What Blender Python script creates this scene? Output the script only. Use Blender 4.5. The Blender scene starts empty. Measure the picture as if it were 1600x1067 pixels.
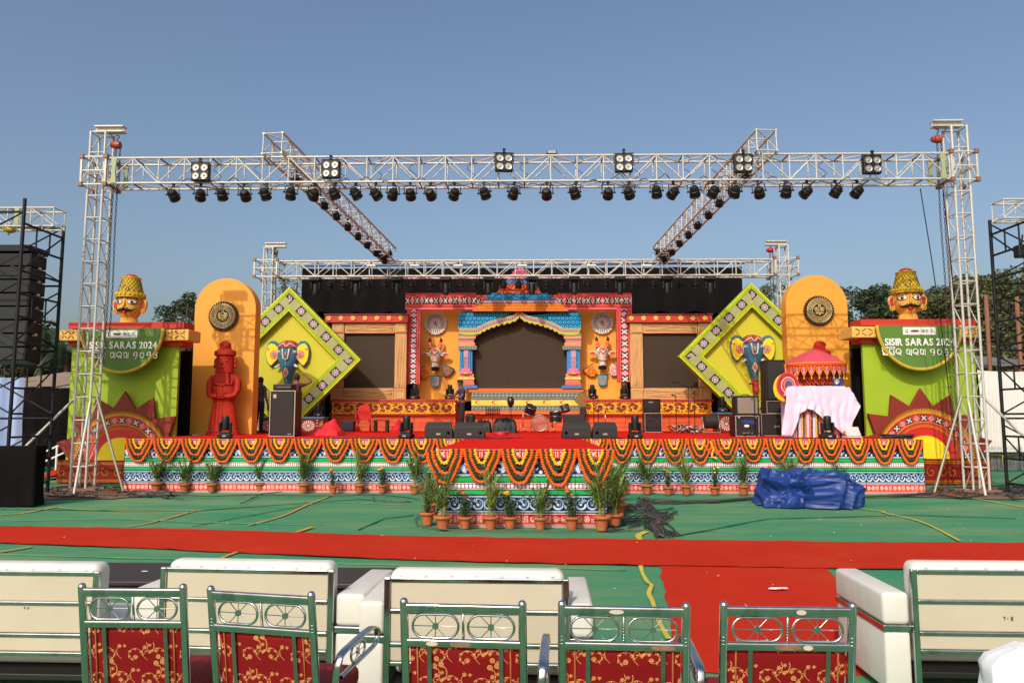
import bpy, bmesh, math, random
import numpy as np
from mathutils import Vector, Matrix, noise, Euler
random.seed(7)
PI = math.pi
sc = bpy.context.scene
COL = sc.collection
# ------------------------------------------------------------ camera, sky, sun, exposure
FPX = 1155.0
TH, YAW, CAMH = math.radians(5.76), math.radians(0.99), 1.75
cam_d = bpy.data.cameras.new('camera')
cam = bpy.data.objects.new('camera', cam_d)
COL.objects.link(cam)
cam.location = (0, 0, CAMH)
cam.rotation_euler = (math.radians(90) + TH, 0, YAW)
cam_d.sensor_width = 36
cam_d.lens = FPX / 1600 * 36
cam_d.clip_start = 0.05
cam_d.clip_end = 3000
sc.camera = cam
RV = Vector((math.cos(YAW), math.sin(YAW), 0))
FV = Vector((-math.sin(YAW) * math.cos(TH), math.cos(YAW) * math.cos(TH), math.sin(TH)))
UV_ = RV.cross(FV)
SUNV = Vector((0.36, 1.0, -0.80)).normalized()
world = bpy.data.worlds.new('World')
sc.world = world
world.use_nodes = True
wn = world.node_tree
wn.nodes.clear()
wo = wn.nodes.new('ShaderNodeOutputWorld')
wb = wn.nodes.new('ShaderNodeBackground')
ws = wn.nodes.new('ShaderNodeTexSky')
ws.sky_type = 'NISHITA'
ws.sun_disc = False
ws.sun_elevation = math.asin(-SUNV.z)
ws.sun_rotation = math.atan2(-SUNV.x, -SUNV.y)
ws.altitude = 0
ws.air_density = 1.15
ws.dust_density = 5.0
ws.ozone_density = 2.4
wb.inputs['Strength'].default_value = 0.147
wn.links.new(ws.outputs[0], wb.inputs[0])
wn.links.new(wb.outputs[0], wo.inputs[0])
sun_d = bpy.data.lights.new('sun', 'SUN')
sun = bpy.data.objects.new('sun', sun_d)
COL.objects.link(sun)
sun_d.energy = 2.7
sun_d.angle = math.radians(0.55)
sun_d.color = (1.0, 0.93, 0.83)
sun.location = (-20, -50, 50)
sun.rotation_euler = SUNV.to_track_quat('-Z', 'Y').to_euler()
sc.view_settings.view_transform = 'Standard'
sc.view_settings.look = 'None'
sc.view_settings.exposure = 0.0
sc.view_settings.gamma = 1.0
sc.view_settings.use_curve_mapping = False
sc.render.engine = 'CYCLES'
sc.cycles.max_bounces = 6
sc.cycles.use_denoising = True
def W(px, py, Y):
 d = RV * ((px - 800) / FPX) + UV_ * ((533.5 - py) / FPX) + FV
 t = Y / d.y
 return Vector((d.x * t, Y, CAMH + d.z * t))
def WX(px, Y, py=650): return W(px, py, Y).x
def WZ(py, Y, px=820): return W(px, py, Y).z
def G(px, py, z=0.0):
 d = RV * ((px - 800) / FPX) + UV_ * ((533.5 - py) / FPX) + FV
 t = (z - CAMH) / d.z
 return Vector((d.x * t, d.y * t, z))
# ------------------------------------------------------------ materials
MATS = {}
def S(r, g, b):
 f = lambda c: (c / 255 / 12.92) if c / 255 <= 0.04045 else ((c / 255 + 0.055) / 1.055) ** 2.4
 return (f(r), f(g), f(b))
def mat(name, col, rough=0.6, metal=0.0, var=0.12, scale=6.0, bump=0.0, bscale=40.0, dirt=None, dirt_amt=0.5, spec=0.5,
  stretch=None, sheen=0.0, trans=0.0, coat=0.0):
 if name in MATS:
  return MATS[name]
 m = bpy.data.materials.new(name)
 m.use_nodes = True
 nt = m.node_tree
 N, L = nt.nodes, nt.links
 b = N['Principled BSDF']
 b.inputs['Roughness'].default_value = rough
 b.inputs['Metallic'].default_value = metal
 b.inputs['Specular IOR Level'].default_value = spec
 if sheen: b.inputs['Sheen Weight'].default_value = sheen
 if coat: b.inputs['Coat Weight'].default_value = coat
 if trans: b.inputs['Transmission Weight'].default_value = trans
 tc = N.new('ShaderNodeTexCoord')
 mp = N.new('ShaderNodeMapping')
 L.new(tc.outputs['Object'], mp.inputs[0])
 if stretch: mp.inputs['Scale'].default_value = stretch
 oi = N.new('ShaderNodeObjectInfo')
 nz = N.new('ShaderNodeTexNoise')
 nz.noise_dimensions = '4D'
 nz.inputs['Scale'].default_value = scale
 nz.inputs['Detail'].default_value = 6
 nz.inputs['Roughness'].default_value = 0.62
 mu = N.new('ShaderNodeMath'); mu.operation = 'MULTIPLY'; mu.inputs[1].default_value = 37.0
 L.new(oi.outputs['Random'], mu.inputs[0]); L.new(mu.outputs[0], nz.inputs['W'])
 L.new(mp.outputs[0], nz.inputs['Vector'])
 cr = N.new('ShaderNodeValToRGB')
 lo = [max(0, c * (1 - var)) for c in col]; hi = [min(1, c * (1 + var)) for c in col]
 cr.color_ramp.elements[0].position = 0.3; cr.color_ramp.elements[0].color = (*lo, 1)
 cr.color_ramp.elements[1].position = 0.7; cr.color_ramp.elements[1].color = (*hi, 1)
 L.new(nz.outputs['Fac'], cr.inputs[0])
 out = cr.outputs[0]
 if dirt is not None:
  n2 = N.new('ShaderNodeTexNoise'); n2.inputs['Scale'].default_value = scale * 0.35
  n2.inputs['Detail'].default_value = 8; n2.inputs['Roughness'].default_value = 0.7
  L.new(mp.outputs[0], n2.inputs['Vector'])
  c2 = N.new('ShaderNodeValToRGB')
  c2.color_ramp.elements[0].position = 0.52; c2.color_ramp.elements[0].color = (0, 0, 0, 1)
  c2.color_ramp.elements[1].position = 0.72; c2.color_ramp.elements[1].color = (dirt_amt,) * 3 + (1,)
  L.new(n2.outputs['Fac'], c2.inputs[0])
  mx = N.new('ShaderNodeMix'); mx.data_type = 'RGBA'
  L.new(c2.outputs[0], mx.inputs[0]); L.new(out, mx.inputs[6]); mx.inputs[7].default_value = (*dirt, 1)
  out = mx.outputs[2]
 L.new(out, b.inputs['Base Color'])
 mr = N.new('ShaderNodeMapRange')
 mr.inputs[3].default_value = max(0.02, rough - 0.08); mr.inputs[4].default_value = min(1, rough + 0.12)
 L.new(nz.outputs['Fac'], mr.inputs[0]); L.new(mr.outputs[0], b.inputs['Roughness'])
 if bump:
  n3 = N.new('ShaderNodeTexNoise'); n3.inputs['Scale'].default_value = bscale; n3.inputs['Detail'].default_value = 5
  L.new(mp.outputs[0], n3.inputs['Vector'])
  bp = N.new('ShaderNodeBump'); bp.inputs['Strength'].default_value = bump; bp.inputs['Distance'].default_value = 0.02
  L.new(n3.outputs['Fac'], bp.inputs['Height']); L.new(bp.outputs[0], b.inputs['Normal'])
 MATS[name] = m
 return m
def imgmat(name, arr, rough=0.6, su=1.0, sv=1.0, rot=False):
 if name in MATS: return MATS[name]
 h, w = arr.shape[:2]
 im = bpy.data.images.new(name, w, h, float_buffer=False)
 a = np.ones((h, w, 4), np.float32)
 x = np.clip(arr, 0, 1)
 a[..., :3] = np.where(x <= 0.0031308, x * 12.92, 1.055 * np.power(x, 1 / 2.4) - 0.055)
 im.pixels.foreach_set(a[::-1].ravel())
 im.pack()
 m = bpy.data.materials.new(name); m.use_nodes = True
 N, L = m.node_tree.nodes, m.node_tree.links
 b = N['Principled BSDF']; b.inputs['Roughness'].default_value = rough; b.inputs['Specular IOR Level'].default_value = .22
 uv = N.new('ShaderNodeUVMap'); mp = N.new('ShaderNodeMapping'); t = N.new('ShaderNodeTexImage')
 mp.inputs['Scale'].default_value = (su, sv, 1)
 t.image = im
 L.new(uv.outputs[0], mp.inputs[0]); L.new(mp.outputs[0], t.inputs[0])
 tc = N.new('ShaderNodeTexCoord'); nz = N.new('ShaderNodeTexNoise'); nz.inputs['Scale'].default_value = 3.0
 nz.inputs['Detail'].default_value = 6
 L.new(tc.outputs['Object'], nz.inputs['Vector'])
 mr = N.new('ShaderNodeMapRange'); mr.inputs[1].default_value = 0.3; mr.inputs[2].default_value = 0.7
 mr.inputs[3].default_value = 0.86; mr.inputs[4].default_value = 1.06
 L.new(nz.outputs['Fac'], mr.inputs[0])
 mx = N.new('ShaderNodeVectorMath'); mx.operation = 'SCALE'
 L.new(t.outputs[0], mx.inputs[0]); L.new(mr.outputs[0], mx.inputs['Scale'])
 L.new(mx.outputs[0], b.inputs['Base Color'])
 MATS[name] = m
 return m
# ------------------------------------------------------------ mesh builder
class M:
 def __init__(s, root=None):
  s.v, s.f, s.fm, s.fuv = [], [], [], []
  s.o = Vector(root.location) if root is not None else Vector((0, 0, 0))
  s.mi = 0
  s.T = None
  s.smooth = False
  s.fs = []
 def V(s, p):
  p = Vector(p)
  if s.T is not None: p = s.T @ p
  s.v.append(p - s.o)
  return len(s.v) - 1
 def F(s, idx, uv=None):
  s.f.append(tuple(idx)); s.fm.append(s.mi); s.fuv.append(uv); s.fs.append(s.smooth)
 def quad(s, a, b, c, d, uv=None):
  s.F([s.V(a), s.V(b), s.V(c), s.V(d)], uv)
 def poly(s, pts, uv=None):
  s.F([s.V(p) for p in pts], uv)
 def box(s, x0, x1, y0, y1, z0, z1):
  i = [s.V(p) for p in ((x0, y0, z0), (x1, y0, z0), (x1, y1, z0), (x0, y1, z0), (x0, y0, z1), (x1, y0, z1), (x1, y1, z1), (x0, y1, z1))]
  for q in ((0, 3, 2, 1), (4, 5, 6, 7), (0, 1, 5, 4), (1, 2, 6, 5), (2, 3, 7, 6), (3, 0, 4, 7)):
   s.F([i[k] for k in q])
  return s
 def rbox(s, x0, x1, y0, y1, z0, z1, r=0.03, n=3):
  bm = bmesh.new()
  bmesh.ops.create_cube(bm, size=1)
  for v in bm.verts:
   v.co = Vector(((x0 + x1) / 2 + v.co.x * (x1 - x0), (y0 + y1) / 2 + v.co.y * (y1 - y0), (z0 + z1) / 2 + v.co.z * (z1 - z0)))
  r = min(r, abs(x1 - x0) * .49, abs(y1 - y0) * .49, abs(z1 - z0) * .49)
  bmesh.ops.bevel(bm, geom=list(bm.edges) + list(bm.verts), offset=r, segments=n, profile=0.5, affect='EDGES', clamp_overlap=True)
  s.addbm(bm)
  return s
 def addbm(s, bm):
  bm.verts.index_update()
  ids = [s.V(v.co) for v in bm.verts]
  for f in bm.faces: s.F([ids[v.index] for v in f.verts])
  bm.free()
 def tube(s, pts, r, n=6, cap=True, closed=False):
  pts = [Vector(p) for p in pts]
  m = len(pts)
  rs = r if isinstance(r, (list, tuple)) else [r] * m
  rings = []
  up = None
  for i, p in enumerate(pts):
   if closed: t = pts[(i + 1) % m] - pts[i - 1]
   else: t = pts[min(i + 1, m - 1)] - pts[max(i - 1, 0)]
   if t.length < 1e-9: t = Vector((0, 0, 1))
   t.normalize()
   if up is None:
    up = Vector((0, 0, 1)) if abs(t.z) < 0.9 else Vector((0, 1, 0))
   sd = t.cross(up)
   if sd.length < 1e-4:
    up = Vector((1, 0, 0)); sd = t.cross(up)
   sd.normalize(); up = sd.cross(t).normalized()
   rings.append([s.V(p + (sd * math.cos(a) + up * math.sin(a)) * rs[i]) for a in (2 * PI * k / n for k in range(n))])
  for i in range(m if closed else m - 1):
   A, B = rings[i], rings[(i + 1) % m]
   for k in range(n): s.F([A[k], A[(k + 1) % n], B[(k + 1) % n], B[k]])
  if cap and not closed:
   s.F(list(rings[0])[::-1]); s.F(rings[-1])
  return s
 def lathe(s, prof, c=(0, 0, 0), n=16, axis='z', sx=1, sy=1, cap=True):
  c = Vector(c)
  rings = []
  for r, h in prof:
   ring = []
   for k in range(n):
    a = 2 * PI * k / n
    x, y = r * math.cos(a) * sx, r * math.sin(a) * sy
    p = {'z': (x, y, h), 'y': (x, h, y), 'x': (h, x, y)}[axis]
    ring.append(s.V(c + Vector(p)))
   rings.append(ring)
  for A, B in zip(rings, rings[1:]):
   for k in range(n): s.F([A[k], A[(k + 1) % n], B[(k + 1) % n], B[k]])
  if cap:
   s.F(rings[0][::-1]); s.F(rings[-1])
  return s
 def ball(s, c, r, n=10, m=6):
  r = r if isinstance(r, (tuple, list)) else (r, r, r)
  c = Vector(c)
  rings = []
  for i in range(1, m):
   ph = PI * i / m
   rings.append([s.V(c + Vector((r[0] * math.sin(ph) * math.cos(2 * PI * k / n), r[1] * math.sin(ph) * math.sin(2 * PI * k / n), r[2] * math.cos(ph)))) for k in range(n)])
  t, b = s.V(c + Vector((0, 0, r[2]))), s.V(c - Vector((0, 0, r[2])))
  for k in range(n):
   s.F([t, rings[0][k], rings[0][(k + 1) % n]]); s.F([b, rings[-1][(k + 1) % n], rings[-1][k]])
  for A, B in zip(rings, rings[1:]):
   for k in range(n): s.F([A[k], B[k], B[(k + 1) % n], A[(k + 1) % n]])
  return s
 def prism(s, pts, y0, y1, uv=None, bev=0.0):
  n = len(pts)
  ar = sum(pts[i][0] * pts[(i + 1) % n][1] - pts[(i + 1) % n][0] * pts[i][1] for i in range(n))
  if ar < 0: pts = pts[::-1]
  if bev > 0:
   cx = sum(p[0] for p in pts) / n; cz = sum(p[1] for p in pts) / n
   inn = []
   for i in range(n):
    a, b, c = Vector(pts[i - 1]), Vector(pts[i]), Vector(pts[(i + 1) % n])
    e1, e2 = (b - a), (c - b)
    if e1.length < 1e-9 or e2.length < 1e-9: inn.append(tuple(b)); continue
    e1.normalize(); e2.normalize()
    n1, n2 = Vector((-e1.y, e1.x)), Vector((-e2.y, e2.x))
    d = (n1 + n2)
    if d.length < 1e-4: d = n1
    d.normalize()
    k = min(2.0, 1 / max(0.3, d.dot(n1)))
    q = b + d * bev * k
    inn.append((q.x, q.y))
   A = [s.V((x, y0, z)) for x, z in inn]
   C = [s.V((x, y0 + bev, z)) for x, z in pts]
  else:
   A = [s.V((x, y0, z)) for x, z in pts]; C = A
  B = [s.V((x, y1, z)) for x, z in pts]
  s.F(A, [uv(x, z) for x, z in pts] if uv else None)
  s.F(B[::-1])
  for i in range(n):
   j = (i + 1) % n
   if bev > 0: s.F([A[j], A[i], C[i], C[j]])
   s.F([C[j], C[i], B[i], B[j]])
  return s
 def ring(s, outer, inner, y0, y1, uvf=None):
  n = len(outer)
  o0 = [s.V((x, y0, z)) for x, z in outer]; i0 = [s.V((x, y0, z)) for x, z in inner]
  o1 = [s.V((x, y1, z)) for x, z in outer]; i1 = [s.V((x, y1, z)) for x, z in inner]
  for k in range(n):
   j = (k + 1) % n
   s.F([o0[k], o0[j], i0[j], i0[k]], uvf(k) if uvf else None)
   s.F([o0[j], o0[k], o1[k], o1[j]]); s.F([i0[k], i0[j], i1[j], i1[k]]); s.F([i1[k], i1[j], o1[j], o1[k]])
  return s
 def build(s, name, mats, parent=None, kind=None, label=None, auto=False, loc=None):
  me = bpy.data.meshes.new(name)
  me.from_pydata([tuple(v) for v in s.v], [], s.f)
  for m_ in (mats if isinstance(mats, (list, tuple)) else [mats]): me.materials.append(m_)
  me.polygons.foreach_set('material_index', s.fm)
  me.polygons.foreach_set('use_smooth', [bool(x) or auto for x in s.fs])
  if any(u is not None for u in s.fuv):
   ul = me.uv_layers.new(name='UVMap')
   li = 0
   for f, u in zip(s.f, s.fuv):
    for k in range(len(f)):
     if u is not None: ul.data[li].uv = u[k]
     li += 1
  me.validate()
  if not any(u is not None for u in s.fuv):
   bm = bmesh.new(); bm.from_mesh(me)
   bmesh.ops.recalc_face_normals(bm, faces=bm.faces)
   bm.to_mesh(me); bm.free()
  if auto:
   try: me.set_sharp_from_angle(angle=math.radians(38))
   except Exception: pass
  o = bpy.data.objects.new(name, me)
  COL.objects.link(o)
  if parent is not None: o.parent = parent
  if kind: o['kind'] = kind
  if label: o['label'] = label
  if loc is not None: o.location = loc
  return o
def MS(root=None):
 b = M(root); b.smooth = True
 return b


def tag(o, label, cat, group=None):
 o['label'] = label; o['category'] = cat
 if group: o['group'] = group
 return o
def thing(name, label, cat, loc=(0, 0, 0), group=None, rz=0.0):
 o = bpy.data.objects.new(name, None)
 COL.objects.link(o)
 o.empty_display_size = 0.1
 o.location = loc; o.rotation_euler = (0, 0, rz)
 return tag(o, label, cat, group)
def copy_tree(o, loc=None, rz=None, label=None, parent=None, scale=None):
 c = o.copy()
 COL.objects.link(c)
 if parent is not None: c.parent = parent
 if loc is not None: c.location = loc
 if rz is not None:
  c.rotation_euler = rz if isinstance(rz, (tuple, list, Euler)) else (o.rotation_euler[0], o.rotation_euler[1], rz)
 if scale is not None: c.scale = scale if isinstance(scale, (tuple, list)) else (scale,) * 3
 if label: c['label'] = label
 for ch in list(KIDS.get(o.name, [])) or list(o.children):
  copy_tree(ch, parent=c)
 return c
KIDS = {}
_unit = {}
def unit_mesh(kind, m, n=6):
 k = (kind, m.name, n)
 if k not in _unit:
  b = M()
  if kind == 'cyl':
   b.smooth = True
   A = [b.V((math.cos(2 * PI * i / n), math.sin(2 * PI * i / n), 0)) for i in range(n)]
   B = [b.V((math.cos(2 * PI * i / n), math.sin(2 * PI * i / n), 1)) for i in range(n)]
   for i in range(n): b.F([A[i], A[(i + 1) % n], B[(i + 1) % n], B[i]])
   b.smooth = False
   b.F(A[::-1]); b.F(B)
  else:
   b.box(-.5, .5, -.5, .5, 0, 1)
  o = b.build('bar', m)
  me = o.data
  bpy.data.objects.remove(o)
  _unit[k] = me
 return _unit[k]
def bar(name, p, q, r, m, parent, kind='cyl', n=6, off=None, r2=None):
 p, q = Vector(p), Vector(q)
 if parent is not None and off is None: off = parent.location
 if off is not None: p = p - Vector(off); q = q - Vector(off)
 d = q - p
 o = bpy.data.objects.new(name, unit_mesh(kind, m, n))
 COL.objects.link(o)
 if parent is not None: o.parent = parent
 rot = d.to_track_quat('Z', 'Y')
 o.matrix_local = Matrix.LocRotScale(p, rot, Vector((r, r2 or r, d.length)))
 return o
def ordw(n):
 w = 'first second third fourth fifth sixth seventh eighth ninth tenth eleventh twelfth thirteenth fourteenth fifteenth sixteenth seventeenth eighteenth nineteenth twentieth'.split()
 if n <= 20: return w[n - 1]
 return 'twenty-' + w[n - 21]
def strip_uv(b, p, q, up, w, u0, u1, off=Vector((0, 0, 0)), v0=0.0, v1=1.0):
 p, q, up = Vector(p) + off, Vector(q) + off, Vector(up)
 b.quad(p, q, q + up * w, p + up * w, [(u0, v0), (u1, v0), (u1, v1), (u0, v1)])
# ------------------------------------------------------------ printed patterns, painted by code
class Cv:
 def __init__(s, w, h, ppu, bg):
  s.W, s.H, s.p = int(round(w * ppu)), int(round(h * ppu)), ppu
  s.a = np.empty((s.H, s.W, 3), np.float32); s.a[:] = bg
  s.h = h
 def _win(s, x0, x1, y0, y1):
  i0, i1 = int(math.floor(x0 * s.p)) - 2, int(math.ceil(x1 * s.p)) + 2
  j0, j1 = int(math.floor((s.h - y1) * s.p)) - 2, int(math.ceil((s.h - y0) * s.p)) + 2
  j0, j1 = max(0, j0), min(s.H, j1)
  if j1 <= j0 or i1 <= i0: return None
  ii = np.arange(i0, i1); jj = np.arange(j0, j1)
  X, Y = np.meshgrid((ii + .5) / s.p, s.h - (jj + .5) / s.p)
  return ii % s.W, jj, X, Y
 def _put(s, win, d, col):
  ii, jj, X, Y = win
  al = np.clip(0.5 - d * s.p, 0, 1)[..., None]
  sub = s.a[np.ix_(jj, ii)]
  s.a[np.ix_(jj, ii)] = sub * (1 - al) + np.array(col, np.float32) * al
 def rect(s, x0, y0, x1, y1, col):
  w = s._win(x0, x1, y0, y1)
  if w is None: return
  X, Y = w[2], w[3]
  s._put(w, np.maximum(np.abs(X - (x0 + x1) / 2) - (x1 - x0) / 2, np.abs(Y - (y0 + y1) / 2) - (y1 - y0) / 2), col)
 def disc(s, x, y, r, col, r2=None):
  w = s._win(x - r, x + r, y - r, y + r)
  if w is None: return
  d = np.hypot(w[2] - x, (w[3] - y) * (r / r2 if r2 else 1)) - r
  s._put(w, d, col)
 def ringc(s, x, y, r, t, col):
  w = s._win(x - r - t, x + r + t, y - r - t, y + r + t)
  if w is None: return
  s._put(w, np.abs(np.hypot(w[2] - x, w[3] - y) - r) - t / 2, col)
 def stroke(s, pts, r, col):
  rs = r if isinstance(r, (list, tuple)) else [r] * len(pts)
  xs = [p[0] for p in pts]; ys = [p[1] for p in pts]; m = max(rs)
  w = s._win(min(xs) - m, max(xs) + m, min(ys) - m, max(ys) + m)
  if w is None: return
  X, Y = w[2], w[3]
  D = np.full(X.shape, 9e9, np.float32)
  for (a, b), (c, d), ra, rb in zip(pts, pts[1:], rs, rs[1:]):
   vx, vy = c - a, d - b
   L = vx * vx + vy * vy + 1e-12
   t = np.clip(((X - a) * vx + (Y - b) * vy) / L, 0, 1)
   D = np.minimum(D, np.hypot(X - a - t * vx, Y - b - t * vy) - (ra + (rb - ra) * t))
  s._put(w, D, col)
 def pol(s, pts, col):
  xs = [p[0] for p in pts]; ys = [p[1] for p in pts]
  w = s._win(min(xs), max(xs), min(ys), max(ys))
  if w is None: return
  X, Y = w[2], w[3]
  ins = np.zeros(X.shape, bool); D = np.full(X.shape, 9e9, np.float32)
  n = len(pts)
  for i in range(n):
   (a, b), (c, d) = pts[i], pts[(i + 1) % n]
   vx, vy = c - a, d - b
   t = np.clip(((X - a) * vx + (Y - b) * vy) / (vx * vx + vy * vy + 1e-12), 0, 1)
   D = np.minimum(D, np.hypot(X - a - t * vx, Y - b - t * vy))
   cond = ((b > Y) != (d > Y))
   xi = a + (Y - b) / (d - b + (1e-12 if d == b else 0)) * (c - a)
   ins ^= cond & (X < xi)
  s._put(w, np.where(ins, -D, D), col)
 def bits(s, x, y, size, rows, col):
  n = len(rows); c = size / n
  for j, r in enumerate(rows):
   for i, ch in enumerate(r):
    if ch == '#': s.rect(x + i * c, y + size - (j + 1) * c, x + (i + 1) * c, y + size - j * c, col)
def spiral(cx, cy, r0, r1, a0, a1, n=26):
 return [(cx + (r0 + (r1 - r0) * t) * math.cos(a0 + (a1 - a0) * t), cy + (r0 + (r1 - r0) * t) * math.sin(a0 + (a1 - a0) * t)) for t in [i / (n - 1) for i in range(n)]]
def taper(n, r0, r1, mid=None):
 out = []
 for i in range(n):
  t = i / (n - 1)
  r = r0 + (r1 - r0) * t
  if mid: r = r * 1 + mid * math.sin(PI * t)
  out.append(r)
 return out
RED_, PINKW, NAVY, LBL, MBL, WH, BK, GRN = S(205, 52, 44), S(250, 222, 210), S(22, 34, 58), S(168, 196, 226), S(92, 140, 190), S(238, 236, 236), S(14, 14, 20), S(32, 168, 84)
XROWS = ["##...##", "##.#.##", "..###..", ".##.##.", "..###..", "##.#.##", "##...##"]
DIAM = ["...#...", "..#.#..", ".#.#.#.", "#.#.#.#", ".#.#.#.", "..#.#..", "...#..."]
FLOW = ["..##.##..", "..##.##..", "##..#..##", "##.###.##", "..##.##..", "##.###.##", "##..#..##", "..##.##..", "..##.##.."]
def paint_banner():
 H = 1.0; Wd = 1.2
 c = Cv(Wd, H, 300, BK)
 c.rect(-1, .88, 3, 1.0, RED_)
 for k in range(12):
  x = k * .1 + .01
  if k % 2 == 0: c.bits(x, .905, .075, XROWS, PINKW)
  else:
   for q in range(3): c.rect(x + q * .03, .90, x + q * .03 + .011, .985, PINKW)
 c.rect(-1, .66, 3, .855, NAVY)
 c.rect(-1, .645, 3, .672, LBL)
 for k in range(4):
  x = k * .3 + .15
  for sgn in (-1, 1):
   P = spiral(x + sgn * .055, .765, .065, .018, PI / 2 if sgn > 0 else PI / 2, PI / 2 - sgn * 4.2)
   c.stroke(P, taper(len(P), .030, .012), BK); c.stroke(P, taper(len(P), .022, .007), LBL)
   for q in range(5):
    a = PI * (.12 + .11 * q)
    x0 = x + sgn * .075; y0 = .69
    P = [(x0 + sgn * .035 * q * .3, y0), (x0 + sgn * (.03 + .012 * q), y0 + .05 + .012 * (4 - q)), (x0 + sgn * (.06 + .016 * q), y0 + .12 - .018 * q)]
    c.stroke(P, [.004, .012, .003], (MBL, WH, LBL, WH, MBL)[q])
  c.disc(x, .70, .022, WH)
 c.rect(-1, .57, 3, .632, GRN)
 c.rect(-1, .468, 3, .558, S(226, 200, 206))
 c.rect(-1, .478, 3, .548, S(120, 36, 52))
 for k in range(24):
  x = k * .05 + .025
  c.disc(x, .513, .021, WH, .026)
 c.rect(-1, .474, 3, .482, S(226, 200, 206)); c.rect(-1, .544, 3, .552, S(226, 200, 206))
 c.rect(-1, .40, 3, .458, GRN)
 c.rect(-1, .165, 3, .385, NAVY)
 c.rect(-1, .362, 3, .382, LBL); c.rect(-1, .165, 3, .184, LBL)
 for k in range(4):
  for sgn, x in ((-1, k * .3 + .075), (1, k * .3 + .225)):
   if k % 2: sgn = -1
   else: sgn = 1
   cy = .272
   P = spiral(x, cy, .070, .062, PI * .55, PI * .55 + sgn * 4.5)
   c.stroke(P, taper(len(P), .010, .024), BK)
   P = spiral(x, cy, .070, .062, PI * .55, PI * .55 + sgn * 4.4)
   c.stroke(P, taper(len(P), .005, .018), LBL)
   c.stroke(P[12:], taper(len(P) - 12, .002, .010), WH)
   P = spiral(x, cy, .040, .012, PI * .3, PI * .3 + sgn * 4.0)
   c.stroke(P, taper(len(P), .009, .012), MBL)
   c.disc(x, cy - .005, .014, WH)
   for q in range(3):
    a = PI * (.2 + .14 * q)
    c.stroke([(x + sgn * .01, cy + .01), (x + sgn * (.02 + .025 * q), cy + .075 - .012 * q)], [.002, .008], LBL)
 c.rect(-1, 0, 3, .150, RED_)
 c.rect(-1, .140, 3, .150, PINKW)
 for k in range(12):
  x = k * .1 + .012
  if k % 3 != 2: c.bits(x, .035, .078, FLOW, PINKW)
  else:
   for q in range(4): c.rect(x + q * .02, .03, x + q * .02 + .008, .12, PINKW)
 c.rect(-1, 0, 3, .014, S(226, 120, 92))
 return c.a
def paint_ikat():
 c = Cv(1.0, 1.0, 160, S(196, 40, 56))
 for k in range(26):
  x = (k + .5) / 26
  for y0, y1 in ((.02, .2), (.80, .98)):
   c.rect(x - .006, y0, x + .006, y1, S(250, 130, 90) if k % 2 else S(120, 20, 60))
 c.rect(-1, .0, 3, .025, S(250, 120, 120)); c.rect(-1, .975, 3, 1, S(250, 120, 120))
 c.rect(-1, .215, 3, .235, S(240, 150, 90)); c.rect(-1, .765, 3, .785, S(240, 150, 90))
 c.rect(0, .26, .5, .74, BK)
 c.rect(.5, .26, 1, .74, S(170, 24, 50))
 c.bits(.06, .31, .38, XROWS, WH)
 c.bits(.53, .28, .44, DIAM, WH)
 return c.a
def paint_diamond_edge():
 g = S(150, 196, 46); yl = S(206, 214, 40)
 c = Cv(1.0, 1.0, 160, yl)
 c.rect(-1, .19, 3, .81, g)
 for k in range(14):
  x = (k + .5) / 14
  c.stroke([(x - .012, .07), (x + .012, .25)], .013, S(30, 56, 20)); c.stroke([(x - .012, .80), (x + .012, .95)], .013, S(30, 56, 20))
 c.rect(0, .25, .5, .75, S(70, 46, 50)); c.rect(.5, .25, 1, .75, S(138, 138, 84))
 c.bits(.07, .32, .36, FLOW, S(212, 196, 196))
 for i in range(6):
  for j in range(6): c.disc(.54 + i * .083, .295 + j * .083, .024, S(212, 208, 160))
 return c.a
def paint_scales(bg, c1, c2):
 c = Cv(1.0, 1.0, 128, bg)
 for row in range(5, -2, -1):
  for k in range(-1, 6):
   x = k * .25 + (.125 if row % 2 else 0); y = row * .25
   c.disc(x, y + .12, .125, c2); c.disc(x, y + .12, .10, c1); c.disc(x, y + .10, .045, bg)
 return c.a
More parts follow.
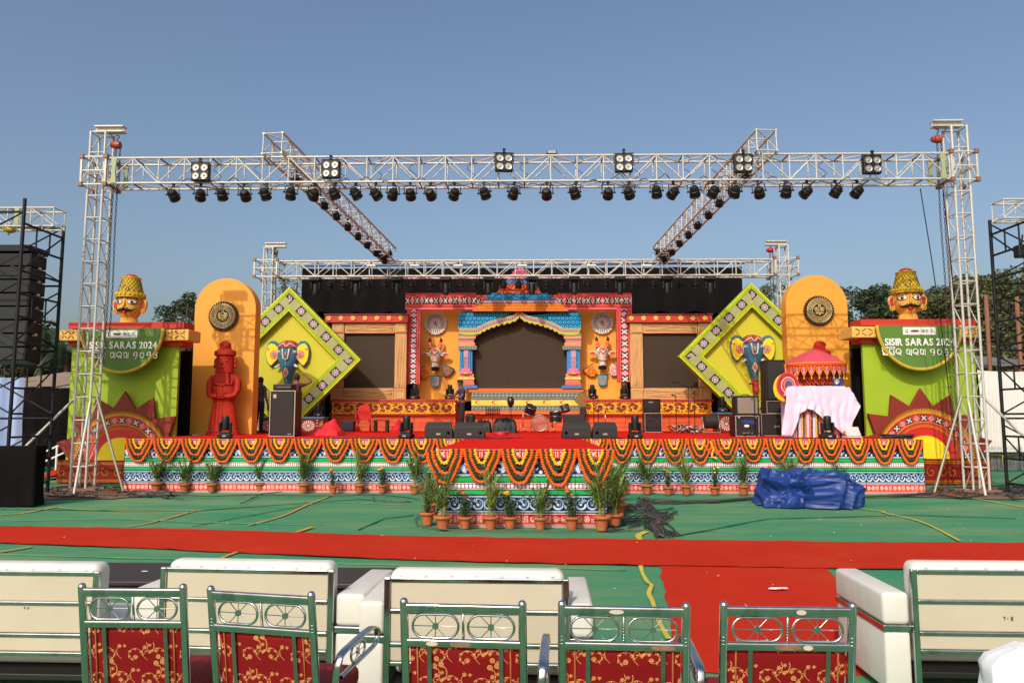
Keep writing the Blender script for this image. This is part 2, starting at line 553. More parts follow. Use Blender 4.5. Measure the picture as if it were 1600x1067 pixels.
def paint_fabric():
 rd = S(122, 8, 12)
 c = Cv(1.0, 1.0, 420, rd)
 gold = S(212, 158, 92)
 def flower(x, y, r, n=9):
  r = r * .82
  for k in range(n):
   a = 2 * PI * k / n
   c.disc(x + r * .72 * math.cos(a), y + r * .72 * math.sin(a), r * .3, gold)
  c.disc(x, y, r * .70, rd); c.disc(x, y, r * .56, gold); c.disc(x, y, r * .3, S(90, 30, 10)); c.disc(x, y, r * .14, gold)
 def heart(x, y, r):
  for dx, dy in ((-.45, .2), (.45, .2), (0, .5), (0, -.3)):
   c.disc(x + dx * r, y + dy * r, r * .42, gold)
   c.disc(x + dx * r, y + dy * r, r * .22, rd)
  c.disc(x, y, r * .25, gold)
 def leaf(x, y, a, l):
  c.stroke([(x, y), (x + l * .5 * math.cos(a), y + l * .5 * math.sin(a)), (x + l * math.cos(a), y + l * math.sin(a))], [.001, .008, .001], gold)
 for q, (ox, oy, m) in enumerate(((.02, .02, 1), (.52, .05, -1), (.27, .52, -1), (.77, .50, 1))):
  a0 = .2 if m > 0 else PI - .2
  P = spiral(ox + .2, oy + .22, .19, .035, a0, a0 + m * 5.4, 50)
  c.stroke(P, .0034, gold)
  for k in (4, 11, 18, 26, 34):
   leaf(P[k][0], P[k][1], k * .9, .05); leaf(P[k][0], P[k][1], k * .9 + 1.3, .045); leaf(P[k][0], P[k][1], k * .9 + 2.4, .035)
  (flower if q % 2 == 0 else heart)(P[-1][0], P[-1][1], .055)
  e = P[0]
  P2 = [e, (e[0] + .07, e[1] + .07), (e[0] + .10, e[1] + .17), (e[0] + .06, e[1] + .26), (e[0] - .01, e[1] + .30)]
  c.stroke(P2, .0034, gold); flower(e[0] - .01, e[1] + .31, .06)
  for k in (1, 2, 3): leaf(P2[k][0], P2[k][1], .2 + k, .05); leaf(P2[k][0], P2[k][1], 2.2 + k, .05)
  heart(e[0] + .12, e[1] + .05, .042)
  flower(ox + .42, oy + .40, .045); heart(ox + .02, oy + .42, .038)
  c.stroke([(ox + .42, oy + .40), (ox + .36, oy + .33), (ox + .38, oy + .22), (ox + .45, oy + .15)], .0040, gold)
  leaf(ox + .36, oy + .30, 3.6, .05); leaf(ox + .38, oy + .24, 2.6, .045)
 return c.a
def paint_scrollwood():
 c = Cv(1.0, 1.0, 200, S(120, 26, 16))
 gd = S(206, 140, 40)
 c.rect(-1, .9, 3, .92, gd); c.rect(-1, .06, 3, .08, gd)
 for k in range(14): c.stroke([((k + .2) / 14, .86), ((k + .8) / 14, .82)], .010, gd); c.stroke([((k + .2) / 14, .12), ((k + .8) / 14, .16)], .010, gd)
 for x, m in ((.25, 1), (.75, -1)):
  P = spiral(x, .5, .24, .03, PI * .5, PI * .5 + m * 7.2, 50)
  c.stroke(P, taper(50, .012, .028), BK); c.stroke(P, taper(50, .006, .018), S(186, 70, 24))
  c.stroke(P[8:38], .005, gd)
  for k in range(5, 45, 6):
   c.stroke([P[k], (P[k][0] + .05 * math.cos(k), P[k][1] + .05 * math.sin(k))], [.012, .003], gd)
 return c.a
def paint_mandala():
 c = Cv(2.0, 1.0, 110, S(112, 22, 20))
 for x, col in ((.5, S(224, 214, 200)), (1.5, S(190, 160, 90))):
  for k in range(16):
   a = 2 * PI * k / 16
   c.stroke([(x + .12 * math.cos(a), .5 + .12 * math.sin(a)), (x + .34 * math.cos(a), .5 + .34 * math.sin(a))], [.008, .035], col)
  c.ringc(x, .5, .40, .03, S(150, 60, 40)); c.disc(x, .5, .13, S(190, 60, 40)); c.disc(x, .5, .07, S(232, 220, 200))
 for x in (0, 1, 2):
  for k in range(5): c.disc(x, .1 + .2 * k, .035, S(226, 210, 190))
 return c.a
def paint_umb_border():
 c = Cv(1.0, 1.0, 160, S(196, 30, 22))
 c.rect(-1, .90, 3, 1, S(240, 150, 30))
 for k in range(10): c.disc(.05 + k * .1, .82, .022, S(250, 200, 80))
 c.pol([(.5, .05), (0, .72), (1, .72)], S(240, 150, 40)); c.pol([(.5, .17), (.1, .72), (.9, .72)], S(196, 30, 22))
 c.disc(.5, .52, .15, S(240, 200, 190)); c.disc(.5, .52, .11, S(52, 64, 180)); c.disc(.5, .52, .04, WH)
 c.disc(0, .4, .05, S(250, 190, 60))
 for k in range(6): c.disc(.5 + .2 * math.cos(k), .52 + .2 * math.sin(k), .015, WH)
 return c.a
def paint_plate():
 c = Cv(1.0, 1.0, 220, S(206, 200, 190))
 dk = S(60, 52, 46)
 c.ringc(.5, .5, .47, .012, dk); c.ringc(.5, .5, .26, .012, dk)
 for k in range(24):
  a = 2 * PI * k / 24
  P = lambda r, d=0: (.5 + r * math.cos(a + d), .5 + r * math.sin(a + d))
  c.stroke([P(.30), P(.36)], [.014, .022], dk); c.stroke([P(.36), P(.41, .05)], [.007, .004], dk); c.stroke([P(.36), P(.41, -.06)], [.007, .004], dk)
  c.disc(*P(.42), .011, dk)
 c.disc(.5, .60, .03, dk); c.stroke([(.5, .58), (.5, .47)], [.022, .03], dk); c.stroke([(.5, .55), (.42, .5), (.40, .58)], .01, dk)
 c.stroke([(.5, .55), (.58, .5), (.6, .42)], .01, dk); c.stroke([(.5, .47), (.44, .38)], .013, dk); c.stroke([(.5, .47), (.57, .4), (.55, .34)], .013, dk)
 return c.a
def paint_mould(bg, fg, kind):
 c = Cv(1.0, 1.0, 90, bg)
 if kind == 'wave':
  for k in range(3):
   x = (k + .5) / 3
   P = spiral(x, .45, .15, .05, 0, 4.6); c.stroke(P, taper(len(P), .02, .035), fg)
   c.stroke([(x - .17, .2), (x - .05, .85)], [.01, .02], fg)
  c.rect(-1, .93, 3, 1, fg); c.rect(-1, 0, 3, .07, fg)
 elif kind == 'moon':
  for k in range(1):
   c.disc(.5, .5, .30, fg); c.disc(.57, .5, .27, bg)
  c.rect(-1, .93, 3, 1, S(140, 160, 40)); c.rect(-1, 0, 3, .07, S(140, 160, 40))
 elif kind == 'dots':
  for k in range(5): c.disc((k + .5) / 5, .5, .07, fg)
  c.rect(-1, .9, 3, 1, fg); c.rect(-1, 0, 3, .1, fg)
 elif kind == 'fig':
  for k in range(4):
   c.disc((k + .5) / 4, .68, .06, fg); c.stroke([((k + .5) / 4, .6), ((k + .5) / 4, .25)], [.03, .06], fg)
   c.stroke([((k + .2) / 4, .3), ((k + .8) / 4, .55)], .02, fg)
 return c.a
def paint_parts_cloth():
 c = Cv(1.0, 1.0, 128, S(226, 200, 160))
 cols = [S(210, 60, 30), S(30, 50, 40), S(236, 160, 30), S(240, 240, 230), S(30, 50, 40), S(210, 60, 30), S(240, 240, 230), S(200, 150, 40)]
 x = 0
 for i, k in enumerate(cols): c.rect(i / 8 + .02, 0, i / 8 + .08, 1, k)
 return c.a
IM_BANNER = imgmat('banner_print', paint_banner(), .45)
IM_IKAT = imgmat('ikat_print', paint_ikat(), .6)
IM_DEDGE = imgmat('diamond_border_print', paint_diamond_edge(), .55)
IM_SCB = imgmat('blue_scales', paint_scales(S(18, 90, 150), S(40, 170, 206), S(14, 84, 130)), .55)
IM_SCO = imgmat('orange_scales', paint_scales(S(180, 90, 20), S(240, 150, 40), S(190, 84, 20)), .55)
IM_FAB = imgmat('floral_fabric', paint_fabric(), .75)
IM_WOOD = imgmat('scroll_panel', paint_scrollwood(), .5)
IM_MAND = imgmat('mandala_panel', paint_mandala(), .6)
IM_UMB = imgmat('umbrella_border', paint_umb_border(), .8)
IM_PLATE = imgmat('plate_print', paint_plate(), .6)
IM_WAVE = imgmat('grey_wave_print', paint_mould(S(84, 98, 92), S(186, 192, 178), 'wave'), .6)
IM_MOON = imgmat('moon_print', paint_mould(S(232, 208, 96), S(150, 90, 40), 'moon'), .6)
IM_FIG = imgmat('figure_print', paint_mould(S(196, 150, 160), S(110, 60, 80), 'fig'), .6)
IM_DOT = imgmat('dot_print', paint_mould(S(236, 120, 60), S(250, 220, 170), 'dots'), .6)
IM_DOTG = imgmat('green_dot_print', paint_mould(S(40, 84, 60), S(230, 220, 150), 'dots'), .6)
IM_STR = imgmat('garland_stripe_cloth', paint_parts_cloth(), .8)
# ------------------------------------------------------------ shared materials
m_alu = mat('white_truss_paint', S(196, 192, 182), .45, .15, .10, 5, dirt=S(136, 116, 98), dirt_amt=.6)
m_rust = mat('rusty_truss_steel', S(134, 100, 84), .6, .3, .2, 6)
m_chrome = mat('chrome', (.56, .56, .56), .15, 1.0, .14, 14, dirt=(.20, .18, .14), dirt_amt=.7, stretch=(1, 1, .4))
m_chrome2 = mat('dull_chrome', (.50, .50, .47), .22, 1.0, .12, 14, dirt=(.14, .12, .09), dirt_amt=.7)
m_cream = mat('cream_leather', S(212, 208, 198), .42, 0, .05, 3, bump=.22, bscale=9, dirt=S(176, 164, 140), dirt_amt=.35)
m_cream_d = mat('cream_back_board', S(190, 178, 156), .5, 0, .05, 2.2, dirt=S(180, 166, 136), dirt_amt=.35)
m_black = mat('black_steel', (.008, .009, .011), .5, .0, .3, 8, spec=.3)
m_blackp = mat('black_plastic', (.009, .009, .0095), .45, 0, .3, 10, spec=.3)
m_lens = mat('dark_lens', (.01, .012, .014), .06, 0, .1, 3, coat=1.0)
m_cable = mat('cable_rubber', (.030, .027, .026), .55, 0, .4, 3)
m_drape = mat('black_drape', (.0085, .0072, .0072), 1.0, 0, .3, 1.2, bump=.3, bscale=3, spec=.05)
m_redc = mat('red_carpet', S(184, 46, 28), .95, 0, .07, 1.1, bump=.15, bscale=180, dirt=S(176, 96, 50), dirt_amt=.3, spec=.05)
m_redc2 = mat('red_stage_carpet', S(208, 32, 24), .95, 0, .08, 1.0, bump=.15, bscale=180, dirt=S(160, 40, 30), dirt_amt=.4, spec=.05)
m_yel = mat('golden_panel_paint', S(232, 158, 50), .62, 0, .035, 1.2, dirt=S(220, 150, 44), dirt_amt=.3)
m_maroon = mat('maroon_paint', S(128, 34, 20), .6, 0, .08, 2.5)
m_red = mat('red_paint', S(186, 46, 26), .6, 0, .10, 4)
m_lime = mat('lime_green_paint', S(148, 176, 28), .62, 0, .05, 1.0, dirt=S(130, 164, 32), dirt_amt=.3)
m_dgreen = mat('leaf_green_paint', S(86, 122, 44), .6, 0, .05, 1.5)
m_sand = mat('bevelled_yellow_wood', S(232, 176, 84), .6, 0, .08, 5)
m_white = mat('white_paint', S(228, 226, 218), .6, 0, .05, 4)
m_wood = mat('carved_tan_wood', S(198, 152, 98), .75, 0, .22, 2.2, bump=.5, bscale=7, stretch=(1, 1, 8), dirt=S(150, 106, 62), dirt_amt=.6)
m_woodv = mat('carved_tan_wood_upright', S(200, 154, 100), .75, 0, .22, 2.2, bump=.5, bscale=7, stretch=(8, 1, 1), dirt=S(150, 106, 62), dirt_amt=.6)
m_owood = mat('orange_stained_plank', S(206, 84, 34), .65, 0, .25, 2.2, bump=.3, bscale=12, stretch=(1, 1, 5), dirt=S(150, 50, 24), dirt_amt=.5)
m_led = mat('led_screen', (.046, .030, .018), .6, 0, .04, 3, spec=.2)
m_teal = mat('elephant_blue_paint', S(60, 108, 130), .65, 0, .14, 6, bump=.25, bscale=22, spec=.3)
m_bright = mat('bright_yellow_paint', S(238, 208, 20), .6, 0, .06, 3)
m_skinw = mat('cow_white_paint', S(206, 198, 184), .65, 0, .12, 8, bump=.2, bscale=30, spec=.3)
m_orange = mat('orange_paint', S(226, 104, 38), .6, 0, .06, 4)
m_pink = mat('pink_paint', S(238, 112, 140), .6, 0, .07, 4)
m_blue = mat('bright_blue_paint', S(36, 122, 190), .55, 0, .07, 4)
m_terra = mat('terracotta', S(182, 98, 58), .85, 0, .18, 9, bump=.2, bscale=30, dirt=S(130, 70, 46), dirt_amt=.5)
m_soil = mat('potting_soil', (.05, .035, .024), .95, 0, .4, 30, bump=.5)
m_dark = mat('dark_brown_laminate', S(52, 42, 40), .45, 0, .15, 3)
m_brown = mat('brown_table_leg', S(112, 62, 34), .5, 0, .15, 3)
m_earth = mat('trampled_earth', S(120, 92, 70), .95, 0, .3, 2.0, bump=.6, bscale=8)
m_hoist = mat('orange_hoist_paint', S(160, 66, 42), .45, .1, .15, 8)
m_hoisty = mat('yellow_hoist_paint', S(200, 160, 30), .45, .1, .15, 8)
m_chain = mat('chain_steel', (.06, .055, .05), .5, .8, .2, 20)
m_gunwood = mat('sheet_tin', S(120, 124, 124), .5, .5, .2, 2)
def ground_green():
 m = bpy.data.materials.new('green_carpet'); m.use_nodes = True
 N, L = m.node_tree.nodes, m.node_tree.links
 b = N['Principled BSDF']; b.inputs['Roughness'].default_value = .95; b.inputs['Specular IOR Level'].default_value = .08
 tc = N.new('ShaderNodeTexCoord')
 mp = N.new('ShaderNodeMapping'); mp.inputs['Scale'].default_value = (.35, 1.1, 1); mp.inputs['Rotation'].default_value = (0, 0, -.05)
 L.new(tc.outputs['Object'], mp.inputs[0])
 n1 = N.new('ShaderNodeTexNoise'); n1.inputs['Scale'].default_value = .8; n1.inputs['Detail'].default_value = 8; n1.inputs['Roughness'].default_value = .65
 L.new(mp.outputs[0], n1.inputs['Vector'])
 cr = N.new('ShaderNodeValToRGB')
 E = cr.color_ramp.elements
 E[0].position = .32; E[0].color = (*S(44, 132, 98), 1)
 E[1].position = .72; E[1].color = (*S(122, 146, 104), 1)
 e = E.new(.5); e.color = (*S(84, 134, 96), 1)
 L.new(n1.outputs['Fac'], cr.inputs[0])
 n2 = N.new('ShaderNodeTexNoise'); n2.inputs['Scale'].default_value = 2.6; n2.inputs['Detail'].default_value = 8; n2.inputs['Roughness'].default_value = .75
 L.new(tc.outputs['Object'], n2.inputs['Vector'])
 c2 = N.new('ShaderNodeValToRGB'); c2.color_ramp.elements[0].position = .58; c2.color_ramp.elements[0].color = (0, 0, 0, 1)
 c2.color_ramp.elements[1].position = .8; c2.color_ramp.elements[1].color = (.4, .4, .4, 1)
 L.new(n2.outputs['Fac'], c2.inputs[0])
 mx = N.new('ShaderNodeMix'); mx.data_type = 'RGBA'
 L.new(c2.outputs[0], mx.inputs[0]); L.new(cr.outputs[0], mx.inputs[6]); mx.inputs[7].default_value = (*S(140, 134, 110), 1)
 L.new(mx.outputs[2], b.inputs['Base Color'])
 n3 = N.new('ShaderNodeTexNoise'); n3.inputs['Scale'].default_value = 1.6; n3.inputs['Detail'].default_value = 3
 L.new(tc.outputs['Object'], n3.inputs['Vector'])
 n4 = N.new('ShaderNodeTexNoise'); n4.inputs['Scale'].default_value = 260
 L.new(tc.outputs['Object'], n4.inputs['Vector'])
 ad = N.new('ShaderNodeMath'); ad.operation = 'MULTIPLY_ADD'; ad.inputs[1].default_value = .05
 L.new(n4.outputs['Fac'], ad.inputs[0]); L.new(n3.outputs['Fac'], ad.inputs[2])
 bp = N.new('ShaderNodeBump'); bp.inputs['Strength'].default_value = .35; bp.inputs['Distance'].default_value = .06
 L.new(ad.outputs[0], bp.inputs['Height']); L.new(bp.outputs[0], b.inputs['Normal'])
 return m
m_green = ground_green()
# ------------------------------------------------------------ ground
b = M(); b.box(-900, 900, -300, 1500, -.5, -.006); b.build('ground', m_earth, kind='structure')
def wavy_sheet(name, A, B, C, D, z, m, nu=60, nv=12, amp=.0, wob=.02, seed=0, kind='structure', drop=.03):
 b = MS()
 ids = []
 for j in range(nv + 1):
  row = []
  for i in range(nu + 1):
   u, v = i / nu, j / nv
   p = (Vector(A) * (1 - u) + Vector(B) * u) * (1 - v) + (Vector(D) * (1 - u) + Vector(C) * u) * v
   n = noise.noise(Vector((p.x * .9 + seed, p.y * .9, seed)))
   n2 = noise.noise(Vector((p.x * 2.7 + seed, p.y * 2.7, seed + 5)))
   zz = z + amp * (max(0, n) * 1.0 + max(0, n2 - .15) * .7)
   if j in (0, nv): p.y += wob * n2 * 2 + wob * noise.noise(Vector((p.x * 6, seed, 0)))
   if i in (0, nu): p.x += wob * n2 * 2
   if i in (0, nu) or j in (0, nv): zz = z - .003 + amp * max(0, n2 - .25) * 1.6
   row.append(b.V((p.x, p.y, zz)))
  ids.append(row)
 for j in range(nv):
  for i in range(nu):
   b.F([ids[j + 1][i], ids[j + 1][i + 1], ids[j][i + 1], ids[j][i]])
 return b.build(name, m, kind=kind)
wavy_sheet('green_carpet', (-24, 32, 0), (26, 32, 0), (26, -4, 0), (-24, -4, 0), 0.0, m_green, 200, 150, .014, .02, 1)
TOPE = [(-420, 812), (-60, 822), (0, 823), (300, 828), (600, 838), (800, 842), (1000, 844), (1300, 848), (1600, 850), (1680, 850), (2140, 853)]
BOTE = [(-420, 840), (-60, 848), (0, 850), (200, 857), (400, 867), (600, 875), (800, 881), (1000, 885), (1300, 890), (1600, 893), (1680, 894), (2140, 897)]
def edge_at(E, px):
 for (x0, y0), (x1, y1) in zip(E, E[1:]):
  if px <= x1: return y0 + (y1 - y0) * (px - x0) / (x1 - x0)
 return E[-1][1]
b = MS(); ids = []
for i in range(161):
 px = -420 + 2560 * i / 160; row = []
 pa, pb = G(px, edge_at(TOPE, px)), G(px, edge_at(BOTE, px))
 for j in range(13):
  v = j / 12; p = pa.lerp(pb, v)
  n2 = noise.noise(Vector((p.x * 2.3, p.y * 2.3, 3))); n1 = noise.noise(Vector((p.x * .8, p.y * .8, 7)))
  z = .019 + .012 * max(0, n2 - .1) + .010 * max(0, n1)
  if j in (0, 12): p.y += .03 * noise.noise(Vector((p.x * 3, 1, 0))) + .012 * noise.noise(Vector((p.x * 9, 4, 0))); z += .016 * max(0, noise.noise(Vector((p.x * 4, 8, j))))
  row.append(b.V((p.x, p.y, z)))
 ids.append(row)
for i in range(160):
 for j in range(12): b.F([ids[i][j], ids[i][j + 1], ids[i + 1][j + 1], ids[i + 1][j]])
b.build('red_carpet', m_redc, kind='structure')
a, b_, c_, d_ = G(1031, 878), G(1276, 882), G(1545, 1060), G(1062, 1052)
a.y += .03; b_.y += .03
wavy_sheet('red_carpet', a, b_, c_, d_, .012, m_redc, 40, 50, .010, .02, 9)
def ribbon_line(name, pts, w, z, m, amp=.0):
 b = M()
 L_, R_ = [], []
 P = [Vector(p) for p in pts]
 Q = []
 for i in range(len(P) - 1):
  p0, p1, p2, p3 = P[max(0, i - 1)], P[i], P[i + 1], P[min(len(P) - 1, i + 2)]
  for k in range(8):
   t = k / 8; Q.append(.5 * ((2 * p1) + (-p0 + p2) * t + (2 * p0 - 5 * p1 + 4 * p2 - p3) * t * t + (-p0 + 3 * p1 - 3 * p2 + p3) * t ** 3))
 Q.append(P[-1])
 for i, p in enumerate(Q):
  t = (Q[min(i + 1, len(Q) - 1)] - Q[max(0, i - 1)]).normalized()
  s_ = Vector((-t.y, t.x, 0)) * w * .5 * (1 + .35 * noise.noise(p * 2))
  j = Vector((noise.noise(p * 1.3), noise.noise(p * 1.3 + Vector((9, 0, 0))), 0)) * amp
  L_.append(b.V((p.x + s_.x + j.x, p.y + s_.y + j.y, z))); R_.append(b.V((p.x - s_.x + j.x, p.y - s_.y + j.y, z)))
 for i in range(len(Q) - 1): b.F([R_[i], R_[i + 1], L_[i + 1], L_[i]])
 return b.build(name, m, kind='structure')
m_seam = mat('yellow_seam', S(196, 176, 60), .9, 0, .15, 5)
m_seamo = mat('orange_seam', S(196, 140, 40), .9, 0, .15, 5)
for pts, w, mm in (
  ([G(1340, 795), G(1378, 800), G(1384, 803), G(1440, 817), G(1500, 847)], .045, m_seam),
  ([G(1462, 767), G(1484, 774), G(1540, 783), G(1600, 794)], .05, m_seam),
  ([G(200, 824), G(235, 818), G(300, 801), G(313, 799)], .05, m_seamo),
  ([G(388, 822), G(440, 808), G(480, 790), G(520, 774)], .05, m_seamo),
  ([G(464, 833), G(488, 825)], .08, m_seamo),
  ([G(0, 864), G(20, 861), G(48, 856)], .06, m_seamo),
  ([G(342, 876), G(356, 870), G(372, 864)], .05, m_seamo),
  ([G(0, 806), G(40, 802), G(88, 793)], .06, m_seamo),
  ([G(88, 793), G(110, 796), G(200, 800), G(300, 802)], .035, m_seam),
  ([G(1001, 886), G(1004, 898), G(1012, 912), G(1018, 917), G(1014, 930), G(1020, 944), G(1030, 975), G(1045, 1002)], .045, m_seam),
  ([G(1000, 845), G(998, 838), G(1010, 832)], .09, m_seam)):
 ribbon_line('yellow_seam_line', pts, w, .0235, mm)
for cx, cy, r in ((-10.6, 16.4, 2.2), (10.6, 16.9, 2.2)):
 b = M(); n = 40
 ring = [b.V((cx + (r * (1 + .35 * noise.noise(Vector((math.cos(a) * 2, math.sin(a) * 2, cx))))) * math.cos(a) * 1.2, cy + r * .42 * (1 + .4 * noise.noise(Vector((math.cos(a) * 3, math.sin(a) * 3, cx + 4)))) * math.sin(a), .020)) for a in (2 * PI * k / n for k in range(n))]
 b.F(ring)
 b.build('bare_earth', m_earth, kind='structure')
# ------------------------------------------------------------ stage deck
SH = 1.217          # stage height
YS, YR = 17.13, 11.92   # front of the main deck, front of the thrust
XS, XL = 9.04, 9.25
RX0, RX1 = -1.38, 1.30
st = thing('stage', 'large open-air stage with red carpet top and painted blue and green skirt', 'stage', (0, YS, 0))
b = M(st)
b.box(-XL, XS, YS, 31.0, .02, SH - .012)
b.box(RX0, RX1, YR, YS, .02, SH - .012)
b.build('deck', m_dark, st)
b = M(st)
for x0, x1, y0, y1 in ((-XL, XS, YS - .02, 31.0), (RX0, RX1, YR - .02, YS - .02)):
 b.box(x0 - .01, x1 + .01, y0, y1, SH - .012, SH + (.0 if x1 > 5 else .003))
b.build('carpet_top', m_redc2, st)
b = MS(st)
for k in range(26):
 x0, y0 = random.uniform(-8, 8), random.uniform(17.4, 25)
 L_ = random.uniform(.4, 1.4); a = random.uniform(-.5, .5)
 b.tube([(x0 + L_ * t * math.cos(a), y0 + L_ * t * math.sin(a) * .6, SH + .000) for t in (0, .3, .6, 1)], [.004, .014, .012, .004], 6)
b.build('carpet_ruck', m_redc2, st, kind='stuff')
def skirt(name, x0, x1, y, per, parent=st, z0=.045, z1=SH - .0):
 b = M(parent)
 n = max(2, int((x1 - x0) / .12))
 for i in range(n):
  xa, xb = x0 + (x1 - x0) * i / n, x0 + (x1 - x0) * (i + 1) / n
  f = lambda x: y - .012 - .010 * noise.noise(Vector((x * 1.3, y, 0))) - .006 * noise.noise(Vector((x * 4, y, 0)))
  for j in range(4):
   za, zb = z0 + (z1 - z0) * j / 4, z0 + (z1 - z0) * (j + 1) / 4
   g = lambda x, z: f(x) - .006 * noise.noise(Vector((x * 1.1, z * 2, 7)))
   b.quad((xa, g(xa, za), za), (xb, g(xb, za), za), (xb, g(xb, zb), zb), (xa, g(xa, zb), zb),
     [((xa - x0) / per, j / 4), ((xb - x0) / per, j / 4), ((xb - x0) / per, (j + 1) / 4), ((xa - x0) / per, (j + 1) / 4)])
 return b.build(name, IM_BANNER, parent)
skirt('printed_skirt', -XL, RX0, YS, 1.17)
skirt('printed_skirt', RX1, XS, YS, 1.17)
skirt('printed_skirt', RX0, RX1, YR, 1.45)
for x, s_ in ((RX0, -1), (RX1, 1), (-XL, -1), (XS, 1)):
 y0, y1 = (YR, YS) if abs(x) < 3 else (YS, 31.0)
 b = M(st)
 b.quad((x + s_ * .02, y0, .045), (x + s_ * .02, y1, .045), (x + s_ * .02, y1, SH), (x + s_ * .02, y0, SH), [(0, 0), ((y1 - y0) / 1.3, 0), ((y1 - y0) / 1.3, 1), (0, 1)])
 b.build('printed_skirt', IM_BANNER, st)
m_edgeb = mat("deck_edge_board", S(170, 150, 140), .7, 0, .1, 3)
b = M(st)
for bx_ in ((-XL - .01, RX0 - .02, YS - .035, YS - .021, SH - .012, SH + .006), (RX1 + .02, XS + .01, YS - .035, YS - .021, SH - .012, SH + .006), (RX0, RX1, YR - .035, YR - .021, SH - .012, SH + .006),
   (RX0, RX1, YR - .03, YR - .01, .0, .045), (-XL, RX0, YS - .03, YS - .01, .0, .045), (RX1, XS, YS - .03, YS - .01, .0, .045)):
 b = M(st); b.box(*bx_); b.build('edge_board', m_edgeb, st)
m_galv = mat('galvanised_tube', S(150, 148, 128), .5, .4, .15, 6)
m_scrap = mat('paper_scraps', S(196, 190, 176), .8, 0, .2, 30)
random.seed(41)
b = M()
for k in range(130):
 px, py = random.uniform(0, 1600), random.uniform(776, 1000)
 g = G(px, py); s_ = random.uniform(.005, .016) * (1 + (py < 850) * .6); a_ = random.uniform(0, 6)
 if RX0 - .3 < g.x < RX1 + .3 and g.y > YR - .1: continue
 b.F([b.V((g.x + s_ * math.cos(a_ + t) * random.uniform(.6, 1.3), g.y + s_ * math.sin(a_ + t) * random.uniform(.6, 1.3), .044 + .004 * (t > 2))) for t in (0, 1.3, 2.7, 4.2)])
b.build('litter_scraps', m_scrap, kind='stuff')
m_fold = mat('mat_fold_green', S(40, 92, 70), .95, 0, .2, 4, spec=.05)
for k, pts in enumerate(([(0, 797), (300, 800), (560, 781), (650, 786)], [(300, 824), (480, 790), (520, 786), (640, 790)], [(1040, 842), (1200, 812), (1420, 806), (1600, 812)], [(0, 868), (360, 878), (700, 886), (1000, 893)], [(560, 829), (600, 812), (650, 806)], [(20, 815), (180, 812), (330, 818), (520, 822)])):
 P = [G(*q) for q in pts]; b = MS(); Q = []
 for i in range(len(P) - 1):
  for q in range(14):
   p = P[i].lerp(P[i + 1], q / 14); p.y += .05 * noise.noise(p * 1.5); p.z = .0185 + .004 * noise.noise(p * 3); Q.append(p)
 b.tube(Q, [.006 + .008 * abs(noise.noise(p * 1.1)) for p in Q], 6)
 b.build('carpet_fold', m_green if k % 2 else m_fold, kind='structure')
# ------------------------------------------------------------ back of the stage
def rectXZ(x0, x1, z0, z1): return [(x0, z0), (x1, z0), (x1, z1), (x0, z1)]
def px_rect(x0, y0, x1, y1, Y):
 a, c = W(x0, y1, Y), W(x1, y0, Y)
 return a.x, c.x, a.z, c.z
dr = thing('drape_wall', 'tall black cloth wall closing off the back of the stage', 'backdrop', (0, 30, SH))
b = MS(dr)
x0, x1 = WX(466, 30), WX(1166, 30)
zt = WZ(418, 30)
n = 220
for part_x0, part_x1, ztop, yy in ((x0, x1, zt, 30.0), (-9.6, -8.0, WZ(560, 30), 29.6), (8.0, 9.8, WZ(560, 30), 29.6)):
 prev = None
 for i in range(n + 1):
  x = part_x0 + (part_x1 - part_x0) * i / n
  y = yy + .05 * math.sin(x * 9 + 2 * noise.noise(Vector((x, 0, 0)))) + .10 * noise.noise(Vector((x * 1.5, 3, 0)))
  sag = .10 * math.sin(i / n * PI * 7) ** 2
  cur = (b.V((x, y, SH - .1)), b.V((x, y - .02, (SH + ztop) / 2)), b.V((x, y * .5 + yy * .5, ztop - sag)))
  if prev:
   b.F([prev[0], cur[0], cur[1], prev[1]]); b.F([prev[1], cur[1], cur[2], prev[2]])
  prev = cur
b.build('drape', m_drape, dr)
b = MS(dr)
z1_ = WZ(484, 29.5)
prev = None
for i in range(n + 1):
 x = x0 + .15 + (x1 - x0 - .3) * i / n
 y = 29.5 + .04 * math.sin(x * 7) + .08 * noise.noise(Vector((x * 1.2, 8, 0)))
 cur = (b.V((x, y, z1_ - .12 * abs(math.sin(x * 2.3)) - .05)), b.V((x, y + .15, zt - .1)))
 if prev: b.F([prev[0], cur[0], cur[1], prev[1]])
 prev = cur
b.build('upper_drape', m_drape, dr)
bar('batten', (x0, 29.6, zt), (x1, 29.6, zt + .05), .03, m_black, dr)
YJ = 26.5
ZJ0, ZJ1 = WZ(646, YJ), WZ(626, YJ)
ri = thing('riser', 'orange plank riser across the back of the stage carrying the screens', 'riser', (0, 26.4, SH))
xl0, xl1, xr0, xr1 = WX(519, YJ), WX(712, YJ), WX(909, YJ), WX(1112, YJ)
b = M(ri)
b.box(xl0, xl1, YJ, 29.0, SH, ZJ1 - .02); b.box(xr0, xr1, YJ, 29.0, SH, ZJ1 - .02); b.box(xl1, xr0, 27.25, 29.0, SH, ZJ0)
b.build('core', m_red, ri)
zpl = [SH + .002 + (ZJ0 - .03 - SH) * k / 4 for k in range(5)]
for (a_, c_) in ((xl0 - .02, xl1), (xr0, xr1 + .02), (xl1 + .01, xr0 - .01)):
 yy = YJ - .06 if abs(a_ + c_) > 2 else 27.18
 npl = 3 if yy < 27 else 5
 for j in range(4):
  for i in range(npl):
   u0, u1 = a_ + (c_ - a_) * i / npl + .006, a_ + (c_ - a_) * (i + 1) / npl - .006
   b = M(ri); b.box(u0, u1, yy - random.uniform(.0, .02), yy + .05, zpl[j] + .004, zpl[j + 1] - .006)
   b.build('plank', m_owood, ri)
b = M(ri)
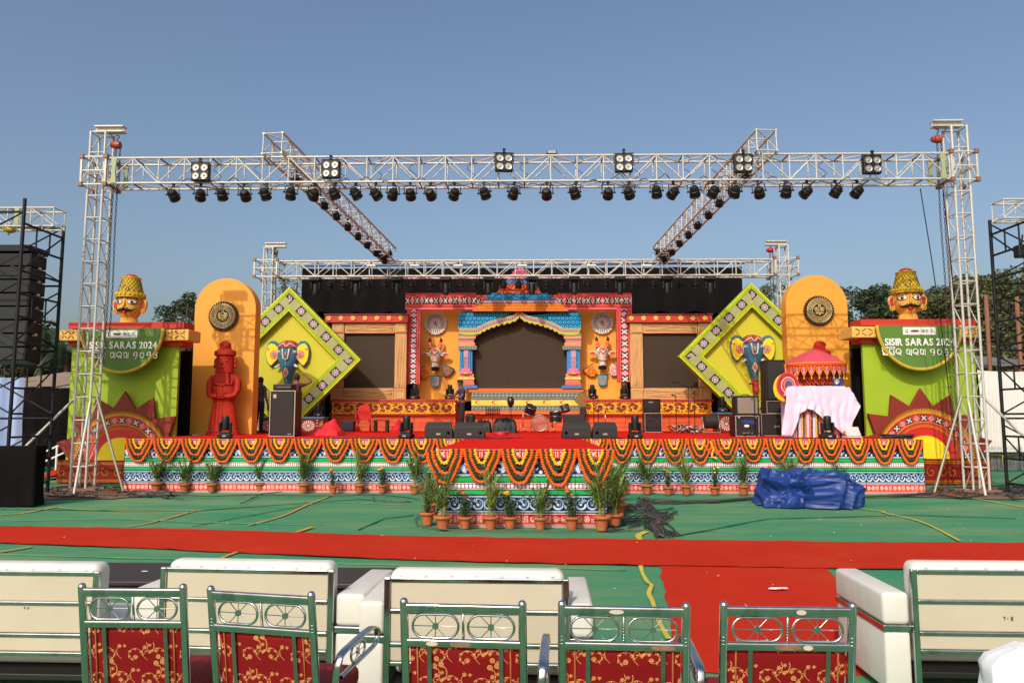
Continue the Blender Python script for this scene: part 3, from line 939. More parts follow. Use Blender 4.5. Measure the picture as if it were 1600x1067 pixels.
for a_, c_ in ((xl0 - .05, xl1 + .02), (xr0 - .02, xr1 + .05)):
 b.box(a_, c_, YJ - .20, YJ - .005, ZJ0 - .05, ZJ0 - .012); b.box(a_, c_, YJ - .12, YJ + .3, ZJ1 - .02, ZJ1 + .05)
b.build('ledge', m_red, ri)
random.seed(3)
def jali(x0, x1, z0, z1, y):
 b = M(ri)
 b.box(x0, x1, y - .02, y, z0, z1); b.build('fretwork_field', m_maroon, ri)
 f = M(ri); t = .035
 for q in ((x0, x1, z0, z0 + t), (x0, x1, z1 - t, z1), (x0, x0 + t, z0 + t, z1 - t), (x1 - t, x1, z0 + t, z1 - t)):
  f.box(q[0], q[1], y - .05, y - .02, q[2], q[3])
 h = z1 - z0; zc = (z0 + z1) / 2
 n = max(3, int((x1 - x0) / (h * .95)))
 for k in range(n):
  cx = x0 + (x1 - x0) * (k + .5) / n; s_ = 1 if k % 2 else -1
  R_ = (x1 - x0) / n * .5
  P = spiral(cx, zc, h * .40, h * .07, -PI / 2 * s_, -PI / 2 * s_ + s_ * 5.6, 24)
  for (px_, pz_), (qx, qz), i in zip(P, P[1:], range(30)):
   w_ = .042 * (1 - .35 * i / 24)
   t_ = Vector((qx - px_, qz - pz_)).normalized(); nn = Vector((-t_.y, t_.x)) * w_
   f.prism([(px_ - nn.x, pz_ - nn.y), (qx + t_.x * .01 - nn.x, qz + t_.y * .01 - nn.y), (qx + t_.x * .01 + nn.x, qz + t_.y * .01 + nn.y), (px_ + nn.x, pz_ + nn.y)], y - .05, y - .02)
  for i in range(0, 22, 2):
   px_, pz_ = P[i]; a_ = math.atan2(pz_ - zc, px_ - cx) + random.uniform(-.5, .5)
   l = random.uniform(.10, .17)
   c1 = (px_ + l * math.cos(a_), pz_ + l * math.sin(a_))
   c1 = (min(max(c1[0], x0 + .01), x1 - .01), min(max(c1[1], z0 + .01), z1 - .01))
   nx, nz_ = -math.sin(a_) * .038, math.cos(a_) * .038
   f.prism([(px_ - nx, pz_ - nz_), c1, (px_ + nx, pz_ + nz_)], y - .049, y - .02)
  for sx in (-1, 1):
   for sz in (-1, 1):
    ex, ez = cx + sx * R_ * .95, zc + sz * h * .36
    f.prism([(ex - .05, ez), (ex, ez - .045), (ex + .05, ez), (ex, ez + .045)], y - .048, y - .02)
 f.build('fretwork', m_yjali, ri)
m_yjali = mat('golden_fretwork_paint', S(244, 172, 40), .6, 0, .05, 3)
jali(xl0 + .02, xl1 - .02, ZJ0, ZJ1 - .035, YJ - .02)
jali(xr0 + .02, xr1 - .02, ZJ0, ZJ1 - .035, YJ - .02)
def side_screen(px0, px1, side, label):
 Y = 26.7
 o = thing('screen_frame', label, 'screen', (WX((px0 + px1) / 2, Y), Y, ZJ1), 'side screens')
 X0, X1, Z0, Z1 = px_rect(px0, 504, px1, 624, Y)
 Z0 = ZJ1 + .03
 ix0, ix1, iz0, iz1 = px_rect(px0 + 20, 521, px1 - 19, 606, Y)
 def board(x0, x1, z0, z1, mm, d=0.0):
  b = M(o); b.rbox(x0 + .006, x1 - .006, Y - d, Y + .18, z0 + .006, z1 - .006, .02, 2)
  ob = b.build('frame_board', mm, o); return ob
 board(X0, ix0, iz1, Z1, m_wood, .03); board(ix1, X1, iz1, Z1, m_wood, .03); board(X0, ix0, Z0, iz0, m_wood, .03); board(ix1, X1, Z0, iz0, m_wood, .03)
 board(ix0, ix1, iz1, Z1, m_wood); board(ix0, ix1, Z0, iz0, m_wood); board(X0, ix0, iz0, iz1, m_woodv); board(ix1, X1, iz0, iz1, m_woodv)
 for (x0, x1, z0, z1) in ((ix0 + .07, ix1 - .07, iz1 + .08, Z1 - .08), (ix0 + .07, ix1 - .07, Z0 + .08, iz0 - .08)):
  for k in range(5):
   z = z0 + (z1 - z0) * (k + .5) / 5
   b = MS(o)
   b.tube([(x0 + (x1 - x0) * t, Y - .005, z + .02 * math.sin(5 * t + k * 2)) for t in [i / 10 for i in range(11)]], .018, 6)
   b.build('groove', m_wood, o)
 for (x0, x1) in ((X0, ix0), (ix1, X1)):
  for k in range(5):
   x = x0 + .09 + (x1 - x0 - .18) * k / 4
   b = MS(o)
   b.tube([(x + .015 * math.sin(6 * t + k * 2), Y - .005, iz0 + .05 + (iz1 - iz0 - .1) * t) for t in [i / 10 for i in range(11)]], .014, 6)
   b.build('groove', m_woodv, o)
 for (x0, x1, z0, z1) in ((X0, ix0, iz1, Z1), (ix1, X1, iz1, Z1), (X0, ix0, Z0, iz0), (ix1, X1, Z0, iz0)):
  b = M(o)
  b.ring(rectXZ(x0 + .05, x1 - .05, z0 + .05, z1 - .05), rectXZ(x0 + .09, x1 - .09, z0 + .09, z1 - .09), Y - .05, Y - .028)
  b.build('corner_moulding', m_wood, o)
 nx, nz = 4, 3
 for i in range(nx):
  for j in range(nz):
   x0 = ix0 - .02 + (ix1 - ix0 + .04) * i / nx; x1 = ix0 - .02 + (ix1 - ix0 + .04) * (i + 1) / nx
   z0 = iz0 - .02 + (iz1 - iz0 + .04) * j / nz; z1 = iz0 - .02 + (iz1 - iz0 + .04) * (j + 1) / nz
   b = M(o); b.box(x0 + .0012, x1 - .0012, Y + .13, Y + .17, z0 + .0012, z1 - .0012); b.build('screen_panel', m_led, o)
 c = thing('cornice', 'red cornice board with ' + ('seven gold rosettes above the %s side screen' % side), 'cornice', (o.location.x, Y, Z1), 'cornices over the side screens')
 CX0, CX1, CZ0, CZ1 = px_rect(px0 - 7, 491, px1 + 2, 503, Y)
 b = M(c); b.box(CX0, CX1, Y - .14, Y + .2, Z1 + .003, CZ1 - .04); b.build('cornice_board', m_red, c)
 b = M(c); b.box(CX0 - .03, CX1 + .03, Y - .18, Y + .2, CZ1 - .04, CZ1); b.build('cornice_cap', m_maroon, c)
 for k in range(7):
  x = CX0 + (CX1 - CX0) * (k + .35) / 6.9
  b = MS(c)
  b.lathe([(.09, Y - .141), (.085, Y - .165), (.05, Y - .17), (.045, Y - .155), (.03, Y - .155), (.02, Y - .18), (.004, Y - .185)], (x, 0, (Z1 + CZ1) / 2 - .01), 12, 'y')
  b.build('rosette', m_sand, c)
side_screen(516, 636, 'left', 'dark side screen in a carved tan wood frame beside the left diamond board')
side_screen(986, 1109, 'right', 'dark side screen in a carved tan wood frame beside the right diamond board')
YW = 27.9
yw = thing('yellow_wall', 'plain golden yellow wall behind the blue arch', 'wall', (0, YW, ZJ1))
X0, X1, Z0, Z1 = px_rect(650, 483, 978, 626, YW)
for k in range(8):
 a_, c_ = X0 + (X1 - X0) * k / 8, X0 + (X1 - X0) * (k + 1) / 8
 b = M(yw); b.box(a_ + .002, c_ - .002, YW, YW + .06, ZJ1 + .01, Z1 + .2); b.build('panel', m_yel, yw)
YI = 27.0
def ikat_band(o, x0, x1, z0, z1, y, vertical=False, lift=0.0):
 b = M(o)
 b.box(x0, x1, y + .004, y + .25, z0, z1); b.build('band_board', m_red, o)
 b = M(o)
 if not vertical:
  w_ = z1 - z0; n = (x1 - x0) / (w_ * .62)
  b.quad((x0, y, z0), (x1, y, z0), (x1, y, z1), (x0, y, z1), [(0, 0), (n, 0), (n, 1), (0, 1)])
 else:
  w_ = x1 - x0; n = (z1 - z0) / (w_ * .78)
  b.quad((x0, y, z0), (x1, y, z0), (x1, y, z1), (x0, y, z1), [(0, 0), (0, 1), (n, 1), (n, 0)])
 b.build('band_face', IM_IKAT, o)
ib = thing('ikat_frame', 'red and black ikat patterned border framing the central arch', 'border', (0, YI, ZJ1))
for x0, y0, x1, y1, v in ((633, 458, 744, 482, 0), (871, 458, 987, 482, 0), (635, 483, 657, 600, 1), (965, 481, 987, 597, 1)):
 q = px_rect(x0, y0, x1, y1, YI)
 ikat_band(ib, q[0], q[1], q[2], q[3], YI, v)
for x0, y0, x1, y1 in ((744, 461, 871, 482),):
 q = px_rect(x0, y0, x1, y1, YI)
 ikat_band(ib, q[0], q[1], q[2], q[3], YI + .02)
for a_, c_ in ((633, 744), (871, 987)):
 q = px_rect(a_, 482, c_, 483.5, YI)
 b = M(ib); b.box(q[0], q[1], YI - .02, YI + .2, q[2], q[3]); b.build('fillet', m_pink, ib)
YA = 27.15
ar = thing('stage_arch', 'painted blue and pink temple arch around the large central screen', 'arch', (0, YA, ZJ0))
def pxp(px, py, Y=YA):
 p = W(px, py, Y); return (p.x, p.z)
def mirror(pts, cx=812):  # photo-pixel outline of the left half -> full outline
 return pts + [(2 * cx - x, y) for x, y in pts[::-1]]
def uvs(s_): return lambda x, z: (x / s_, z / s_)
top = [(716, 512.8), (716, 494), (722, 487), (728, 486)]
cus = [(744, 523), (745, 518), (752, 514), (757, 516), (760, 510), (767, 504), (774, 503), (781, 505), (785, 500), (794, 496), (801, 496), (806, 499), (812, 491)]
cusL = [(716, 513), (744, 513), (751, 509), (758, 505.4), (765, 502.4), (773, 499.8), (781, 497.4), (790, 495.6), (798, 493.6), (806, 489.5), (812, 484.5)]
out = [pxp(*p) for p in top] + [pxp(2 * 812 - x, y) for x, y in top[::-1]]
low = [pxp(x, y) for x, y in [(2 * 812 - x, y) for x, y in cusL]] + [pxp(x, y) for x, y in cusL[::-1][1:]]
b = M(ar); b.prism(out[::1] + low, YA - .02, YA + .3, uvs(.62)); b.build('scale_lintel', IM_SCB, ar)
def band(pts_up, pts_dn, y0, y1, m, name, uvscale=None, par=None):
 b = M(ar)
 P = [pxp(*p) for p in pts_up]; Q = [pxp(*p) for p in pts_dn]
 n = len(P)
 fu = [b.V((x, y0, z)) for x, z in P]; fd = [b.V((x, y0, z)) for x, z in Q]
 bu = [b.V((x, y1, z)) for x, z in P]; bd = [b.V((x, y1, z)) for x, z in Q]
 L_ = 0
 for i in range(n - 1):
  d = (Vector(P[i + 1]) - Vector(P[i])).length
  u0, u1 = L_ / (uvscale or 1), (L_ + d) / (uvscale or 1); L_ += d
  b.F([fd[i], fd[i + 1], fu[i + 1], fu[i]], [(u0, 0), (u1, 0), (u1, 1), (u0, 1)] if uvscale else None)
  b.F([fu[i], fu[i + 1], bu[i + 1], bu[i]], [(0, .02)] * 4 if uvscale else None); b.F([fd[i + 1], fd[i], bd[i], bd[i + 1]], [(0, .02)] * 4 if uvscale else None)
 return b.build(name, m, par or ar)
full = lambda P: P + [(2 * 812 - x, y) for x, y in P[::-1][1:]]
U1 = full(cusL)
off = lambda P, d: [(x + (d * .35 if x < 811 else (-d * .35 if x > 813 else 0)), y + d) for x, y in P]
m_ygreen = mat('yellow_green_trim', S(176, 186, 40), .6, 0, .1, 4)
band(U1, off(U1, 1.3), YA - .06, YA + .2, m_ygreen, 'trim')
band(off(U1, 1.3), off(U1, 7.5), YA - .05, YA + .2, IM_FIG, 'figure_band', .30)
V1 = off(U1, 7.5)
sc_pts = []
for i in range(len(V1) - 1):
 (ax, ay), (bx, by) = V1[i], V1[i + 1]
 for k in range(4):
  t = k / 4
  sc_pts.append((ax + (bx - ax) * t, ay + (by - ay) * t + (2.4 * math.sin(PI * t) if i % 1 == 0 else 0)))
sc_pts.append(V1[-1])
base_pts = []
for i in range(len(V1) - 1):
 (ax, ay), (bx, by) = V1[i], V1[i + 1]
 for k in range(4): base_pts.append((ax + (bx - ax) * k / 4, ay + (by - ay) * k / 4 - .6))
base_pts.append((V1[-1][0], V1[-1][1] - .6))
band(base_pts, [(x, y + 1.2) for x, y in sc_pts], YA - .055, YA + .2, m_ygreen, 'cusped_trim')
for sgn in (-1, 1):
 def R(x0, y0, x1, y1, m, name, y=YA, d=.25, per=None, bev=0):
  if sgn > 0: x0, x1 = 2 * 812 - x1, 2 * 812 - x0
  q = px_rect(x0, y0, x1, y1, y)
  b = M(ar)
  if per:
   n_ = (q[1] - q[0]) / per
   b.box(q[0], q[1], y + .003, y + d, q[2], q[3])
   b.mi = 1
   b.quad((q[0], y, q[2]), (q[1], y, q[2]), (q[1], y, q[3]), (q[0], y, q[3]), [(0, 0), (n_, 0), (n_, 1), (0, 1)])
   b.build(name, [m_red, m], ar)
  else:
   b.box(q[0], q[1], y, y + d, q[2], q[3]); b.build(name, m, ar)
 R(716, 521.5, 746, 524, IM_DOTG, 'capital_band', YA - .04, per=.3)
 R(716, 524, 743, 529, IM_DOT, 'capital_band', YA - .02, per=.3)
 R(716, 529.3, 741, 532, IM_WAVE, 'capital_band', YA + .0, per=.2)
 R(716, 532.3, 740, 535, m_pink, 'capital_band', YA - .01)
 R(716, 535.3, 742, 540, IM_DOT, 'capital_band', YA - .05, per=.3)
 R(716, 540.3, 745, 546, IM_WAVE, 'capital_band', YA - .08, per=.3)
 R(718, 546.3, 722, 580, m_blue, 'pilaster_strip', YA + .01)
 R(722.2, 546.3, 724, 580, IM_SCB, 'pilaster_strip', YA - .01, per=.3)
 R(724.2, 546.3, 731.5, 588, IM_FIG, 'pilaster_panel', YA - .03, per=.2)
 R(731.7, 546.3, 735, 582, m_blue, 'pilaster_strip', YA - .01)
 R(735.2, 546.3, 738, 582, m_blue, 'pilaster_strip', YA + .02)
 R(717, 584, 740, 589, IM_DOT, 'base_band', YA - .05, per=.3)
 R(716, 589.3, 741, 593, IM_MOON, 'base_band', YA - .07, per=.12)
 R(718, 593.3, 740, 597, m_pink, 'base_band', YA - .04)
 R(717, 597.3, 741, 601.5, m_orange, 'base_band', YA - .07)
 R(715, 602, 746, 606.5, m_blue, 'base_band', YA - .12)
 for lay, (nn_, rr, mm) in enumerate(((5, 11.5, m_pink), (4, 7.5, m_pink), (3, 4.0, m_bright))):
  for k in range(nn_):
   a_ = PI * (k + .5) / nn_
   cx_ = 728 if sgn < 0 else 2 * 812 - 728
   c0 = W(cx_, 585, YA); r_ = rr * YA / FPX
   P = [(c0.x + r_ * .2 * math.cos(a_ - .6), c0.z + r_ * .2 * math.sin(a_ - .6)), (c0.x + r_ * .75 * math.cos(a_ - .30), c0.z + r_ * .8 * math.sin(a_ - .30)),
     (c0.x + r_ * math.cos(a_), c0.z + r_ * math.sin(a_)), (c0.x + r_ * .75 * math.cos(a_ + .30), c0.z + r_ * .8 * math.sin(a_ + .30)), (c0.x + r_ * .2 * math.cos(a_ + .6), c0.z + r_ * .2 * math.sin(a_ + .6))]
   b = M(ar); b.prism(P, YA - .11 - .03 * lay, YA - .06, bev=.012); b.build('lotus_petal', mm, ar)
tiers = [((737, 486), (750, 474), (875, 474), (889, 486), IM_SCO, .42), ((750, 473.5), (757, 469), (869, 469), (876, 473.5), IM_FIG, .3),
   ((757, 468.5), (768, 458), (855, 458), (868, 468.5), IM_SCB, .42), ((776, 457.5), (786, 443), (838, 443), (845, 457.5), m_orange, 0),
   ((788, 442.5), (792, 437), (832, 437), (836, 442.5), m_blue, 0), ((792, 436.5), (796, 431), (828, 431), (832, 436.5), m_pink, 0)]
for i, (p0, p1, p2, p3, mm, per) in enumerate(tiers):
 y = YI - .10 - .02 * (i % 2)
 P = [(W(*q, y).x, W(*q, y).z) for q in (p0, p3, p2, p1)]
 b = M(ar); b.prism(P, y, y + .3, uvs(per) if per else None); b.build('roof_tier', mm, ar)
for k in range(9):
 c0 = W(783 + k * 6.6, 450, YI - .14)
 b = MS(ar)
 P = spiral(c0.x, c0.z, .13, .03, -1 + k, 4 + k, 12)
 b.tube([(x, YI - .15, z) for x, z in P], .022, 5); b.build('curl', m_orange, ar)
for lay, (nn_, rr, mm) in enumerate(((7, 15, m_pink), (5, 10, m_pink), (3, 5, m_bright))):
 for k in range(nn_):
  a_ = PI * (k + .5) / nn_; c0 = W(812, 434, YI); r_ = rr * YI / FPX
  P = [(c0.x + r_ * q * math.cos(a_ + d), c0.z + r_ * q * .95 * math.sin(a_ + d)) for q, d in ((.2, -.5), (.8, -.22), (1, 0), (.8, .22), (.2, .5))]
  b = M(ar); b.prism(P, YI - .24 - .03 * lay, YI - .16, bev=.012); b.build('finial_petal', mm, ar)
for y0, y1, mm, per, yo in ((606.8, 612.5, m_orange, 0, .10), (613, 623, IM_WAVE, .42, .0), (623.3, 634, IM_MOON, .62, .06), (634.3, 641.5, IM_WAVE, .42, .02), (642, 647, m_orange, 0, -.06)):
 x0, x1 = (733, 911) if y0 < 612 else (737, 906)
 if y0 > 640: x0, x1 = 727, 912
 q = px_rect(x0, y0, x1, y1, YA + yo)
 b = M(ar)
 y = YA + yo - .15
 b.box(q[0], q[1], y + .003, YA + .3, q[2] + .002, q[3] - .002)
 if per:
  b.mi = 1; n_ = (q[1] - q[0]) / per
  b.quad((q[0], y, q[2] + .002), (q[1], y, q[2] + .002), (q[1], y, q[3] - .002), (q[0], y, q[3] - .002), [(0, 0), (n_, 0), (n_, 1), (0, 1)])
 b.build('base_moulding', [mm, mm] if not per else [m_red, mm], ar)
q = px_rect(732, 490, 893, 608, 27.5)
cs = thing('led_screen', 'large blank dark brown central screen inside the blue arch', 'screen', ((q[0] + q[1]) / 2, 27.5, q[2]))
for i in range(8):
 for j in range(6):
  x0 = q[0] + (q[1] - q[0]) * i / 8; x1 = q[0] + (q[1] - q[0]) * (i + 1) / 8
  z0 = q[2] + (q[3] - q[2]) * j / 6; z1 = q[2] + (q[3] - q[2]) * (j + 1) / 6
  b = M(cs); b.box(x0 + .0012, x1 - .0012, 27.5, 27.58, z0 + .0012, z1 - .0012); b.build('screen_panel', m_led, cs)
m_or2 = mat('cow_orange', S(222, 92, 36), .6, 0, .08, 6)
m_yor = mat('ochre_bag', S(226, 140, 30), .75, 0, .15, 9)
m_grypat = mat('grey_green_bag', S(92, 104, 88), .8, 0, .3, 22)
m_tealb = mat('teal_pot', S(60, 156, 170), .7, 0, .25, 18)
m_pinkb = mat('pale_pink_bag', S(214, 190, 186), .8, 0, .2, 18)
for i, cx in enumerate((680.5, 941)):
 side = 'left' if i == 0 else 'right'
 c0 = W(cx, 505.5 if i == 0 else 504.5, YW - .12); r_ = 17.3 * (YW - .12) / FPX
 p = thing('painted_plate', 'round white plate with ring of black figures, %s of the arch' % side, 'plate', tuple(c0), 'painted plates on the yellow wall')
 b = MS(p)
 b.lathe([(r_, c0.y + .10), (r_, c0.y + .02), (r_ * .98, c0.y - .005), (r_ * .955, c0.y)], (c0.x, 0, c0.z), 40, 'y')
 b.build('plate_rim', m_white, p, auto=True)
 b = M(p); n = 40
 b.F([b.V((c0.x + r_ * .955 * math.cos(2 * PI * k / n), c0.y - .003, c0.z + r_ * .955 * math.sin(2 * PI * k / n))) for k in range(n)],
  [(.5 + .48 * math.cos(2 * PI * k / n), .5 + .48 * math.sin(2 * PI * k / n)) for k in range(n)])
 b.build('plate_face', IM_PLATE, p)
 for k in range(20):
  a_ = 2 * PI * k / 20
  b = M(p); b.ball((c0.x + r_ * .99 * math.cos(a_), c0.y - .01, c0.z + r_ * .99 * math.sin(a_)), (.03, .02, .03), 6, 4); b.build('rim_bead', m_white, p)
def loft(b, rows, n=14, yb=0.0, back=0.25):
 rings = []
 for z, xc, yc, w_, d_ in rows:
  ring = []
  for k in range(n):
   a = 2 * PI * k / n
   x = xc + w_ * math.cos(a)
   y = yc - (d_ * math.sin(a) if math.sin(a) > 0 else d_ * back * math.sin(a))
   ring.append(b.V((x, y, z)))
  rings.append(ring)
 for A, B in zip(rings, rings[1:]):
  for k in range(n): b.F([A[k], A[(k + 1) % n], B[(k + 1) % n], B[k]])
 b.F(rings[0][::-1]); b.F(rings[-1])
def cow(cx, cy, Y, side):
 s_ = Y / FPX  # metres per photo pixel at this depth
 c0 = W(cx, cy, Y)
 o = thing('cow_head', 'painted white cow head with orange horns on yellow wall, %s of the arch' % side, 'cow mask', tuple(c0), 'cow heads on the yellow wall')
 P = lambda dx, dz, dy=0: (c0.x + dx * s_, Y - dy * s_, c0.z + dz * s_)
 b = MS(o)
 rows = [(-21, 5.6, 5), (-19.5, 6.6, 8), (-16, 6.2, 9), (-12, 5.6, 9), (-6, 7, 10), (0, 9, 12), (5, 10, 12), (9, 9.4, 11), (12, 7, 8), (13.5, 3, 4)]
 loft(b, [(c0.z + z * s_, c0.x, Y, w_ * s_, d_ * s_) for z, w_, d_ in rows], 16)
 b.build('face', m_skinw, o, auto=True)
 b = MS(o)
 loft(b, [(c0.z + z * s_, c0.x, Y, w_ * s_, d_ * s_) for z, w_, d_ in ((-22.5, 4.5, 5), (-21, 6.4, 9.5), (-17.5, 6.7, 10.5), (-16, 5, 9))], 14)
 mz = b.build('muzzle', m_blackp, o, auto=True)
 for sx in (-1, 1):
  b = MS(o)
  b.tube([P(sx * 6, 10), P(sx * 7.5, 17, 3), P(sx * 8.6, 23, 3)], [3.2 * s_, 3.0 * s_, 2.2 * s_], 10); h = b.build('horn', m_or2, o)
  b = MS(o)
  b.tube([P(sx * 8.5, 22.5, 3), P(sx * 9, 26, 3), P(sx * 8.6, 29.5, 2)], [2.35 * s_, 2 * s_, .4 * s_], 10); b.build('horn_tip', m_blackp, h)
  for zz in (14.5, 19):
   b = MS(o); b.tube([P(sx * (6.9 + (zz - 14) * .3), zz - .5, 2), P(sx * (7.1 + (zz - 14) * .3), zz + .5, 2)], 3.35 * s_, 10); b.build('horn_ring', m_skinw, h)
  e = M(o); e.smooth = True
  pts = [(9, 3), (13, 6.5), (19, 6), (22, 3.5), (18, 1), (12, 0), (9, 1)]
  e.prism([(c0.x + sx * x * s_, c0.z + z * s_) for x, z in pts], Y - 5 * s_, Y - 1 * s_, bev=.01); er = e.build('ear', m_skinw, o)
  e = M(o); pts = [(11, 3.2), (14, 5.2), (18.5, 4.9), (20, 3.6), (17, 2), (13, 1.4)]
  e.prism([(c0.x + sx * x * s_, c0.z + z * s_) for x, z in pts], Y - 5.6 * s_, Y - 5 * s_); e.build('ear_inside', m_red, er)
  b = MS(o); b.ball(P(sx * 5.2, 2.5, 9.6), (2.0 * s_, 1.2 * s_, 1.6 * s_), 10, 6); ey = b.build('eye', m_skinw, o)
  b = MS(o); b.ball(P(sx * 5.2, 2.5, 10.6), (.95 * s_, .6 * s_, .95 * s_), 8, 6); b.build('pupil', m_blackp, ey)
  b = MS(o); b.tube([P(sx * 2.8, 3.8, 11.5), P(sx * 5, 5.2, 10.4), P(sx * 7.4, 3.6, 8.6)], .5 * s_, 5); b.build('brow', m_blackp, o)
  b = MS(o); b.tube([P(sx * 1, 12, 10.5), P(sx * 4.5, 9.4, 11), P(sx * 5, 8, 11), P(sx * .5, 1, 12.6)], .8 * s_, 5); b.build('forehead_stripe', m_or2, o)
  b = MS(o); b.tube([P(sx * 6.4, -6, 7), P(sx * 4, -8, 9.5), P(0, -8.6, 10.3)], .8 * s_, 5); b.build('nose_band', m_yor, o)
 b = MS(o); b.ball(P(0, 9, 11.5), (2.6 * s_, 1 * s_, 2.6 * s_), 10, 6); b.build('forehead_mark', m_or2, o)
cow(680.5, 557, YW - .25, 'left'); cow(941, 555, YW - .25, 'right')
def hung_bag(cx, cy, tilt, m, lab, i, kind='bag'):
 Y = YW - .12; s_ = Y / FPX; c0 = W(cx, cy, Y)
 o = thing('hanging_' + kind, lab, kind, tuple(c0), 'small painted crafts on the yellow wall')
 R_ = Matrix.Rotation(tilt, 3, 'Y')
 pts = [(-9, 8), (9, 8), (8, -2), (5, -7), (0, -9.5), (-5, -7), (-8, -2)] if kind == 'bag' else [(-7.5, 8.5), (7.5, 8.5), (6.5, -5), (4.5, -8), (0, -9), (-4.5, -8), (-6.5, -5)]
 pp = [(c0.x + (x * math.cos(tilt) + z * math.sin(tilt)) * s_, c0.z + (-x * math.sin(tilt) + z * math.cos(tilt)) * s_) for x, z in pts]
 b = M(o); b.prism(pp, Y - .05, Y + .08, bev=.02); b.build('body', m, o)
 e = [(x * .98, z) for x, z in pts[:2]]
 a_, c_ = [Vector((c0.x + (x * math.cos(tilt) + 8 * math.sin(tilt)) * s_, Y - .03, c0.z + (-x * math.sin(tilt) + 8 * math.cos(tilt)) * s_)) for x in (-9, 9)]
 b = MS(o); b.tube([a_, c_], .022, 6); b.build('hem', m_dark, o)
 b = MS(o)
 mx = [(.35 * math.cos(k * 1.05), .35 * math.sin(k * 1.05)) for k in range(7)]
 for r_ in (.13, .07):
  b.tube([(c0.x + r_ * math.cos(2 * PI * k / 14), Y - .052, c0.z + r_ * math.sin(2 * PI * k / 14)) for k in range(15)], .010, 4)
 for k in range(6):
  b.tube([(c0.x + .05 * math.cos(k * PI / 3), Y - .052, c0.z + .05 * math.sin(k * PI / 3)), (c0.x + .17 * math.cos(k * PI / 3 + .2), Y - .052, c0.z + .17 * math.sin(k * PI / 3 + .2))], .009, 4)
 b.build('motif', m_or2 if m is not m_or2 and m is not m_yor else m_red, o)
hung_bag(661, 583, -.6, m_yor, 'ochre winnowing bag tilted beside the left cow head, screen side', 0)
hung_bag(698.5, 580, .5, m_grypat, 'grey-green patterned bag tilted beside the left cow head, arch side', 1)
hung_bag(680, 596, 0, m_tealb, 'turquoise pot below the left cow head', 2, 'pot')
hung_bag(923.5, 580, -.6, m_yor, 'ochre winnowing bag tilted beside the right cow head, arch side', 3)
hung_bag(960.5, 579, .6, m_pinkb, 'pale pink patterned bag tilted beside the right cow head, screen side', 4)
hung_bag(941.5, 594, 0, m_tealb, 'turquoise pot below the right cow head', 5, 'pot')
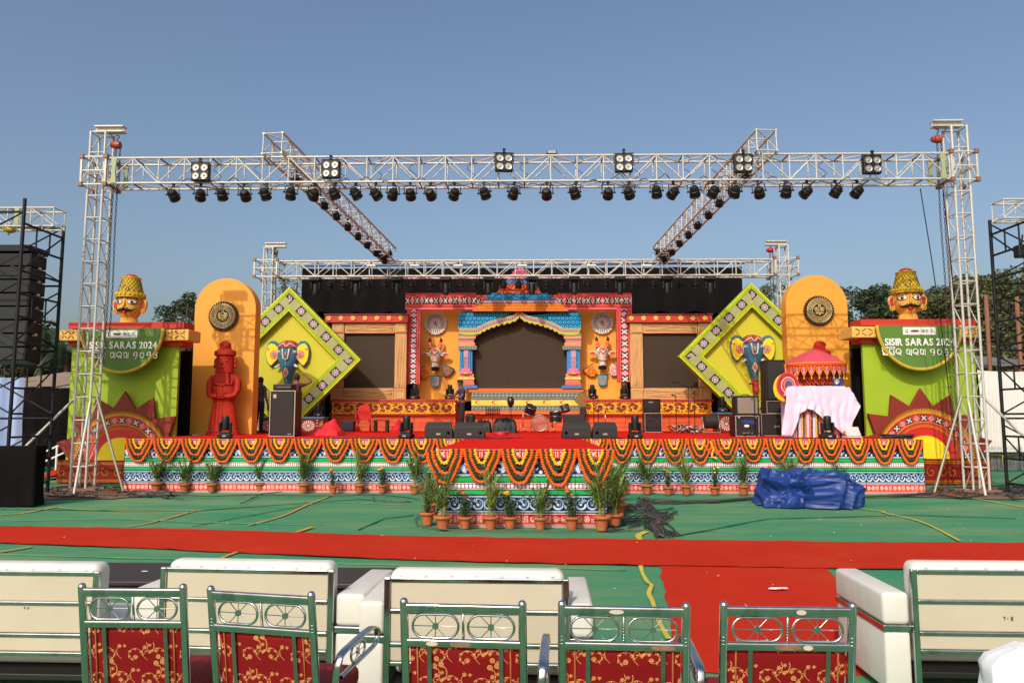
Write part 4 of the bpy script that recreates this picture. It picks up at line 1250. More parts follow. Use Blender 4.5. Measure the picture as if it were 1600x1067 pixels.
# ------------------------------------------------------------ golden arched panels with sun medallions
YP = 21.5
m_gold = mat('old_gold', S(214, 190, 124), .45, .3, .2, 14)
m_dkmed = mat('medallion_black_brown', S(40, 30, 24), .45, 0, .3, 14)
m_stat = mat('terracotta_red_statue', S(166, 38, 18), .6, 0, .10, 5, bump=.35, bscale=16, dirt=S(112, 24, 14), dirt_amt=.5, spec=.25)
for i, (x0, x1, yt, side) in enumerate(((301, 397, 435, 'left'), (1231, 1328, 430, 'right'))):
 a_, c_ = WX(x0, YP, 560), WX(x1, YP, 560)
 zt = WZ(yt, YP, (x0 + x1) / 2); R_ = (c_ - a_) / 2; cx = (a_ + c_) / 2
 o = thing('arched_panel', 'tall round-topped golden yellow panel at the %s end of the stage' % side, 'panel', (cx, YP, SH), 'round-topped panels at the stage ends')
 pts = [(a_, SH + .004), (c_, SH + .004)] + [(cx + R_ * math.cos(t), zt - R_ + R_ * math.sin(t)) for t in [PI * k / 32 for k in range(33)]]
 b = M(o); b.prism(pts, YP, YP + .42, bev=.01); b.build('panel_board', m_yel, o)
 c0 = W(349 if i == 0 else 1279.5, 494 if i == 0 else 485.5, YP - .05)
 rr = 24.3 * YP / FPX
 md = thing('sun_medallion', 'black and gold sun face medallion on the %s yellow panel' % side, 'medallion', tuple(c0), 'sun medallions on the yellow panels')
 b = MS(md)
 b.lathe([(rr * .80, YP - .002), (rr * .80, YP - .07), (rr * .74, YP - .10), (.002, YP - .10)], (c0.x, 0, c0.z), 48, 'y'); b.build('disc', m_dkmed, md, auto=True)
 for k in range(36):
  t = 2 * PI * k / 36
  u, v = Vector((math.cos(t), math.sin(t))), Vector((-math.sin(t), math.cos(t)))
  pts = [Vector((c0.x, c0.z)) + u * rr * a + v * rr * w_ for a, w_ in ((.78, -.055), (.92, -.06), (1.0, 0), (.92, .06), (.78, .055))]
  b = M(md); b.prism([tuple(p) for p in pts], YP - .09, YP - .02, bev=.015); b.build('petal', m_dkmed, md)
 for r_, t_ in ((.78, .014), (.70, .009), (.55, .010), (.46, .014)):
  b = MS(md)
  b.tube([(c0.x + rr * r_ * math.cos(t), YP - .102, c0.z + rr * r_ * math.sin(t)) for t in [2 * PI * k / 48 for k in range(48)]], t_, 5, closed=True); b.build('gold_ring', m_gold, md)
 b = M(md)
 for k in range(36):
  t = 2 * PI * k / 36
  b.ball((c0.x + rr * .625 * math.cos(t), YP - .105, c0.z + rr * .625 * math.sin(t)), .019, 5, 3)
  t2 = 2 * PI * (k + .5) / 36
  b.tube([(c0.x + rr * .84 * math.cos(t2), YP - .09, c0.z + rr * .84 * math.sin(t2)), (c0.x + rr * .9 * math.cos(t2), YP - .09, c0.z + rr * .9 * math.sin(t2))], .004, 4)
 b.build('gold_beading', m_gold, md, kind='stuff')
 P = lambda x, z: (c0.x + x * rr, YP - .108, c0.z + z * rr)
 for sx in (-1, 1):
  b = MS(md)
  b.tube([P(sx * .17 + .095 * math.cos(t), .0 + .085 * math.sin(t)) for t in [2 * PI * k / 14 for k in range(14)]], .015, 5, closed=True); b.ball(P(sx * .17, 0), .026, 6, 4); b.build('eye', m_gold, md)
  b = MS(md)
  b.tube([P(sx * .04, .06), P(sx * .12, .17), P(sx * .26, .16), P(sx * .36, .04)], [.010, .02, .017, .007], 5); b.build('eyebrow', m_gold, md)
  b = MS(md)
  b.tube([P(0, -.18), P(sx * .12, -.15), P(sx * .20, -.21), P(sx * .28, -.14)], [.018, .022, .017, .007], 5); b.build('moustache', m_gold, md)
  b = MS(md); b.tube([P(sx * .05, .40), P(sx * .05, .22), P(0, .19)], .013, 5); b.build('forehead_mark', m_gold, md)
 b = MS(md); b.tube([P(0, .08), P(0, -.08), P(-.05, -.13), P(.05, -.13)], .010, 5); b.ball(P(0, -.26), (.04, .012, .018), 8, 5); b.build('nose_and_mouth', m_gold, md)
YST = 21.0
def statue(cx, side, dz=0):
 s_ = YST / FPX
 base = W(cx, 682, YST); bx = base.x; bz = SH + .003
 hs = (W(cx, 533.5 + dz, YST).z - bz) / 149.0
 o = thing('statue', 'red folk statue with round topknot in front of the %s yellow panel' % side, 'statue', (bx, YST, bz), 'red statues on the stage')
 P = lambda x, z, y=0: (bx + x * s_, YST - y * s_, bz + z * hs)
 b = MS(o)
 rows = [(0, 26, 12), (5, 26, 12), (7, 23.5, 11), (20, 22.5, 11), (40, 19, 10), (54, 16.5, 9), (56, 18, 10), (60, 18, 10), (63, 17, 10), (75, 20, 11), (88, 21, 10), (95, 18, 9), (100, 10, 7), (104, 8, 6)]
 loft(b, [(bz + z * hs, bx, YST, w_ * s_, d_ * s_) for z, w_, d_ in rows], 22, back=.8); b.build('body', m_stat, o, auto=True)
 b = MS(o)
 rows = [(96, 12, 8), (99, 15, 11), (104, 14, 11.5), (112, 14.5, 12), (120, 14, 11.5), (126, 13, 10), (130, 11, 8)]
 loft(b, [(bz + z * hs, bx, YST - 2 * s_, w_ * s_, d_ * s_) for z, w_, d_ in rows], 20, back=.7); hd = b.build('head', m_stat, o, auto=True)
 b = MS(o)
 loft(b, [(bz + z * hs, bx, YST - 2 * s_, w_ * s_, d_ * s_) for z, w_, d_ in ((125, 15, 12), (127, 17, 14), (133, 16.5, 13.5), (135, 12, 10), (139, 8, 7))], 20, back=.8); b.build('turban', m_stat, o, auto=True)
 b = MS(o); b.ball(P(0, 141, 3), (9 * s_, 8 * s_, 9 * s_), 14, 8)
 b.tube([P(r * math.cos(t), 141 + r * math.sin(t), 11) for r, t in [(7 * (1 - k / 22), k * .55) for k in range(20)]], 1.0 * s_, 5); b.build('topknot', m_stat, o, auto=True)
 for sx in (-1, 1):
  b = MS(o); b.tube([P(sx * 17, 92), P(sx * 22, 82, 2), P(sx * 22.5, 72, 4), P(sx * 20, 63, 8), P(sx * 12, 60, 12), P(sx * 5, 62, 13)], [5.5 * s_, 6 * s_, 5 * s_, 4.5 * s_, 3.8 * s_, 3.2 * s_], 10); b.build('arm', m_stat, o)
  b = MS(o)
  for f in range(4): b.tube([P(sx * 6, 64 - f * 2, 13), P(sx * 2, 64.5 - f * 2, 14.5), P(-sx * 1, 64 - f * 2, 14.5)], 1.1 * s_, 5)
  b.tube([P(sx * 8, 65, 13), P(sx * 5, 68, 15)], 1.2 * s_, 5); b.build('hand', m_stat, o)
  b = MS(o); b.ball(P(sx * 15.5, 116, 0), (3 * s_, 3 * s_, 6 * hs), 8, 6); b.ball(P(sx * 16, 109, 1), (3.4 * s_, 2.5 * s_, 3.4 * s_), 8, 5); b.build('ear', m_stat, o)
  b = MS(o); b.ball(P(sx * 5.5, 117, 12.5), (3.2 * s_, 1.4 * s_, 1.9 * s_), 10, 5); b.build('eye', m_stat, hd)
  b = MS(o); b.tube([P(sx * 2, 120, 13.4), P(sx * 6, 122.4, 12.6), P(sx * 10.5, 120, 10)], .8 * s_, 5); b.build('eyebrow', m_stat, hd)
  b = MS(o); b.tube([P(sx * 4, 88, 10), P(sx * 8, 80, 11.5), P(sx * 14, 79, 10), P(sx * 17, 88, 7)], 1.2 * s_, 5); b.build('collar_fold', m_stat, o)
 b = MS(o); b.tube([P(0, 118, 12), P(0, 113, 15), P(0, 111, 14)], [1.2 * s_, 2 * s_, 1.6 * s_], 6); b.build('nose', m_stat, hd)
 b = MS(o); b.tube([P(-5.5, 107.5, 12), P(0, 106, 14), P(5.5, 107.5, 12)], [.8 * s_, 1.4 * s_, .8 * s_], 6); b.build('mouth', m_stat, hd)
 b = MS(o)
 b.tube([P(16.5 * math.cos(t), 57.5, 9.5 * math.sin(t)) for t in [PI * k / 14 for k in range(15)]], 1.8 * s_, 6); b.tube([P(24 * math.cos(t), 5, 11.6 * math.sin(t)) for t in [PI * k / 14 for k in range(15)]], 1.5 * s_, 6)
 b.build('belt', m_stat, o)
 b = M(o); b.prism([P(x, z)[::2] for x, z in ((-12, 80), (0, 76), (12, 80), (10, 98), (-10, 98))], YST - 12.5 * s_, YST - 6 * s_, bev=.02); b.build('bib', m_stat, o)
 return o
statue(348, 'left'); statue(1285, 'right', 0)
YD = 25.0
m_dfield = mat('chartreuse_board', S(196, 188, 36), .62, 0, .05, 1.2)
m_dside = mat('board_edge_green', S(120, 160, 40), .6, 0, .08, 3)
def diamond(cx, cy, side):
 c0 = W(cx, cy, YD); s_ = YD / FPX
 H_ = 115.5 * s_; h_ = H_ - 38 * s_
 o = thing('diamond_board', 'huge lime green diamond board framed by a dotted border, %s of the stage' % side, 'diamond board', tuple(c0), 'green diamond boards')
 b = M(o); hh = h_ + .03
 b.prism([(c0.x + x, c0.z + z) for x, z in ((0, hh), (-hh, 0), (0, -hh), (hh, 0))], YD + .12, YD + .3); b.build('field', m_dfield, o)
 for k in range(4):
  a0, a1 = PI / 2 * k, PI / 2 * (k + 1)
  d0, d1 = (math.cos(a0), math.sin(a0)), (math.cos(a1), math.sin(a1))
  O0, O1 = (c0.x + H_ * d0[0], c0.z + H_ * d0[1]), (c0.x + H_ * d1[0], c0.z + H_ * d1[1])
  I0, I1 = (c0.x + h_ * d0[0], c0.z + h_ * d0[1]), (c0.x + h_ * d1[0], c0.z + h_ * d1[1])
  b = M(o); b.prism([O0, O1, I1, I0], YD - .10, YD + .3)
  L_ = (Vector(O1) - Vector(O0)).length; wd = L_ - (Vector(I1) - Vector(I0)).length
  per = .62
  b.mi = 1
  ins = wd / 2
  fr = b.build('frame_board', m_dside, o)
  b = M(o)
  f = lambda p: (p[0], YD - .103, p[1])
  n0 = 0; n1 = L_ / per
  b.F([b.V(f(O0)), b.V(f(O1)), b.V(f(I1)), b.V(f(I0))], [(n0, 0), (n1, 0), (n1 - ins / per, 1), (ins / per, 1)])
  b.build('printed_border', IM_DEDGE, fr)
 return o
diamond(450, 562.5, 'left'); diamond(1176, 557, 'right')
def elephant(cx, cy, side, Y=YD - .02):
 s_ = Y / FPX; c0 = W(cx, cy, Y)
 Y = YD + .1
 o = thing('elephant_head', 'painted blue elephant head with yellow ears on the %s diamond board' % side, 'elephant mask', tuple(c0), 'elephant heads on the diamond boards')
 P = lambda x, z, y=0: (c0.x + x * s_, Y - y * s_, c0.z + z * s_)
 b = MS(o)
 rows = [(20, 0, 9, 5), (17, 0, 14, 9), (10, 0, 16.5, 12), (0, 0, 17.3, 14), (-8, 0, 16.5, 14), (-15, 0, 14, 13), (-24, 0, 10.5, 12), (-34, .5, 8, 10.5), (-44, 1.5, 6, 9), (-48, 2, 5, 8)]
 loft(b, [(c0.z + z * s_, c0.x + xc * s_, Y, w_ * s_, d_ * s_) for z, xc, w_, d_ in rows], 20); hd = b.build('head', m_teal, o, auto=True)
 b = MS(o)
 loft(b, [(c0.z + z * s_, c0.x + xc * s_, Y, w_ * s_, d_ * s_) for z, xc, w_, d_ in ((-47, 2, 5.6, 9), (-50, 2.2, 5.6, 9), (-52, 2.4, 4.6, 8), (-54, 2.6, 5.2, 8.6), (-58, 2.8, 5.2, 8.6), (-59, 2.9, 4.4, 7.8), (-62, 3, 5, 8.2), (-67, 3, 4.6, 7.6), (-70, 3, 3, 5))], 14)
 b.build('trunk_tip', m_rosered, o, auto=True)
 b = MS(o)
 loft(b, [(c0.z + z * s_, c0.x, Y - .02, w_ * s_, d_ * s_) for z, w_, d_ in ((9.5, 16.8, 12.5), (13, 16.4, 12.5), (18, 14, 9.6), (21, 9.4, 5.6), (22.5, 4, 2))], 20); b.build('head_cloth', m_maroonred, o, auto=True)
 for sx in (-1, 1):
  b = MS(o); b.tube([P(sx * 16, 10, 4), P(sx * 11, 13.5, 11), P(sx * 5, 17, 11.5), P(0, 11, 13.5)], 1.1 * s_, 6); b.build('cloth_trim', m_skinw, o)
  b = MS(o); b.tube([P(sx * 14, 15, 4), P(sx * 9, 17.5, 8), P(sx * 4, 20, 7.5), P(0, 16, 11)], .7 * s_, 6); b.build('cloth_trim', m_orange, o)
  ear = [(14, 16), (20, 21), (27, 21.5), (32, 17), (35, 8), (35, -2), (33, -12), (27, -20), (23.5, -19), (19, -13), (14, -8)]
  b = M(o); b.prism([(c0.x + sx * x * s_, c0.z + z * s_) for x, z in ear], Y - 5 * s_, Y - 1 * s_, bev=.03); e = b.build('ear', m_teal, o)
  inn = [(15, 10), (21, 16), (27, 17), (31.5, 13), (33.5, 6), (33.5, -2), (31.5, -11), (26.5, -18), (23.8, -17), (19.5, -12), (15, -7)]
  b = M(o); b.prism([(c0.x + sx * x * s_, c0.z + z * s_) for x, z in inn], Y - 6.3 * s_, Y - 5.05 * s_, bev=.012); b.build('ear_inside', m_bright, e)
  for r_, mm, dy in ((6.8, m_or2, 6.5), (5.2, m_skinw, 6.8), (4.2, m_red, 7.1), (2.6, m_skinw, 7.4), (1.6, m_maroonred, 7.7)):
   b = M(o); cxx, czz = c0.x + sx * 20.5 * s_, c0.z - 1 * s_
   b.prism([(cxx + r_ * s_ * (1 + .08 * math.cos(12 * t)) * math.cos(t), czz + r_ * s_ * (1 + .08 * math.cos(12 * t)) * math.sin(t)) for t in [2 * PI * k / 36 for k in range(36)]], Y - dy * s_, Y - 6.35 * s_ + .0); b.build('ear_flower', mm, e)
  b = MS(o)
  for k in range(4): b.tube([P(sx * 30, 8, 6.5), P(sx * (30 + 2.2 * math.cos(k * 1.6)), 8 + 2.2 * math.sin(k * 1.6), 6.5)], .45 * s_, 5)
  b.build('ear_motif', m_or2, e)
  b = MS(o); b.ball(P(sx * 12.4, 3, 9.8), (3 * s_, 1.4 * s_, 2.4 * s_), 12, 6); ey = b.build('eye', m_skinw, o)
  b = MS(o); b.ball(P(sx * 12.4, 3, 11), (1.3 * s_, .7 * s_, 1.3 * s_), 10, 6); b.build('pupil', m_blue, ey)
  b = MS(o); b.tube([P(sx * 12, -17, 5), P(sx * 17, -20.5, 7), P(sx * 20, -20, 8)], [2.4 * s_, 1.8 * s_, .3 * s_], 8); b.build('tusk', m_skinw, o)
  b = MS(o); b.tube([P(sx * 5.4, 8, 13.7), P(sx * 4.6, 0, 14.6), P(sx * 3.5, -7, 14.7), P(0, -10, 14.5)], 1.3 * s_, 6); b.build('forehead_mark', m_skinw, o)
 b = MS(o); b.tube([P(0, 3, 14.6), P(0, -5, 14.9)], [1.4 * s_, .8 * s_], 6); b.build('forehead_mark', m_yor, o)
 b = M(o); b.prism([P(x, z)[::2] for x, z in ((0, -20), (-3, -25), (-4.4, -30), (0, -38), (4.4, -30), (3, -25))], Y - 13.2 * s_, Y - 9 * s_, bev=.015); b.build('trunk_drop', m_skinw, o)
 b = M(o); b.prism([P(x, z)[::2] for x, z in ((0, -22), (-2.6, -27), (-3.2, -30), (0, -35), (3.2, -30), (2.6, -27))], Y - 13.8 * s_, Y - 13.2 * s_, bev=.01); b.build('trunk_drop', m_orange, o)
 b = MS(o)
 for k in range(6): b.ball(P(.4 + k * .25, -38.5 - k * 1.7, 9.9 - k * .25), (.6 * s_,) * 3, 5, 4)
 for k in range(5): b.ball(P(0, -11.5 - k * 1.6, 14.4 - .25 * k), (.55 * s_,) * 3, 5, 4)
 b.build('bead_dots', m_skinw, o)
m_rosered = mat('rose_red_paint', S(190, 50, 66), .6, 0, .1, 5)
m_maroonred = mat('patterned_maroon', S(148, 46, 48), .65, 0, .35, 24)
elephant(449, 553.5, 'left'); elephant(1177, 545, 'right')
# ------------------------------------------------------------ sign pylons
YG = 19.7
STAR = [90 + 25 * k for k in (-3, -2, -1, 0, 1, 2, 3)]
def glyph_tube(b, pts, r, y): b.tube([(x, y, z) for x, z in pts], r, 6)
def odia_line(o, cx, cz, h, y):
 r = h * .062
 def arc(x, z, rx, rz, a0, a1, n=10): return [(x + rx * math.cos(math.radians(a0 + (a1 - a0) * k / n)), z + rz * math.sin(math.radians(a0 + (a1 - a0) * k / n))) for k in range(n + 1)]
 SHA = [[(.62, 0), (.62, .72)], arc(.33, .62, .27, .26, -10, 260), [(.12, .42), (.42, .12), (.6, .12)], arc(.26, .20, .14, .13, 60, 330)]
 SHI = SHA + [arc(.35, .78, .42, .30, 20, 150), arc(.70, .98, .06, .06, 0, 360)]
 RA = [arc(.34, .50, .32, .34, -50, 230), arc(.36, .26, .15, .13, -200, 150), [(.48, .2), (.70, .0)]]
 SA = [[(.66, 0), (.66, .82)], [(.10, .82), (.10, .42)], arc(.28, .40, .18, .28, 180, 360), [(.46, .4), (.46, .62)], arc(.30, .66, .16, .12, -40, 200), [(.46, .12), (.66, .12)]]
 D9 = [arc(.32, .58, .22, .24, -80, 250), arc(.20, .36, .34, .40, 30, -75)]
 D0 = [arc(.32, .42, .26, .34, 0, 360)]
 D4 = [[(.12, .80), (.46, .42)], arc(.32, .26, .22, .22, 60, 410), [(.46, .42), (.56, .80)]]
 seq = [SHI, SHI, RA, None, SA, RA, SA, None, D9, D0, D9, D4]
 wd = sum(.86 if g else .42 for g in seq)
 x = -wd / 2
 for g in seq:
  if g is None: x += .42; continue
  b = M(o)
  for st_ in g: b.tube([(cx + (x + px_) * h, y, cz + (pz_ - .4) * h) for px_, pz_ in st_], r, 6)
  b.build('letter', m_letter, o); x += .86
m_letter = mat('white_lettering', S(236, 234, 226), .55, 0, .04, 4)
def text_obj(txt, cx, y, cz, height, m, parent, width=None, name='letter', ext=.012, bold=.018, each=True):
 curs = []
 x = 0
 glyphs = []
 for ch in txt:
  cu = bpy.data.curves.new('glyph', 'FONT'); cu.body = ch; cu.size = 1; cu.extrude = ext; cu.offset = bold; cu.resolution_u = 4
  ob = bpy.data.objects.new('glyph', cu); COL.objects.link(ob)
  if ch == ' ': x += .30; bpy.data.objects.remove(ob); continue
  dg = bpy.context.evaluated_depsgraph_get(); me = bpy.data.meshes.new_from_object(ob.evaluated_get(dg))
  xs = [v.co.x for v in me.vertices]; zs = [v.co.y for v in me.vertices]
  glyphs.append((me, x - min(xs), max(xs) - min(xs))); x += max(xs) - min(xs) + .075
  bpy.data.objects.remove(ob)
 tot = x - .075
 sy = height / .72; sx = (width / tot) if width else sy
 for me, gx, gw in glyphs:
  off = Vector(parent.location)
  for v in me.vertices:
   X_, Z_, E_ = v.co.x, v.co.y, v.co.z
   v.co = Vector((cx + (X_ + gx - tot / 2) * sx, y - E_ * sy * .6, cz + (Z_ - .36) * sy)) - off
  me.materials.clear(); me.materials.append(m)
  o = bpy.data.objects.new(name, me); COL.objects.link(o); o.parent = parent
 return glyphs
def sign(c, yo, side, xL):
 lab = side
 cen = W(c, 600 + yo, YG)
 o = thing('sign_pylon', 'bright lime green sign pylon with dark green half-round plaque, %s of the stage' % side, 'sign', (cen.x, YG, 0), 'sign pylons beside the stage')
 X = lambda px, Y, py=560: W(px, py, Y).x
 Z = lambda py, Y: W(c, py + yo, Y).z
 b = M(o); x0, x1 = X(c - 80 if side == 'left' else c - 87, YG), X(c + 87 if side == 'left' else c + 88, YG)
 b.box(x0, x1, YG, YG + .10, .02, Z(541, YG)); b.build('pylon', m_lime, o)
 if side == 'left': b = M(o); b.box(x1 - .5, X(299, YG + 1.0), YG + .9, YG + 1.1, .02, Z(541, YG) - .05); b.build('black_backing', m_drape, o)
 else: b = M(o); b.box(X(1333, YG + 1.0), x0 + .5, YG + .9, YG + 1.1, .02, Z(541, YG) - .05); b.build('black_backing', m_drape, o)
 xa, xb = X(c - 88, YG - .15), X(c + 93, YG - .15)
 b = M(o); b.box(xa, xb, YG - .15, YG + .5, Z(514, YG), Z(504.5, YG)); b.build('red_moulding', m_red, o)
 b = M(o); b.box(xa, xb - .03, YG - .12, YG + .48, Z(541, YG), Z(532, YG)); b.build('red_moulding', m_red, o)
 xa2, xb2 = X(c - 102, YG - .3), X(c + 101, YG - .3)
 zb0, zb1 = Z(532, YG - .3), Z(514.5, YG - .3)
 b = M(o); b.rbox(xa2, xb2, YG - .30, YG + .45, zb0, zb1, .02, 2); bm_ = b.build('beam', m_sand, o)
 for a_, c_ in ((xa2 + .06, X(c - 67, YG)), (X(c + 66, YG), xb2 - .06)):
  n = 2; w_ = (c_ - a_) / n
  for k in range(n):
   cx_ = a_ + w_ * (k + .5); cz_ = (zb0 + zb1) / 2
   for q in range(4):
    t = [(-1, -1), (1, -1), (1, 1), (-1, 1)][q]
    b = M(o); b.tube([(cx_ + t[0] * w_ * .42, YG - .30, cz_ + t[1] * (zb1 - zb0) * .32), (cx_ + t[0] * w_ * .08, YG - .30, cz_ + t[1] * (zb1 - zb0) * .08)], .014, 5)
    b.build('carved_line', m_darkline, bm_)
 YQ = YG - .42
 pc = W(c, 514 + yo, YQ); R_ = 64.8 * YQ / FPX; Rz = pc.z - W(c, 583 + yo, YQ).z
 zt = W(c, 513 + yo, YQ).z
 pts = [(pc.x + R_ * math.cos(t), zt + Rz * math.sin(t)) for t in [PI + PI * k / 40 for k in range(41)]]
 b = M(o); b.prism(pts, YQ, YQ + .12); b.build('plaque', m_dgreen, o)
 b = MS(o)
 b.tube([(x, YQ - .01, z) for x, z in pts], .045, 8); b.build('gold_rim', m_goldrim, o)
 sx = pc.x + (WX(c, YQ) * 0); sz = W(c, 522 + yo, YQ).z
 off_ = .05 * (1 if side == 'left' else 1)
 scx = W(c - 1.5 if side == 'left' else c + .5, 522 + yo, YQ).x
 b = M(o); b.box(scx - .42, scx + .42, YQ - .02, YQ - .004, sz - .10, sz + .10); lb = b.build('logo_strip', m_white, o)
 b = MS(o)
 b.tube([(scx - .33 + .03 * math.cos(t), YQ - .022, sz + .04 * math.sin(t)) for t in [k * PI / 4 for k in range(8)]], .007, 4, closed=True); b.tube([(scx - .36, YQ - .022, sz - .06), (scx - .33, YQ - .022, sz - .02), (scx - .30, YQ - .022, sz - .06)], .006, 4); b.build('emblem', m_dkmed, lb)
 b = M(o); b.prism([(scx - .12 + .11 * math.cos(t), sz + .028 * math.sin(t)) for t in [k * PI / 8 for k in range(16)]], YQ - .028, YQ - .021); b.build('emblem', m_dkmed, lb)
 b = M(o); b.prism([(scx - .12 + .075 * math.cos(t), sz + .010 * math.sin(t)) for t in [k * PI / 8 for k in range(16)]], YQ - .033, YQ - .029); b.build('emblem', m_red, lb)
 for k in range(4):
  t = k * PI / 2
  b = M(o); b.box(scx + .095 + .03 * math.cos(t) - .014, scx + .095 + .03 * math.cos(t) + .014, YQ - .028, YQ - .021, sz + .03 * math.sin(t) - .014, sz + .03 * math.sin(t) + .014); b.build('emblem', m_dkmed, lb)
 for q in range(3):
  b = M(o); b.box(scx + .16, scx + .23, YQ - .026, YQ - .021, sz - .045 + q * .033, sz - .033 + q * .033); b.build('emblem', m_dkmed, lb)
 b = MS(o); b.tube([(scx + .34, YQ - .022, sz + .03), (scx + .30, YQ - .022, sz + .02), (scx + .29, YQ - .022, sz - .02), (scx + .33, YQ - .022, sz - .03), (scx + .35, YQ - .022, sz), (scx + .38, YQ - .022, sz - .05)], .008, 4); b.build('emblem', m_dkmed, lb)
 t0 = W(c + 1, 539 + yo, YQ)
 text_obj('SISIR SARAS 2024', t0.x, YQ - .02, t0.z, .185, m_letter, o, 107.5 * YQ / FPX, ext=.03, bold=.028)
 t1 = W(c + 1, 555.5 + yo, YQ)
 odia_line(o, t1.x, t1.z, .205, YQ - .02)
 YB = YG - .42
 bc = c - 3 if side == 'left' else c + 9.5
 px0, px1 = (88, 293) if side == 'left' else (1345, 1549)
 x0, x1 = W(px0, 740, YB).x, W(px1, 740, YB).x
 ztop = W(bc, 719.5 if side == 'left' else 717, YB).z
 n = 6
 for k in range(n):
  a_, c_ = x0 + (x1 - x0) * k / n, x0 + (x1 - x0) * (k + 1) / n
  b = M(o); b.box(a_ + .003, c_ - .003, YB + .003, YB + .5, .02, ztop)
  b.mi = 1; b.quad((a_ + .003, YB, .02), (c_ - .003, YB, .02), (c_ - .003, YB, ztop), (a_ + .003, YB, ztop), [(0, 0), (1, 0), (1, 1), (0, 1)])
  b.build('plinth_panel', [m_maroon, IM_WOOD], o)
 sun_o = thing('half_sun', 'maroon pointed half sun with patchwork arc and yellow centre, %s of the stage' % side, 'sun board', (0, YB, 0), 'half suns on the pylons')
 sun_o.location = W(bc, 719.5 if side == 'left' else 717, YB + .25)
 YH = YB + .25; cc = sun_o.location.copy(); s_ = YH / FPX
 def arcp(r, a0=0, a1=180, n=48): return [(cc.x + r * s_ * math.cos(math.radians(a0 + (a1 - a0) * k / n)), cc.z + .003 + r * s_ * math.sin(math.radians(a0 + (a1 - a0) * k / n))) for k in range(n + 1)]
 star = [(cc.x + 104 * s_, cc.z + .003)]
 for k, a_ in enumerate(sorted(STAR)):
  star.append((cc.x + 108 * s_ * math.cos(math.radians(a_)), cc.z + 108 * s_ * math.sin(math.radians(a_))))
  if k < 6: star.append((cc.x + 82 * s_ * math.cos(math.radians(a_ + 12.5)), cc.z + 82 * s_ * math.sin(math.radians(a_ + 12.5))))
 star.append((cc.x - 104 * s_, cc.z + .003))
 star = [(cc.x + 82 * s_, cc.z + .003)] + star[1:-1] + [(cc.x - 82 * s_, cc.z + .003)]
 b = M(sun_o); b.prism(star, YH, YH + .09, bev=.01); b.build('star_board', m_maroon, sun_o)
 b = M(sun_o); b.prism(arcp(72), YH - .05, YH - .002); b.build('orange_disc', m_orng, sun_o)
 b = M(sun_o)
 for k in range(96):
  a_ = 180 * (k + .5) / 96
  for r0, r1 in ((71, 77.5), (47, 53)):
   q = [(cc.x + r * s_ * math.cos(math.radians(a_ + d)), cc.z + r * s_ * math.sin(math.radians(a_ + d))) for r, d in ((r0, -.6), (r1, 0), (r0, .6))]
   b.prism(q, YH - .055 - (.01 if r0 < 60 else 0), YH - .003 - (.03 if r0 < 60 else 0))
 b.build('gold_spikes', m_gold2, sun_o, kind='stuff')
 b = M(sun_o); b.prism(arcp(69), YH - .056, YH - .051); b.build('red_band', m_red, sun_o)
 for r_ in (70, 56, 47.5):
  b = MS(sun_o); b.tube([(x, YH - .058, z) for x, z in arcp(r_)], .010, 5); b.build('gold_line', m_gold2, sun_o)
 n = 17
 for k in range(n):
  a_ = math.radians(180 * (k + .5) / n)
  u, v = Vector((math.cos(a_), math.sin(a_))), Vector((-math.sin(a_), math.cos(a_)))
  ce = Vector((cc.x, cc.z)) + u * 62.5 * s_
  hw = 4.6 * s_
  blk = k % 2 == 0
  if blk:
   b = M(sun_o); b.prism([tuple(ce + u * p * hw + v * q * hw) for p, q in ((-1, -1), (1, -1), (1, 1), (-1, 1))], YH - .062, YH - .055); pa = b.build('patch', m_blackp, sun_o)
  rows = XROWS if blk else DIAM; nn = len(rows); cs_ = hw * (1.5 if blk else 2.0) / nn
  b = M(sun_o)
  for j, rw in enumerate(rows):
   for i, ch in enumerate(rw):
    if ch == '#':
     q = ce + u * (nn / 2 - j - .5) * cs_ + v * (i - nn / 2 + .5) * cs_
     w2 = cs_ * .45
     P4 = [q + u * p * w2 + v * s2 * w2 for p, s2 in ((-1, -1), (1, -1), (1, 1), (-1, 1))]
     b.quad(*[(t.x, YH - .0655, t.y) for t in P4])
  b.build('patch_motif', m_letter if blk else m_pinkb, sun_o)
 b = M(sun_o); b.prism(arcp(49), YH - .075, YH - .057); b.build('red_disc', m_sunred, sun_o)
 b = M(sun_o); b.prism(arcp(35.5), YH - .095, YH - .076); b.build('yellow_disc', m_bright, sun_o)
 return o
m_darkline = mat('carved_dark_line', S(120, 76, 30), .7, 0, .1, 5)
m_goldrim = mat('gold_rim_paint', S(190, 160, 44), .5, 0, .12, 5)
m_gold2 = mat('mustard_paint', S(206, 158, 46), .6, 0, .1, 6)
m_orng = mat('sunset_orange', S(214, 78, 30), .6, 0, .08, 3)
m_sunred = mat('sun_red', S(196, 30, 18), .55, 0, .06, 3)
sign(192, 0, 'left', 88)
sign(1435.5, -4.8, 'right', 1345)
m_face = mat('yellow_face_paint', S(222, 166, 70), .6, 0, .12, 4, bump=.3, bscale=22, dirt=S(188, 124, 50), dirt_amt=.35, spec=.3)
m_crown = mat('gilded_crown', S(204, 170, 36), .6, 0, .14, 8, spec=.3)
m_crownd = mat('crown_dark_green', S(90, 84, 20), .6, 0, .2, 10)  # the crown lattice's own dark green paint
m_eyew = mat('eye_white', S(224, 216, 206), .4, 0, .03, 4)
m_hair = mat('painted_black', S(22, 18, 18), .5, 0, .2, 8)
m_lip = mat('lip_red', S(176, 26, 22), .4, 0, .08, 4)
YHD = 20.1
